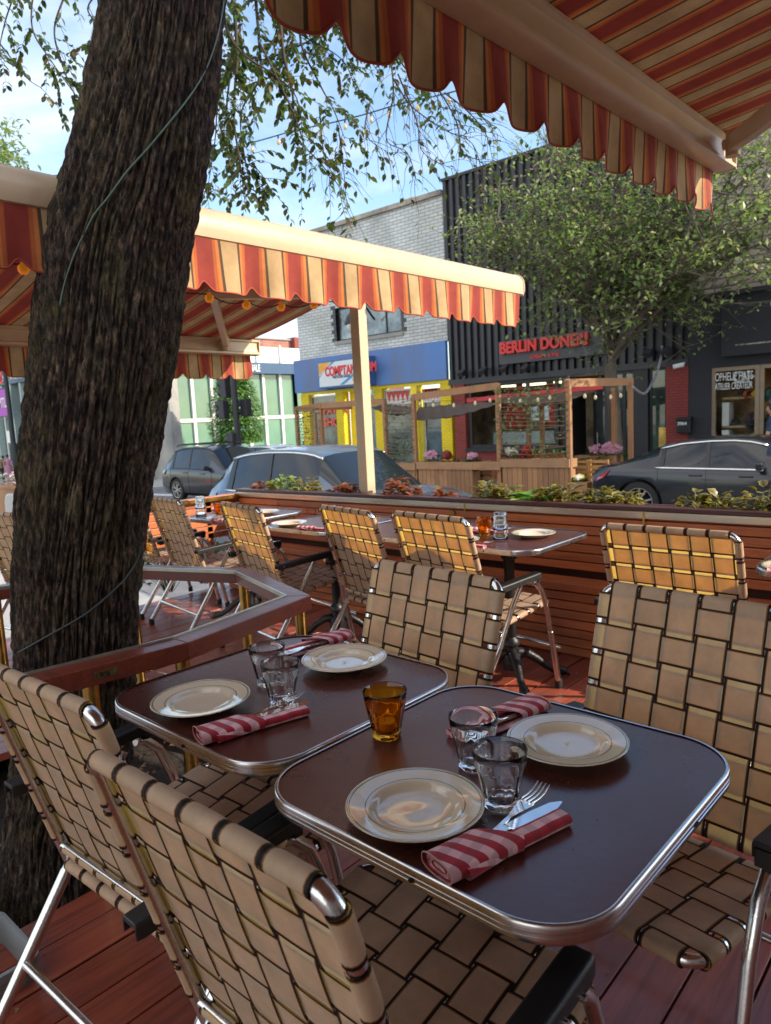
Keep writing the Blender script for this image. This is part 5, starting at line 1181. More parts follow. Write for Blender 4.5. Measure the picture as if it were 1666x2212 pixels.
for zz in (.33,.66): z=zst2+(zpt-zst2)*zz; mb.box((BX+.2,FY,z-.02),(BX+.215,ye,z+.02))
mb.build('parapet_ribs',WPAN,bk,0)
mb=MB(); mb.box((BX-40,FY,ZB),(BX-.4,FY+14,zst2+.1)); mb.build('core',M('core_wall',(.3,.3,.29),.8),bk,0)
y=B(431,793)[0]; zc=(zsb+zst2)/2
mb=MB(); fz=zsb+.12
for q,r_ in ((0,.30),(.36,.30)): mb.prism([(y+q,fz),(y+q+.32,fz-.0),(y+q+.32,zst2-.1),(y+q,zst2-.1)],'X',BX+.35,BX+.37)
mb.build('red_logo',M('logo_red',(.75,.02,.03),.5,0,var=0),bk,0,recalc=True)
mb=MB(); mb.prism([(y+.12,fz+.5),(y+.34,fz+.1),(y+.44,fz+.1),(y+.22,fz+.5)],'X',BX+.371,BX+.375); mb.build('logo_stroke',WHITE,bk,0,recalc=True)
t=text('BANQUE NATIONALE',.46,'band_letters',WHITE,bk,facX(0,0,0),ext=.01,off=.006); xs=[v.co.y for v in t.data.vertices]; y0_,y1_=B(458,795)[0],B(551,797)[0]; k=(y1_-y0_)/(max(xs)-min(xs)); t.data.transform(Matrix.Translation((BX+.38,y0_,zc-.16))@Matrix.Diagonal((1,k,1,1)))
# street-facing wing (faces -Y)
zA,zBt=F(40,830)[1],F(40,812)[1]
mb=MB(); mb.box((BX-40,FY-.05,ZB-1),(BX-2.2,FY-.01,zA)); mb.build('street_glass',M('street_glass',(.11,.23,.19),.15,0,var=.4,scale=.6,spec=.7),bk,0)
mb=MB(); k=BX-2.6
while k>BX-40: mb.box((k-.10,FY-.55,ZB-1),(k+.10,FY-.02,zA)); k-=1.35
mb.build('fins',M('pale_fin',(.42,.50,.48),.5,0,var=.1),bk,0)
mb=MB(); mb.box((BX-40,FY-.6,zA),(BX-2.2,FY-.02,zA+.85)); mb.build('street_band',M('navy_band'),bk,0)
mb=MB(); mb.box((BX-40,FY-.5,zA+.85),(BX-.0,FY-.02,zA+2.4)); mb.build('street_parapet',M('grey_panel',(.33,.35,.37),.6,0,var=.1,scale=.8),bk,0)
mb=MB(); k=BX-1
while k>BX-40: mb.box((k-.05,FY-.9,zA+.85),(k+.05,FY-.5,zA+2.5)); k-=2.1
mb.build('parapet_ribs',WPAN,bk,0)
mb=MB(); mb.grid(lambda u,v:(BX-40*u,FY-1.2+2.6*v,zA+2.5+.9*v),4,1); mb.build('ribbed_roof',M('roof_sheet',(.42,.42,.42),.6,0,var=.2,scale=5,stretch=(1,8,1)),bk,0)
t=text('BANQUE NATIONALE',.5,'band_letters',WHITE,bk,facY(0,0,0),ext=.01,off=.006); xL,xR=F(24,826)[0],F(72,812)[0]; xs=[v.co.x for v in t.data.vertices]; k=(xR-xL)/(max(xs)-min(xs)); t.data.transform(Matrix.Translation((xL,FY-.62,zA+.22))@Matrix.Diagonal((k,1,1,1)))
mb=MB(); xx=F(15,826)[0]; mb.box((xx-.4,FY-.63,zA+.1),(xx+1.0,FY-.6,zA+.75)); mb.build('red_logo',M('logo_red'),bk,0)
zero(bk)
# distant brick building
q0=PX(565,757,-38); q1=PX(650,740,-38)
db=empty('distant_brick_building',(-38,q0.y,0),'low red brick building peeping over the bank roof','building')
mb=MB(); mb.box((-50,q0.y-1.5,0),(-38,q0.y+2.6,q0.z+.75)); mb.build('wall',brick('far_brick',(.35,.13,.09),(.27,.1,.07),(.3,.22,.18),.5,.16),db,0)
mb=MB(); mb.box((-50,q0.y+2.6,0),(-37.6,q0.y+14,q0.z+.95)); mb.build('wing',M('dark_red_wall',(.22,.05,.04),.8,var=.1),db,0)
mb=MB(); mb.box((-50.2,q0.y-1.6,q0.z+.75),(-37.9,q0.y+2.6,q0.z+.85)); mb.build('roof',M('grey_roof',(.3,.3,.3),.8),db,0); zero(db)
# unseen brick block on the right, added to keep sun off the near tables
rb=empty('sun_blocking_building',(4.2,1,ZB),'added brick block beyond the right edge, blocking sun from the near tables','building')
mb=MB(); mb.box((3.6,-8,ZB),(9,4.3,6.8)); mb.build('wall',brick('sun_blocking_brick',(.32,.16,.11),(.26,.12,.09),(.3,.27,.24)),rb,0)
mb=MB()
for y in (-3,0,2.6): mb.box((3.56,y,.5),(3.6,y+1.3,2.3))
mb.build('window',DARKG,rb,0); zero(rb)
# ================= cars =================
def car(name,label,X0,Y0,length,width,height,prof,paint,wheels,wr,rim='spoke',group=None,z0=None,mirror=True,chrome=True):
    """prof: list of (t along length 0=rear..1=front, z belt/hood edge, z top, half width scale at the top, kind)"""
    gzz=gz(X0+length/2) if z0 is None else z0
    root=empty(name,(X0+length/2,Y0+width/2,gzz),label,'car',group)
    W=width/2
    secs=[]
    for t,zb,zt,wt,wb,kind in prof:
        x=(t-.5)*length
        zs=.20 if .02<t<.98 else .30
        pts=[(0,zs),(wb*.80*W,zs),(wb*.96*W,zs+.08),(wb*W,.50),(wb*W*.995,zb*.80+.05),(wb*.975*W,zb-.035),(wb*.945*W,zb),]
        if zt>zb+.1: # cabin
            pts+=[(wt*W+ (wb*.945-wt)*W*.45, zb+(zt-zb)*.52),(wt*W,zt-.07),(wt*W*.93,zt-.02),(wt*.6*W,zt+.005),(0,zt+.015)]
        else:
            pts+=[(wb*.93*W,zb+(zt-zb)*.4),(wb*.88*W,zb+(zt-zb)*.75),(wb*.80*W,zt-.004),(wb*.45*W,zt+.008),(0,zt+.015)]
        secs.append((x,pts,kind))
    n=len(secs[0][1])
    # mirrored full section
    V=[];
    for x,pts,k in secs:
        full=pts+[( -y,z) for y,z in pts[-2:0:-1]]
        V+= [(x,y,z) for y,z in full]
    m=2*n-2
    body=MB(); glass=MB()
    faces=[]
    for i in range(len(secs)-1):
        ka,kb=secs[i][2],secs[i+1][2]
        for j in range(m):
            f=(i*m+j,(i+1)*m+j,(i+1)*m+(j+1)%m,i*m+(j+1)%m)
            jj=j if j<n-1 else (2*n-3-j)   # symmetric strip index
            g=None
            if ka=='C' and kb=='C' and jj in (6,7): g='sideL' if j<n-1 else 'sideR'
            if (ka,kb) in (('R','C'),) and jj>=7: g='rear'
            if (ka,kb) in (('C','F'),) and jj>=7: g='front'
            if (ka,kb) in (('R','C'),('C','F')) and jj in (6,): g=None
            faces.append((f,g))
    def sub(sel,name,mat,sm=35,par=root,**k):
        mb=MB(); mb.v=V[:]; used=[f for f,g in faces if g in sel]
        mb.f=used; mb.uv=[None]*len(used); mb.mi=[0]*len(used)
        me_o=mb.build(name,mat,par,sm,**k)
        bm=bmesh.new(); bm.from_mesh(me_o.data); bmesh.ops.delete(bm,geom=[v for v in bm.verts if not v.link_faces],context='VERTS'); bm.to_mesh(me_o.data); bm.free()
        return me_o
    bo=sub((None,),'body',paint,30)
    # end caps
    bm=bmesh.new(); bm.from_mesh(bo.data); bmesh.ops.holes_fill(bm,edges=[e for e in bm.edges if e.is_boundary and all(abs(abs(v.co.x)-length/2)<.001 for v in e.verts)],sides=0)
    bmesh.ops.recalc_face_normals(bm,faces=bm.faces); bm.to_mesh(bo.data); bm.free()
    CG=M('car_glass',(.010,.014,.018),.02,0,var=0,spec=.55)
    for nm,k in (('side_window','sideL'),('side_window','sideR'),('rear_window','rear'),('windshield','front')): sub((k,),nm,CG,60)
    BT=M('black_trim',(.02,.02,.022),.45,0,var=.1)
    # pillars and door lines
    cab=[(x,p) for x,p,k in secs if k=='C']
    def wside(x,j,s,out=.006):
        for a,b in zip(secs[:-1],secs[1:]):
            if a[0]<=x<=b[0]:
                f=(x-a[0])/(b[0]-a[0]); ya=a[1][j][0]*(1-f)+b[1][j][0]*f; za=a[1][j][1]*(1-f)+b[1][j][1]*f; return Vector((x,s*(ya+out),za))
    xm=(cab[0][0]+cab[-1][0])/2
    for s in (-1,1):
        for xx in ([xm,xm-(cab[-1][0]-cab[0][0])*.44] if len(cab)>3 else [xm]):
            mb=MB(); p=[wside(xx,6,s),wside(xx-.01,7,s),wside(xx-.03,8,s)]
            mb.bar(p[0],p[1],.012,.07,(1,0,0)) ; mb.bar(p[1],p[2],.012,.06,(1,0,0)); mb.build('pillar',BT if paint.name!='white_car_paint' else BT,root,0)
        mb=MB()
        L=[wside(x,6,s,.004) for x in [cab[0][0]+(cab[-1][0]-cab[0][0])*i/14 for i in range(15)]]; mb.tube(L,.022,6)
        U=[wside(x,8,s,.002)+Vector((0,0,.012)) for x in [cab[0][0]+(cab[-1][0]-cab[0][0])*i/14 for i in range(15)]]; mb.tube(U,.020,6)
        mb.build('window_trim',ALU if chrome else BT,root,180)
        mb=MB()
        for xx in (xm,cab[0][0]+.05,cab[-1][0]+.15):
            q=[wside(xx+dx,j,s,.002) for j,dx in ((5,0),(4,0),(3,0),(2,0))]; mb.tube(q,.004,4)
        mb.build('door_seam',BT,root,180)
        for xx in (xm-.22,cab[0][0]+.28,):
            pass
        for xx in (xm-.16,xm+ (cab[-1][0]-cab[0][0])*.36):
            q=wside(xx,4,s,.018); q.z+=.03; mb=MB(); mb.bar(q-Vector((.10,0,0)),q+Vector((.10,0,0)),.028,.028); mb.build('door_handle',paint,root,0,bev=.006)
        if mirror:
            q=wside(cab[-1][0]-.02,6,s,.10); mb=MB(); mb.bar(q+Vector((-.05,0,.07)),q+Vector((.05,0,.07)),.20,.13); mb.build('mirror',paint,root,0,bev=.03)
    # tail and head lamps, bumpers
    TL=M('tail_lamp',(.45,.01,.015),.1,0,var=0,coat=1); HL=M('head_lamp',(.55,.58,.6),.05,.5,var=0,coat=1)
    zt_=prof[1][1]
    for s in (-1,1):
        mb=MB(); a=wside(-length/2+.03,6,s,.015); b=wside(-length/2+.40,6,s,.03)+Vector((0,0,-.02)); c=wside(-length/2+.30,4,s,.035); d_=wside(-length/2+.02,4,s,.02)
        mb.add([a,b,c,d_,a+Vector((.05,-s*.10,0)),b+Vector((0,-s*.05,0)),c+Vector((0,-s*.05,0)),d_+Vector((.05,-s*.1,0))],[(0,1,2,3),(4,7,6,5),(0,4,5,1),(1,5,6,2),(2,6,7,3),(3,7,4,0)]); mb.build('tail_light',TL,root,0,recalc=True)
        mb=MB(); a=wside(length/2-.03,5,s,-.03); b=wside(length/2-.55,5,s,.008); c=wside(length/2-.40,4,s,.012); d_=wside(length/2-.03,4,s,-.01)
        mb.add([a,b,c,d_,a+Vector((-.05,-s*.10,0)),b+Vector((0,-s*.05,0)),c+Vector((0,-s*.05,0)),d_+Vector((-.05,-s*.1,0))],[(0,1,2,3),(4,7,6,5),(0,4,5,1),(1,5,6,2),(2,6,7,3),(3,7,4,0)]); mb.build('headlight',HL,root,0,recalc=True)
    mb=MB(); mb.box((length/2-.03,-W*.55,.38),(length/2+.012,W*.55,.62)); g=mb.build('grille',BT,root,0,bev=.02)
    mb=MB(); mb.box((length/2+.0,-W*.6,.62),(length/2+.025,W*.6,.66)); mb.box((length/2+.0,-W*.5,.34),(length/2+.02,W*.5,.37)); mb.build('chrome_bar',CHROME,g,0,bev=.005)
    # wheel arches : cut with cylinders
    for wx in wheels:
        for s in (-1,1):
            cm=MB(); cm.tube([(wx,s*(W-.26),wr),(wx,s*(W+.1),wr)],wr+.055,36); cu=cm.build('cutter',BT,None,0,recalc=True)
            cu.parent=root
            md=bo.modifiers.new('b','BOOLEAN'); md.object=cu; md.operation='DIFFERENCE'; md.solver='EXACT'
    bpy.context.view_layer.update(); dgp=bpy.context.evaluated_depsgraph_get(); me=bpy.data.meshes.new_from_object(bo.evaluated_get(dgp)); bo.modifiers.clear(); 
    if len(me.polygons)>20:
        bo.data=me
        me.polygons.foreach_set('use_smooth',[True]*len(me.polygons)); me.set_sharp_from_angle(angle=R(30))
    for o in [o for o in bpy.data.objects if o.name.startswith('cutter')]: bpy.data.objects.remove(o)
    RIM=M('alloy_rim',(.42,.42,.43),.3,.9,var=.1); IN=M('wheel_well',(.006,.006,.006),.9,0,var=0)
    for wx in wheels:
        for s in (-1,1):
            yo=s*(W-.02); yi=s*(W-.24)
            wh_=empty('wheel',(wx,yo,wr)); wh_.parent=root
            def ring(prof,mat,nm,seg=40):
                mb=MB(); mb.lathe(prof,seg); o=mb.build(nm,mat,wh_,30,recalc=True); o.data.transform(Matrix.Rotation(-PI/2*s,4,'X')); return o
            ring([(wr*.70,-.21),(wr*.97,-.20),(wr,-.17),(wr,-.03),(wr*.97,-.005),(wr*.74,.0),(wr*.70,-.015),(wr*.68,-.05)],RUBBER,'tyre')
            mb=MB(); mb.lathe([(wr*.70,-.03),(wr*.71,-.002),(wr*.67,-.004),(wr*.64,-.05),(wr*.64,-.2)],40)
            for k in range(5):
                for e in (-.13,.13):
                    a=2*PI*k/5+e; b=2*PI*k/5+e*1.9
                    mb.bar((.05*math.cos(a),.05*math.sin(a),-.012),(wr*.68*math.cos(b),wr*.68*math.sin(b),-.012),.030,.03)
            mb.lathe([(.0005,0),(.045,-.002),(.06,-.03)],16); o=mb.build('rim',RIM,wh_,30); o.data.transform(Matrix.Rotation(-PI/2*s,4,'X'))
            mb=MB(); mb.lathe([(.001,-.10),(wr*.66,-.10)],24); mb.lathe([(.001,-.06),(wr*.45,-.065)],20); o=mb.build('brake_disc',IN,wh_,30); o.data.transform(Matrix.Rotation(-PI/2*s,4,'X'))
    mb=MB(); mb.box((-length*.42,-W*.72,.16),(length*.42,W*.72,.42)); mb.build('underbody',IN,root,0)
    return root
def paint(n,c): 
    return M(n,c,.22,.45,var=.04,scale=2,coat=.6)
SUV=[(0,.80,.86,.7,.86,'B'),(.015,.92,.96,.72,.93,'B'),(.04,.99,1.06,.70,.97,'R'),(.135,1.02,1.58,.70,.985,'C'),(.22,1.02,1.645,.72,1,'C'),(.34,1.015,1.68,.735,1,'C'),(.46,1.00,1.68,.735,1,'C'),(.56,.985,1.645,.73,1,'C'),(.605,.975,1.58,.725,1,'C'),(.745,.96,1.03,.80,.995,'F'),(.80,.94,1.03,.8,.99,'B'),(.88,.90,.99,.8,.97,'B'),(.95,.84,.92,.8,.92,'B'),(.985,.76,.82,.8,.84,'B'),(1,.62,.70,.78,.74,'B')]
SED=[(0,.72,.88,.7,.84,'B'),(.012,.80,.93,.72,.91,'B'),(.06,.90,.97,.72,.96,'B'),(.10,.93,.99,.70,.97,'R'),(.25,.935,1.30,.66,.985,'C'),(.33,.93,1.38,.68,.99,'C'),(.42,.925,1.415,.70,1,'C'),(.50,.92,1.42,.70,1,'C'),(.56,.915,1.39,.69,1,'C'),(.60,.91,1.33,.68,1,'C'),(.735,.90,.95,.8,1,'F'),(.80,.87,.94,.8,.99,'B'),(.88,.82,.90,.8,.97,'B'),(.95,.76,.83,.8,.92,'B'),(.985,.66,.74,.8,.84,'B'),(1,.55,.62,.78,.74,'B')]
P_CR=paint('blue_grey_paint',(.085,.12,.165)); P_DK=paint('dark_grey_paint',(.035,.037,.042)); P_SD=paint('graphite_paint',(.020,.023,.028)); P_WH=paint('white_car_paint',(.55,.58,.62))
yl=6.95; xl=PY(432,1030,yl).x; xr=xl+4.62
car('crossover','blue grey crossover driving past just behind the planter plants',xl,yl,4.62,1.86,1.68,SUV,P_CR,(-1.33,1.36),.355,group='cars on the street')
xs_=PY(345,1040,12.2).x
c=car('dark_suv','dark grey sport utility with roof rails, right of the tree trunk',xs_,12.2,4.45,1.82,1.66,SUV,P_DK,(-1.30,1.30),.35,group='cars on the street',chrome=False)
mb=MB()
for s in (-1,1):
    mb.tube([(-1.5,s*.62,1.68),(-1.4,s*.62,1.73),(.3,s*.62,1.74),(.45,s*.62,1.67)],.018,8)
for x in (-1.1,-.2): mb.box((x-.04,-.7,1.735),(x+.04,.7,1.765))
mb.build('roof_rail',BLACKM,c,40)
xs_=PY(1270,1040,12.0).x
car('sedan','graphite dark sedan with sloping rear parked at the far kerb on the right',xs_,12.0,4.78,1.86,1.43,SED,P_SD,(-1.47,1.40),.345,group='cars on the street',chrome=True)
q=PD(555,965,27); car('white_car','white car whose roof shows behind the traffic light pole',q.x-2.0,q.y,4.4,1.8,1.5,SUV,P_WH,(-1.28,1.28),.33,group='cars on the street',z0=gz(q.x)-.18)
# ================= traffic light, lamp post =================
q=PD(516,970,24.3); tl=empty('traffic_light',(q.x,q.y,gz(q.x)),'black traffic signal pole with stacked signal heads seen from behind at the corner','traffic light')
X,Y=q.x,q.y; zt_=PD(510,786,24.3).z
mb=MB(); mb.tube([(X,Y,gz(X)),(X,Y,zt_+.1)],.11,12); mb.lathe([(.22,0),(.22,.25),(.12,.4)],12,(X,Y,gz(X)+.1)); mb.build('pole',M('dark_pole',(.035,.037,.04),.5,.3,var=.1),tl,40)
def head(px,py0,py1,w,nl):
    a=PD(px,py0,24.2); b=PD(px,py1,24.2); mb=MB(); mb.box((a.x-w/2,a.y-.12,b.z),(a.x+w/2,a.y+.12,a.z)); h=mb.build('signal_head',BLACKM,tl,0,bev=.02)
    mb=MB()
    for i in range(nl):
        z=b.z+(a.z-b.z)*(i+.5)/nl; vs=[]
        mb.tube([(a.x-w/2-.18,a.y,z+.03),(a.x-w/2,a.y,z+.03)],.12,12,cap=False)
    mb.build('visor',BLACKM,h,40)
head(484,800,860,.30,3); head(482,866,905,.30,2); head(530,862,900,.32,2); head(502,935,968,.30,1)
mb=MB(); 
for py in (808,850,875,890): a=PD(500,py,24.2); mb.tube([(a.x-.3,Y,a.z),(X+.25,Y,a.z)],.025,6)
mb.build('bracket',BLACKM,tl,40); zero(tl)
LX,LY=PD(38,1035,42).x,PD(38,1035,42).y; lz=gz(LX)
lp=empty('lamp_post',(LX,LY,lz),'tall dark lamp post with a purple banner at the far left','lamp post')
PO=M('dark_pole'); mb=MB(); mb.tube([(LX,LY,lz+.2),(LX,LY,lz+9.5)],[.16,.10],12); mb.lathe([(.34,0),(.34,.5),(.24,.6),(.24,2.1),(.18,2.3)],14,(LX,LY,lz),cap1=True); mb.build('pole',PO,lp,40)
b0=PD(0,842,42); b1_=PD(20,898,42)
mb=MB(); mb.box((LX-1.5,LY-.02,b1_.z),(LX-.25,LY+.02,b0.z)); bn=mb.build('banner',M('purple_banner',(.42,.10,.48),.7,0,var=.1),lp,0)
text('MTL',.8,'banner_letters',WHITE,bn,facY(LX-1.4,LY-.03,b1_.z+.5),ext=.005,off=.01,sx=.75)
mb=MB(); mb.bar((LX-1.6,LY,b0.z+.03),(LX,LY,b0.z+.03),.05,.05); mb.build('banner_arm',PO,lp,0); mb=MB(); mb.bar((LX-1.6,LY,b1_.z-.03),(LX,LY,b1_.z-.03),.05,.05); mb.build('banner_arm',PO,lp,0)
mb=MB(); s_=PD(12,942,42); mb.box((LX-.75,LY-.03,s_.z-.4),(LX-.25,LY,s_.z+.3)); mb.build('parking_sign',WHITE,lp,0); zero(lp)
# ================= parklet across the street =================
PWD=wood('tan_stained_wood',(.34,.17,.07),(.25,.12,.055),.6,'Z',bump=.15); YP=12.45; YPB=14.2
def Q(px,py,Y=YP): return PY(px,py,Y)
pg=empty('pergola',(Q(1000,1000).x,YP+.9,gz(-9)),'tan wooden pergola frame of thin posts and beams round the parklet across the street','pergola')
zt={}
def post(px,py,Y=YP,w=.085):
    q=Q(px,py,Y); mb=MB(); mb.box((q.x-w/2,Y-w/2,gz(q.x)),(q.x+w/2,Y+w/2,q.z)); mb.build('post',PWD,pg,0); return q
P_=[post(*a) for a in ((640,880),(692,872),(830,862),(893,853),(1075,828),(1228,821))]
PB=[post(px,py,YPB) for px,py in ((1326,838),(1362,826),(1140,850),(1170,870),(680,890))]
for a,b in ((0,1),(1,2),(3,4)): mb=MB(); mb.bar(P_[a]+Vector((0,0,-.05)),P_[b]+Vector((0,0,-.05)),.06,.14); mb.build('beam',PWD,pg,0)
mb=MB(); mb.bar(P_[5]+Vector((-.05,-.04,-.05)),Vector((PB[1].x,YPB+.1,P_[5].z-.05)),.06,.15); mb.build('beam',PWD,pg,0); mb=MB(); mb.bar(P_[0]+Vector((0,0,-.05)),Vector((P_[0].x+.3,YPB,P_[0].z-.05)),.05,.1); mb.build('beam',PWD,pg,0)
a=Q(1010,865,YPB); b=Q(1303,835,YPB); mb=MB(); mb.bar(a,b,.06,.10); mb.build('red_beam',M('red_wrap',(.55,.03,.035),.5,0,var=.1),pg,0)
mb=MB(); wr=random.Random(9)
for (i,j) in ((2,3),(4,5),(0,1)):
    A,B_=P_[i],P_[j]; n_=20; mb=MB()
    for k in range(n_):
        z=min(A.z,B_.z)-.02-k*(min(A.z,B_.z)-.35)/n_; s=wr.uniform(-.02,.03)
        mb.tube([(A.x,YP-.05,z+s),((A.x+B_.x)/2,YP-.05,z-.03+s),(B_.x,YP-.05,z+wr.uniform(-.05,.05))],.008,4)
    mb.build('twine',M('twine',(.20,.12,.07),.9,0,var=.1),pg,180)
mb=MB()
for (i,j,n_) in ((4,5,230),(2,3,60),(0,1,140)):
    A,B_=P_[i],P_[j]
    for k in range(n_):
        u=wr.random(); z=.3+(min(A.z,B_.z)-.35)*wr.random()**(.55 if i==4 else 1); xx=A.x+(B_.x-A.x)*(u if wr.random()<.5 else min(1,max(0,.35+.35*wr.gauss(0,.6))))
        leaf(mb,Vector((xx,YP-.06+wr.uniform(-.03,.03),z)),Vector((wr.uniform(-1,1),wr.uniform(-.4,.2),wr.uniform(-1,.6))),Vector((wr.uniform(-.5,.5),-1,.4)),.07,.05,seg=2,serr=0)
mb.build('climbing_vine',leafmat('vine_leaves',[(.04,.09,.02),(.10,.17,.04),(.16,.22,.07)],.35),pg,180); zero(pg)
pk=empty('parklet_enclosure',(Q(960,1000).x,YP,gz(-9)),'tan board enclosure of the parklet across the street, panels capped with a rail','enclosure')
def panel(px0,px1,ztop_,lab,Y=YP-.06,pyt=None,z0=None):
    a=Q(px0,1000,Y).x; b=Q(px1,1000,Y).x; 
    mb=MB(); x=a
    while x<b-.02: e=min(b,x+.115); mb.box((x+.004,Y,gz(a)),(e-.004,Y+.03,ztop_-.16)); x+=.115
    r=mb.build('board_panel',PWD,pk,0); mb=MB(); mb.box((a-.03,Y-.03,ztop_-.16),(b+.03,Y+.30,ztop_)); mb.box((a,Y+.03,gz(a)),(b,Y+.28,ztop_-.2)); mb.build('rail_cap',wood('tan_cap',(.36,.19,.085),(.27,.14,.07),.6,'X',bump=.15),r,0)
zp=Q(1150,992,YP-.06).z
panel(1085,1228,zp,'tan board planter panel right of the opening with chairs'); panel(903,1020,Q(960,998,YP-.06).z,'tan board panel left of the opening with chairs'); panel(800,896,Q(850,1000,YP-.06).z,'tan board panel behind the awning post'); 
panel(1236,1266,Q(1250,1042,YP-.06).z,'short low board box beside the rear of the dark sedan'); panel(1245,1330,zp-.05,'board panel partly hidden by the dark sedan',Y=YPB-.1)
panel(700,796,Q(850,1000,YP-.06).z-.02,'tan board panel hidden behind the blue grey crossover')
# cross rail over the opening
mb=MB(); a=Q(1020,1000,YP-.06); b=Q(1085,1000,YP-.06); mb.box((a.x+.034,YP-.09,a.z-.14),(b.x-.034,YP+.2,a.z+.02)); mb.build('gap_rail',MATS['tan_cap'],pk,0); zero(pk)
# shade sails
SAIL=M('brown_sail',(.085,.055,.035),.8,0,var=.15,scale=14,stretch=(1,1,1))
for i,(ps,lab) in enumerate(((((893,908,YP),(1075,872,YP),(1040,868,YPB),(905,880,YPB)),'brown shade sail at the left bay of the pergola'),(((1078,868,YP+.1),(1228,864,YP+.1),(1295,842,YPB),(1075,858,YPB)),'brown shade sail sagging over the middle bay of the pergola'),(((800,880,YP+.6),(893,893,YP),(900,880,YPB),(830,872,YPB)),'small brown shade sail behind the awning post'))):
    c=[PY(*p) for p in ps]
    mb=MB(); mb.grid(lambda u,v:(c[0].lerp(c[1],u)).lerp(c[3].lerp(c[2],u),v)+Vector((0,0,-.16*math.sin(PI*u)*math.sin(PI*(.15+.85*v))+.012*math.sin(u*40))),24,10); o=mb.build('shade_sail',SAIL,None,180); md=o.modifiers.new('s','SOLIDIFY'); md.thickness=.01; tag(o,lab,'shade sail','shade sails of the pergola')
# flowers in the parklet
FP=leafmat('pink_petals',[(.60,.28,.40),(.70,.42,.52),(.5,.2,.33)],.3); FWt=leafmat('white_petals',[(.6,.6,.5),(.7,.7,.66)],.3); LGR=leafmat('flower_foliage',[(.03,.09,.02),(.07,.16,.03)],.3)
FRd=leafmat('red_flower_leaves',[(.30,.03,.02),(.20,.03,.03),(.35,.08,.03)],.3)
def flowers(px,py,rx,h,mat,lab,Y=YP+.12,leafm=None,n=120):
    q=Q(px,py,Y); r=empty('flower_plant',(q.x,Y,q.z),lab,'flowers','flowers in the parklet'); fr=random.Random(int(px))
    mb=MB(); 
    for i in range(n): 
        a=fr.uniform(0,6.28); t=fr.random()**.5; leaf(mb,Vector((rx*1.2*t*math.cos(a),.13*t*math.sin(a),h*.6*fr.random())),Vector((math.cos(a),math.sin(a),fr.uniform(-.2,.8))),Vector((0,0,1)),.08,.05,seg=2,serr=0)
    mb.build('foliage',leafm or LGR,r,180)
    if mat:
        mb=MB()
        for i in range(n//3):
            a=fr.uniform(0,6.28); t=fr.random()**.5; c=Vector((rx*t*math.cos(a),.13*t*math.sin(a)-.03,h*(.4+.7*fr.random()*(1-t*.5))))
            for k in range(5): b=2*PI*k/5+a; leaf(mb,c,Vector((math.cos(b),-.3,math.sin(b))),Vector((0,-1,.2)),.045,.04,seg=2,serr=0)
        mb.build('blossoms',mat,r,180)
flowers(935,1000,.16,.30,FP,'pink petunias at the left bay of the parklet'); flowers(968,1000,.10,.26,FRd,'red leaved plant right of the pink petunias',leafm=FRd); flowers(1010,1000,.3,.16,None,'low green plants above the left panel'); flowers(1022,998,.10,.20,FP,'small pink flowers right of the low green plants')
flowers(1105,990,.14,.22,FWt,'white flowers above the right hand panel'); flowers(1180,988,.38,.26,None,'bushy green plant above the right hand panel'); flowers(1140,990,.08,.24,FRd,'red plant between the white flowers and green bush',leafm=FRd)
flowers(1310,992,.36,.34,FP,'large cluster of pink petunias before the street tree trunk',Y=YPB-.02,n=260); flowers(1255,1000,.25,.2,None,'low green plants left of the large pink cluster',Y=YPB-.05); flowers(775,1002,.2,.34,FP,'pink flowers glimpsed left of the awning post')
flowers(1253,1040,.08,.12,leafmat('yellow_petals',[(.6,.5,.05)],.2),'small yellow flowers in the low board box'); flowers(872,985,.22,.75,None,'tall grassy plant at the left twine screen',n=200)
# parklet chairs (wooden ladder back)
CW=wood('honey_chair_wood',(.48,.27,.09),(.34,.18,.06),.45,'Z',bump=.1)
def wchair():
    r=empty('wooden_chair'); 
    for sx in (-1,1):
        mb=MB(); mb.bar((sx*.19,.18,0),(sx*.18,.22,.92),.035,.035,(0,1,0)); mb.build('rear_leg',CW,r,0); mb=MB(); mb.bar((sx*.20,-.2,0),(sx*.20,-.19,.44),.035,.035,(0,1,0)); mb.build('front_leg',CW,r,0)
    mb=MB(); 
    for z in (.58,.68,.78,.88): mb.bar((-.18,.2+z*.02,z),(.18,.2+z*.02,z),.018,.05)
    mb.build('back_slats',CW,r,0); mb=MB(); mb.bar((-.2,-.195,.16),(.2,-.195,.16),.02,.02); mb.bar((-.2,-.19,.28),(.2,-.19,.28),.02,.02); mb.build('rung',CW,r,0)
    mb=MB(); mb.lathe([(.001,.47),(.20,.465),(.215,.45),(.2,.435),(.001,.435)],20); mb.build('seat',M('grey_cushion',(.42,.42,.42),.8,var=.1),r,60); return r
WC=wchair()
for i,(px,Y,a,lab) in enumerate(((1032,13.0,180,'left of the two wooden ladder back chairs in the parklet opening'),(1062,13.0,180,'right of the two wooden ladder back chairs in the parklet opening'),(1008,13.5,170,'wooden chair behind the left board panel'),(1048,13.75,200,'wooden chair at the back of the parklet opening'),(1262,13.3,180,'wooden chair behind the low board box'),(1305,13.3,180,'wooden chair before the large pink petunias'),(900,13.4,0,'wooden chair behind the blue bin'))):
    o=WC if i==0 else copy_tree(WC); x=Q(px,1040,Y).x; o.location=(x,Y,gz(x)+.12); o.rotation_euler=(0,0,R(a)); tag(o,lab,'chair','wooden parklet chairs')
x=Q(1000,1000,13.4).x; slab(-14.2,-5.6,YP,YPB+.1,.12,'parklet_floor',PWD)
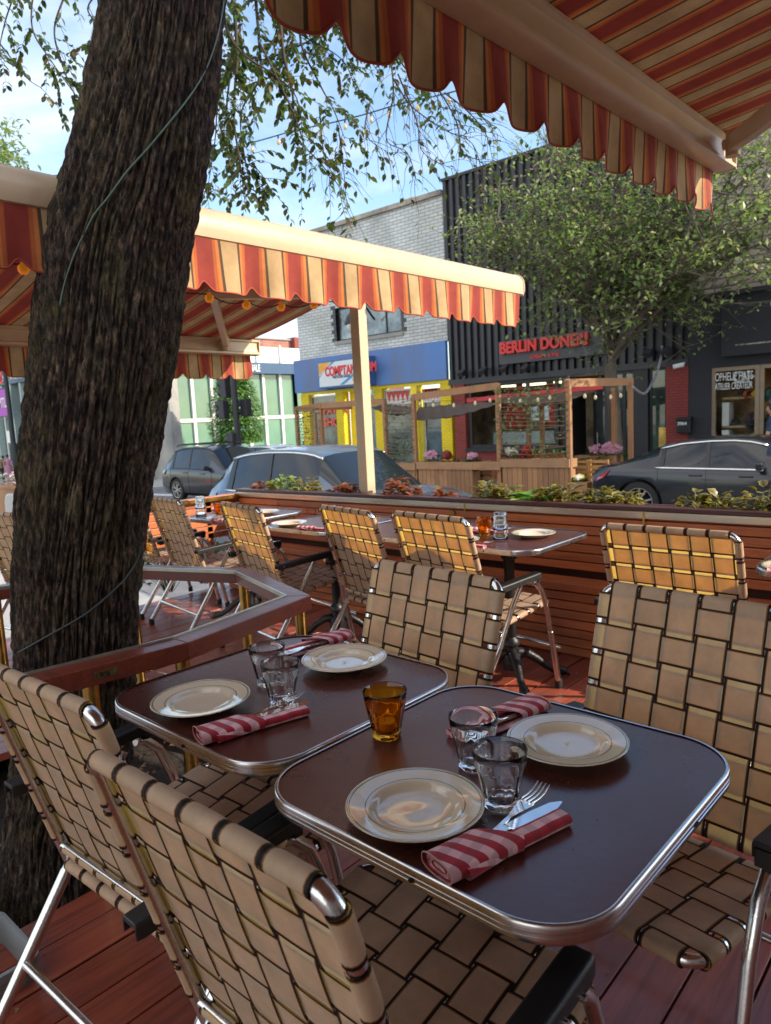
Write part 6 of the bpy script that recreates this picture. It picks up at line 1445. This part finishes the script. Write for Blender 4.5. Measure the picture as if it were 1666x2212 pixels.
for px,Y,lab in ((1040,13.45,'round wooden table between the parklet chairs'),(1285,13.6,'wooden table by the pink petunias')):
    x=Q(px,1000,Y).x; t=empty('parklet_table',(x,Y,gz(x)+.12),lab,'table','parklet tables'); mb=MB(); mb.lathe([(.001,.74),(.34,.74),(.34,.71),(.001,.71)],24); mb.build('tabletop',CW,t,30); mb=MB(); mb.lathe([(.03,.71),(.03,.05),(.22,.02),(.22,0)],14,cap1=True); mb.build('column',IRON,t,40)
q=Q(878,992,13.1); bb_=empty('blue_bin',(q.x,13.1,gz(q.x)+.12),'bright blue recycling bin inside the parklet beside the twine screen','bin'); mb=MB(); mb.add([(-.25,-.25,0),(.25,-.25,0),(.25,.25,0),(-.25,.25,0),(-.34,-.32,.85),(.34,-.32,.85),(.34,.32,.85),(-.34,.32,.85)],[(3,2,1,0),(0,1,5,4),(1,2,6,5),(2,3,7,6),(3,0,4,7)]); BL=M('blue_plastic',(.03,.15,.55),.4,0,var=.08); mb.build('bin_body',BL,bb_,0,bev=.02); mb=MB(); mb.box((-.37,-.35,.85),(.37,.35,.93)); mb.build('lid',BL,bb_,0,bev=.02)
# clear bulbs strung on the parklet and over the street
def bulbs(pts,n,name,label,mat,r=.004,s=1.,sag=.1):
    root=empty(name,pts[0],label,'string lights'); mb=MB(); c=[]
    for a,b in zip(pts[:-1],pts[1:]):
        for k in range(12): t=k/12; c.append(a.lerp(b,t)+Vector((0,0,-sag*4*t*(1-t))))
    c.append(pts[-1]); mb.tube(c,r,5); mb.build('cord',BLACKM,root,180)
    for i in range(n):
        p=c[int((i+.5)/n*(len(c)-1))]; m1=MB(); m1.lathe([(.012*s,0),(.012*s,-.045*s)],8,tuple(p),cap0=True,cap1=True); so=m1.build('socket',BLACKM,root,0); m2=MB(); m2.lathe([(.010*s,-.045*s),(.026*s,-.075*s),(.030*s,-.10*s),(.02*s,-.125*s),(.001,-.13*s)],10,tuple(p)); m2.build('bulb',mat,so,180)
    zero(root)
CB=M('warm_clear_bulb',(.30,.26,.18),.05,0,var=0,coat=1,emit=((1,.75,.4),.10))
bulbs([Q(893,860),Q(1075,850),Q(1228,835),PY(1362,838,YPB)],14,'parklet_bulb_string','string of clear bulbs along the parklet pergola',CB,s=1.1)
bulbs([PD(-200,420,15),PD(110,380,13),PD(420,335,12),PD(640,280,11),PD(860,225,10),PD(1140,150,9)],22,'sky_bulb_string','string of clear bulbs crossing the sky behind the tree branches',CB,r=.010,s=1.1,sag=.03)
# ================= street trees =================
LST=leafmat('street_tree_leaves',[(.06,.12,.03),(.11,.19,.05),(.17,.25,.07),(.25,.33,.10),(.33,.36,.19)],.42,.35)
SBK=M('grey_bark',(.11,.088,.066),.85,0,var=.3,scale=6,bump=.8,bscale=30,stretch=(1,1,.3))
st=PY(1330,960,15.2); base=Vector((st.x,15.2,gz(st.x)+.1))
tr=empty('street_tree',base,'leafy young street tree with forked grey trunk in front of the dark cladding','tree')
tm=MB(); lm=MB(); tr_=random.Random(21)
fork=PY(1318,785,15.2)
tm.tube(crv([base,Vector((base.x+.02,15.2,.5)),fork],6),[.155-.03*i/12 for i in range(13)],14)
limbs=[]
targets=[(1075,470),(1110,545),(1640,420),(1620,530),(1060,560),(1700,500),(1660,330),(1150,360),(1240,560),(1180,430),(1290,380),(1360,350),(1440,470),(1400,560),(1130,520),(1500,400),(1560,520),(1270,590),(1480,585),(1220,340),(1330,480),(1600,430)]
leafpts=[]
def grow(p,d,L,r,dep):
    pts=[p]; dd=d.normalized()
    for k in range(4):
        dd=(dd+Vector((tr_.uniform(-1,1),tr_.uniform(-1,1),tr_.uniform(-.6,.9)))*.22).normalized(); pts.append(pts[-1]+dd*L/4)
    c=crv(pts,2); tm.tube(c,[r*(1-.6*i/(len(c)-1)) for i in range(len(c))],5 if r<.03 else 8)
    if dep<=1:
        for q in c[1:]:
            for _ in range((1 if tr_.random()<.86 else 0) if dep==0 else 0): leafpts.append(q+Vector((tr_.gauss(0,.10),tr_.gauss(0,.10),tr_.gauss(0,.08))))
    if dep>0:
        for k in range(4 if dep>1 else 5):
            i=tr_.randint(len(c)//3,len(c)-1); a=Vector((tr_.uniform(-1,1),tr_.uniform(-1,1),tr_.uniform(-.5,.8))); grow(c[i],(dd*.5+a).normalized(),L*tr_.uniform(.5,.75),r*.45,dep-1)
for i,(px,py) in enumerate(targets):
    D=15.2+tr_.uniform(-1.6,1.6); q=PY(px,py,D); s0=fork+Vector((0,0,tr_.uniform(-.1,.8)))
    mid=s0.lerp(q,.5)+Vector((0,0,.3)); c=crv([s0,mid,q],6); r0=.06 if i<6 else .04
    tm.tube(c,[r0*(1-.75*k/(len(c)-1)) for k in range(len(c))],8)
    for k in range(4,len(c)):
        for _ in range(2):
            a=Vector((tr_.uniform(-1,1),tr_.uniform(-1,1),tr_.uniform(-.5,.7))); grow(c[k],a,tr_.uniform(.7,1.7),.018,1)
for p in leafpts:
    px_=p
    for _ in range(1): leaf(lm,p,Vector((tr_.uniform(-1,1),tr_.uniform(-1,1),tr_.uniform(-.8,.4))),Vector((tr_.uniform(-.6,.6),tr_.uniform(-.6,.6),1)),tr_.uniform(.08,.15),.072,seg=2,serr=0,bend=.2)
print('street tree leaves',len(leafpts))
tm.build('trunk',SBK,tr,60); lm.build('crown',LST,tr,180); zero(tr)
# conical tree behind the signal
q=PD(515,960,31); bz=gz(q.x)
ct=empty('conical_tree',(q.x,q.y,bz),'small dense conical green tree beside the traffic signal','tree'); mb=MB(); mb.tube([(q.x,q.y,bz),(q.x,q.y,bz+3)],[.07,.03],8); mb.build('trunk',SBK,ct,40)
lm=MB(); H0=PD(515,955,31).z; H1=PD(500,785,31).z
for i in range(7000):
    v=tr_.random()**1.2; z=H0+(H1-H0)*v; rm=1.12*(math.sin(PI*min(1,(.10+.9*(1-v))**1.0*.62))**.8)*(1+.22*noise.noise(Vector((v*9,i*.013%6,2)))) ; a=tr_.uniform(0,6.28); t=tr_.random()**.4*rm
    leaf(lm,Vector((q.x+t*math.cos(a),q.y+t*math.sin(a),z)),Vector((math.cos(a),math.sin(a),tr_.uniform(-.6,.6))),Vector((0,0,1)),.17,.12,seg=2,serr=0)
lm.build('crown',leafmat('cone_tree_leaves',[(.05,.13,.03),(.09,.2,.035),(.14,.27,.05)],.35),ct,180); zero(ct)
# tree at the far left edge
q=PD(-20,330,13); lt=empty('left_street_tree',(q.x,q.y,gz(q.x)),'leafy tree top reaching in at the left edge above the awning','tree'); mb=MB(); mb.tube([(q.x-2.6,q.y-.6,gz(q.x)),(q.x-2.0,q.y-.5,q.z-1.5),(q.x-.4,q.y,q.z-.8)],[.18,.12,.05],8); mb.build('trunk',SBK,lt,40); lm=MB()
for k in range(26):
    e=PD(tr_.uniform(-260,60),tr_.uniform(255,380),13+tr_.uniform(-.8,.8)); c=crv([Vector((q.x-.4,q.y,q.z-.8)),q.lerp(e,.5),e],6)
    for i,p in enumerate(c[2:]):
        for _ in range(7): leaf(lm,p+Vector((tr_.gauss(0,.12),tr_.gauss(0,.12),tr_.gauss(0,.09))),Vector((tr_.uniform(-1,1),tr_.uniform(-1,1),tr_.uniform(-.5,.5))),Vector((0,0,1)),.13,.055,seg=2,serr=0)
lm.build('crown',LST,lt,180); zero(lt)
# slim tree at the far left lamp
q=PD(-5,780,44); l2=empty('far_left_tree',(q.x,q.y,gz(q.x)),'small tree beside the lamp post at the far left','tree'); lm=MB()
for k in range(900): lm_=Vector((q.x+tr_.gauss(0,.7),q.y+tr_.gauss(0,.6),q.z+tr_.gauss(0,1.2))); leaf(lm,lm_,Vector((tr_.uniform(-1,1),tr_.uniform(-1,1),0)),Vector((0,0,1)),.2,.13,seg=2,serr=0)
lm.build('crown',LST,l2,180); mb=MB(); mb.tube([(q.x,q.y,gz(q.x)),(q.x,q.y,q.z)],[.1,.05],8); mb.build('trunk',SBK,l2,40); zero(l2)
# ================= people =================
def person(loc,h,rz,shirt,trousers,label,skin=(.45,.26,.18),hair=(.03,.02,.015),arms='swing',stride=.22,dress=None,group=None):
    root=empty('person',loc,label,'person',group,rz=rz); s=h/1.75
    SK=M('skin_%d'%int(skin[0]*100),skin,.5,0,var=.06); 
    vs=[];es=[];rd=[]
    def v(x,y,z,r): vs.append((x*s,y*s,z*s)); rd.append(r*s); return len(vs)-1
    pel=v(0,0,.95,.135); wa=v(0,0,1.10,.12); ch=v(0,.01,1.28,.155); nk0=v(0,.0,1.44,.09); nk=v(0,.01,1.52,.052)
    es+=[(pel,wa),(wa,ch),(ch,nk0),(nk0,nk)]
    for sd in (-1,1):
        st_=stride*sd
        hp=v(sd*.09,0,.90,.095); kn=v(sd*.10,st_*.55+.03,.50,.062); an=v(sd*.10,st_,.09,.042); to=v(sd*.105,st_+.15,.04,.035)
        es+=[(pel,hp),(hp,kn),(kn,an),(an,to)]
        sh=v(sd*.185,0,1.40,.062); 
        if arms=='fore': el=v(sd*.22,.06,1.13,.042); wr=v(sd*.14,.28,1.02,.032)
        else: el=v(sd*.24,-.05*sd,1.12,.042); wr=v(sd*.25,-.16*sd+.06,.88,.032)
        es+=[(nk0,sh),(sh,el),(el,wr)]
        hx,hy,hz=vs[wr][0]/s,vs[wr][1]/s,vs[wr][2]/s; d=Vector((0,.5 if arms=='fore' else .2,-.3 if arms=='fore' else -1)).normalized()
        pm=v(hx+d.x*.05,hy+d.y*.05,hz+d.z*.05,.03); es.append((wr,pm))
        for k in range(4):
            o=(k-1.5)*.016; f1=v(hx+o,hy+d.y*.10,hz+d.z*.10,.009); f2=v(hx+o*1.1,hy+d.y*(.15-.008*abs(k-1.4)),hz+d.z*.15-.01,.007); es+=[(pm,f1),(f1,f2)]
        th=v(hx-sd*.03,hy+d.y*.07+.02,hz+d.z*.07,.009); es.append((pm,th))
    me=bpy.data.meshes.new('body'); me.from_pydata(vs,es,[]); 
    bo=bpy.data.objects.new('body',me); COL.objects.link(bo); bo.parent=root
    bm=bmesh.new(); bm.from_mesh(me); sk=bm.verts.layers.skin.verify()
    for b,r_ in zip(bm.verts,rd): b[sk].radius=(r_,r_)
    bm.verts.ensure_lookup_table(); bm.verts[0][sk].use_root=True
    bm.to_mesh(me); bm.free(); md=bo.modifiers.new('skin','SKIN'); md.use_smooth_shade=True; m2=bo.modifiers.new('sub','SUBSURF'); m2.levels=1; m2.render_levels=1
    bpy.context.view_layer.update(); dgp=bpy.context.evaluated_depsgraph_get(); nm=bpy.data.meshes.new_from_object(bo.evaluated_get(dgp)); bo.modifiers.clear(); 
    # add the head to the same surface object
    bm=bmesh.new(); bm.from_mesh(nm)
    r=bmesh.ops.create_uvsphere(bm,u_segments=20,v_segments=16,radius=1)
    for q in r['verts']:
        c=q.co; k=1-.18*max(0,-c.z); c2=Vector((c.x*.078*k,c.y*.098*k+.012,c.z*.122))
        if c.y>.75 and abs(c.x)<.25 and -.3<c.z<.15: c2.y+=.018
        q.co=(c2+Vector((0,.02,1.64)))*s
    bm.to_mesh(nm); bm.free(); bo.data=nm; nm.name='body'
    SH=shirt; TR=trousers
    nm.materials.clear(); nm.materials.append(SK); nm.materials.append(SH); nm.materials.append(TR); nm.materials.append(RUBBER)
    for p in nm.polygons:
        c=p.center/s; ax=abs(c.x); p.use_smooth=True
        if c.z>1.50: mi=0
        elif c.z<.08: mi=3
        elif c.z<.97 and ax<.2 and not(arms=='fore' and c.y>.2): mi=2 if not dress or c.z<.45 else 1
        elif ax>.2 and c.z<1.22 or (arms=='fore' and c.y>.16 and c.z>.9): mi=0
        else: mi=1
        if dress and c.z<.45 and mi==2: mi=0
        p.material_index=mi
    mb=MB(); HR=M('hair_%d'%int(hair[0]*100),hair,.7,0,var=.3,scale=40)
    def hd(u,v_): a=2*PI*u; e=PI*(.0+.56*v_); x,y,z=math.sin(e)*math.cos(a),math.sin(e)*math.sin(a),math.cos(e); lo=1 if y<.35 else max(.0,1-(y-.35)*1.2); z2=z if y<.45 else max(z,.45); return Vector((x*.086,y*.105+.002,z2*.132+.02*0))*s+Vector((0,.02,1.645))*s
    mb.grid(hd,20,10); mb.build('hair',HR,root,180)
    f=MB()
    for sd in (-1,1): f.lathe([(.0005,.006),(.008,.003),(.011,0)],8,(0,0,0)); 
    f=MB()
    for sd in (-1,1): f.box((sd*.03*s-.010*s,.118*s,1.655*s),(sd*.03*s+.010*s,.124*s,1.663*s)); 
    f.box((-.02*s,.116*s,1.585*s),(.02*s,.121*s,1.591*s)); f.build('face_features',M('face_dark',(.12,.05,.04),.6,var=0),root,0)
    if dress:
        mb=MB(); mb.lathe([(.15*s,1.15*s),(.19*s,.9*s),(.24*s,.5*s),(.26*s,.42*s)],18); mb.build('skirt',SH,root,60)
    return root
q=PY(1672,867,16.0); g=gz(q.x)+.13
person((q.x,16.0,g),1.78,R(92),M('navy_shirt',(.02,.05,.10),.8,var=.2),M('dark_jeans',(.03,.035,.05),.8,var=.2),'man in a navy t-shirt walking left past the hat shop, looking down',arms='fore')
for px,D,h,sh,lab,dr in ((22,41,1.66,(.50,.22,.33),'woman in a pink dress walking away at the far left corner',True),(4,40,1.7,(.35,.22,.14),'person in a brown top at the far left edge',False),(12,43,1.6,(.03,.03,.035),'person in black beside the woman in pink',False)):
    q=PD(px,1040,D); person((q.x,q.y,gz(q.x)),h,R(60),M('cloth_%d'%px,sh,.8,var=.2),M('cloth_dark',(.03,.03,.04),.8,var=.2),lab,dress=dr,group='pedestrians at the far corner')
# far left planter with flowers, mesh chair, cone
q=PD(42,1045,9.0); fb=empty('flower_planter',(q.x,q.y,q.z-.2),'wooden planter with pink and white flowers at the far left beyond the trunk','planter')
mb=MB(); mb.box((-.55,-.12,-.6),(.45,.12,.0)); mb.box((-.57,-.14,0),(.47,.14,.03)); mb.build('box',PWD,fb,0); fb.location=(q.x,q.y,q.z-.05)
mb=MB(); m2=MB(); m3=MB()
for i in range(200): leaf((mb,mb,m2,m3)[i%4],Vector((tr_.uniform(-.5,.42),tr_.uniform(-.1,.1),.03+tr_.uniform(0,.15))),Vector((tr_.uniform(-1,1),tr_.uniform(-1,1),.4)),Vector((0,0,1)),.055,.04,seg=2,serr=0)
mb.build('foliage',LGR,fb,180); m2.build('blossoms',FP,fb,180); m3.build('blossoms',FWt,fb,180)
q=PD(32,1080,6.6); mc=empty('mesh_chair',(q.x,q.y,0),'pale grey mesh backed chair at the far left beyond the web chair','chair')
mb=MB(); mb.grid(lambda u,v:(-.25+.5*u,-.02*math.cos(PI*(u-.5)),.42+(q.z+.06-.42)*v-(.10*(2*u-1)**4)*v),20,16); o=mb.build('mesh_back',M('grey_mesh',(.42,.42,.40),.5,0,var=.2,scale=120),mc,180); md=o.modifiers.new('w','SOLIDIFY'); md.thickness=.006
mb=MB(); mb.box((-.24,0,.42),(.24,.42,.45)); mb.build('seat',M('grey_mesh'),mc,0,bev=.01)
for sx in (-1,1):
    for yy in (.02,.4): mb=MB(); mb.tube([(sx*.22,yy,.42),(sx*.24,yy,0)],.012,8); mb.build('leg',ALU,mc,40)
q=PD(-6,1072,22); cn=empty('traffic_cone',(q.x,q.y,gz(q.x)),'orange traffic cone at the left edge on the road','cone'); mb=MB(); mb.lathe([(.17,.03),(.04,.65),(.03,.7)],16,cap1=True); mb.build('cone_body',M('cone_orange',(.8,.13,.02),.5,var=.05),cn,60); mb=MB(); mb.box((-.22,-.22,0),(.22,.22,.03)); mb.build('base',MATS['cone_orange'],cn,0)
# ================= world, sun, camera =================
AZ=math.atan2(.436,.90); EL=R(31)
sd=Vector((math.cos(AZ)*math.cos(EL),math.sin(AZ)*math.cos(EL),math.sin(EL)))
L=bpy.data.lights.new('sun','SUN'); L.energy=3.0; L.angle=R(.5); L.color=(1,.87,.70)
lo=bpy.data.objects.new('sun',L); COL.objects.link(lo); lo.rotation_euler=sd.to_track_quat('Z','Y').to_euler(); lo.location=(5,5,12)
w=bpy.data.worlds.new('World'); sc.world=w; w.use_nodes=True; nt=w.node_tree; LK=nt.links; bg=nt.nodes['Background']
sky=nd(nt,'ShaderNodeTexSky'); sky.sky_type='NISHITA'; sky.sun_disc=False; sky.sun_elevation=EL; sky.sun_rotation=PI/2-AZ; sky.dust_density=.8; sky.air_density=1.15; sky.ozone_density=2.5
tc=nd(nt,'ShaderNodeTexCoord'); mp=nd(nt,'ShaderNodeMapping'); mp.inputs['Scale'].default_value=(1.0,1.6,3.2); mp.inputs['Rotation'].default_value=(R(12),R(-18),R(20)); LK.new(tc.outputs['Generated'],mp.inputs[0])
n1=nd(nt,'ShaderNodeTexNoise',inp={'Scale':2.6,'Detail':9,'Roughness':.58,'Distortion':.5}); LK.new(mp.outputs[0],n1.inputs['Vector'])
# cloud cover grows toward the street's far left end
dt=nd(nt,'ShaderNodeVectorMath',operation='DOT_PRODUCT'); LK.new(tc.outputs['Generated'],dt.inputs[0]); dt.inputs[1].default_value=(-.97,.12,.2)
mr=nd(nt,'ShaderNodeMapRange',inp={'From Min':.45,'From Max':.99,'To Min':-.26,'To Max':.10}); LK.new(dt.outputs['Value'],mr.inputs[0])
ad=nd(nt,'ShaderNodeMath',operation='ADD'); LK.new(n1.outputs['Fac'],ad.inputs[0]); LK.new(mr.outputs[0],ad.inputs[1])
cr=ramp(nt,[(.46,(0,0,0)),(.78,(.92,.92,.92))])
dt2=nd(nt,'ShaderNodeVectorMath',operation='DOT_PRODUCT'); LK.new(tc.outputs['Generated'],dt2.inputs[0]); dt2.inputs[1].default_value=(.15,-.75,.62)  # unseen bright cloud behind the camera, added to lift the ambient light
m2=nd(nt,'ShaderNodeMapRange',inp={'From Min':.25,'From Max':.8,'To Min':0,'To Max':.45}); LK.new(dt2.outputs['Value'],m2.inputs[0]); a2=nd(nt,'ShaderNodeMath',operation='ADD'); LK.new(ad.outputs[0],a2.inputs[0]); LK.new(m2.outputs[0],a2.inputs[1]); LK.new(a2.outputs[0],cr.inputs[0])
cc=ramp(nt,[(.3,(3.3/8,3.5/8,3.9/8)),(.8,(1,.97,.93))]); LK.new(m2.outputs[0],cc.inputs[0]) if False else None
mg=nd(nt,'ShaderNodeMapRange',inp={'From Min':.25,'From Max':.8,'To Min':0,'To Max':1}); LK.new(dt2.outputs['Value'],mg.inputs[0]); mc_=nd(nt,'ShaderNodeMix',data_type='RGBA'); LK.new(mg.outputs[0],mc_.inputs['Factor']); mc_.inputs['A'].default_value=(3.7,4.0,4.6,1); mc_.inputs['B'].default_value=(7.4,7.0,6.5,1)
mx=nd(nt,'ShaderNodeMix',data_type='RGBA'); LK.new(mc_.outputs['Result'],mx.inputs['B']); LK.new(cr.outputs[0],mx.inputs['Factor']); LK.new(sky.outputs[0],mx.inputs['A'])
LK.new(mx.outputs['Result'],bg.inputs['Color']); bg.inputs['Strength'].default_value=.13
cam=bpy.data.cameras.new('camera'); co=bpy.data.objects.new('camera',cam); COL.objects.link(co); sc.camera=co
cam.sensor_fit='VERTICAL'; cam.sensor_height=36; cam.lens=F0/2212*36; cam.clip_start=.02; cam.clip_end=2000
mt=Matrix((rt,up,-fw)).transposed().to_4x4(); mt.translation=CAM; co.matrix_world=mt
cam.dof.use_dof=True; cam.dof.focus_distance=1.5; cam.dof.aperture_fstop=9
sc.view_settings.view_transform='Standard'; sc.view_settings.look='None'; sc.view_settings.exposure=1.33; sc.view_settings.gamma=1
sc.cycles.max_bounces=10; sc.cycles.transmission_bounces=12; sc.cycles.transparent_max_bounces=12
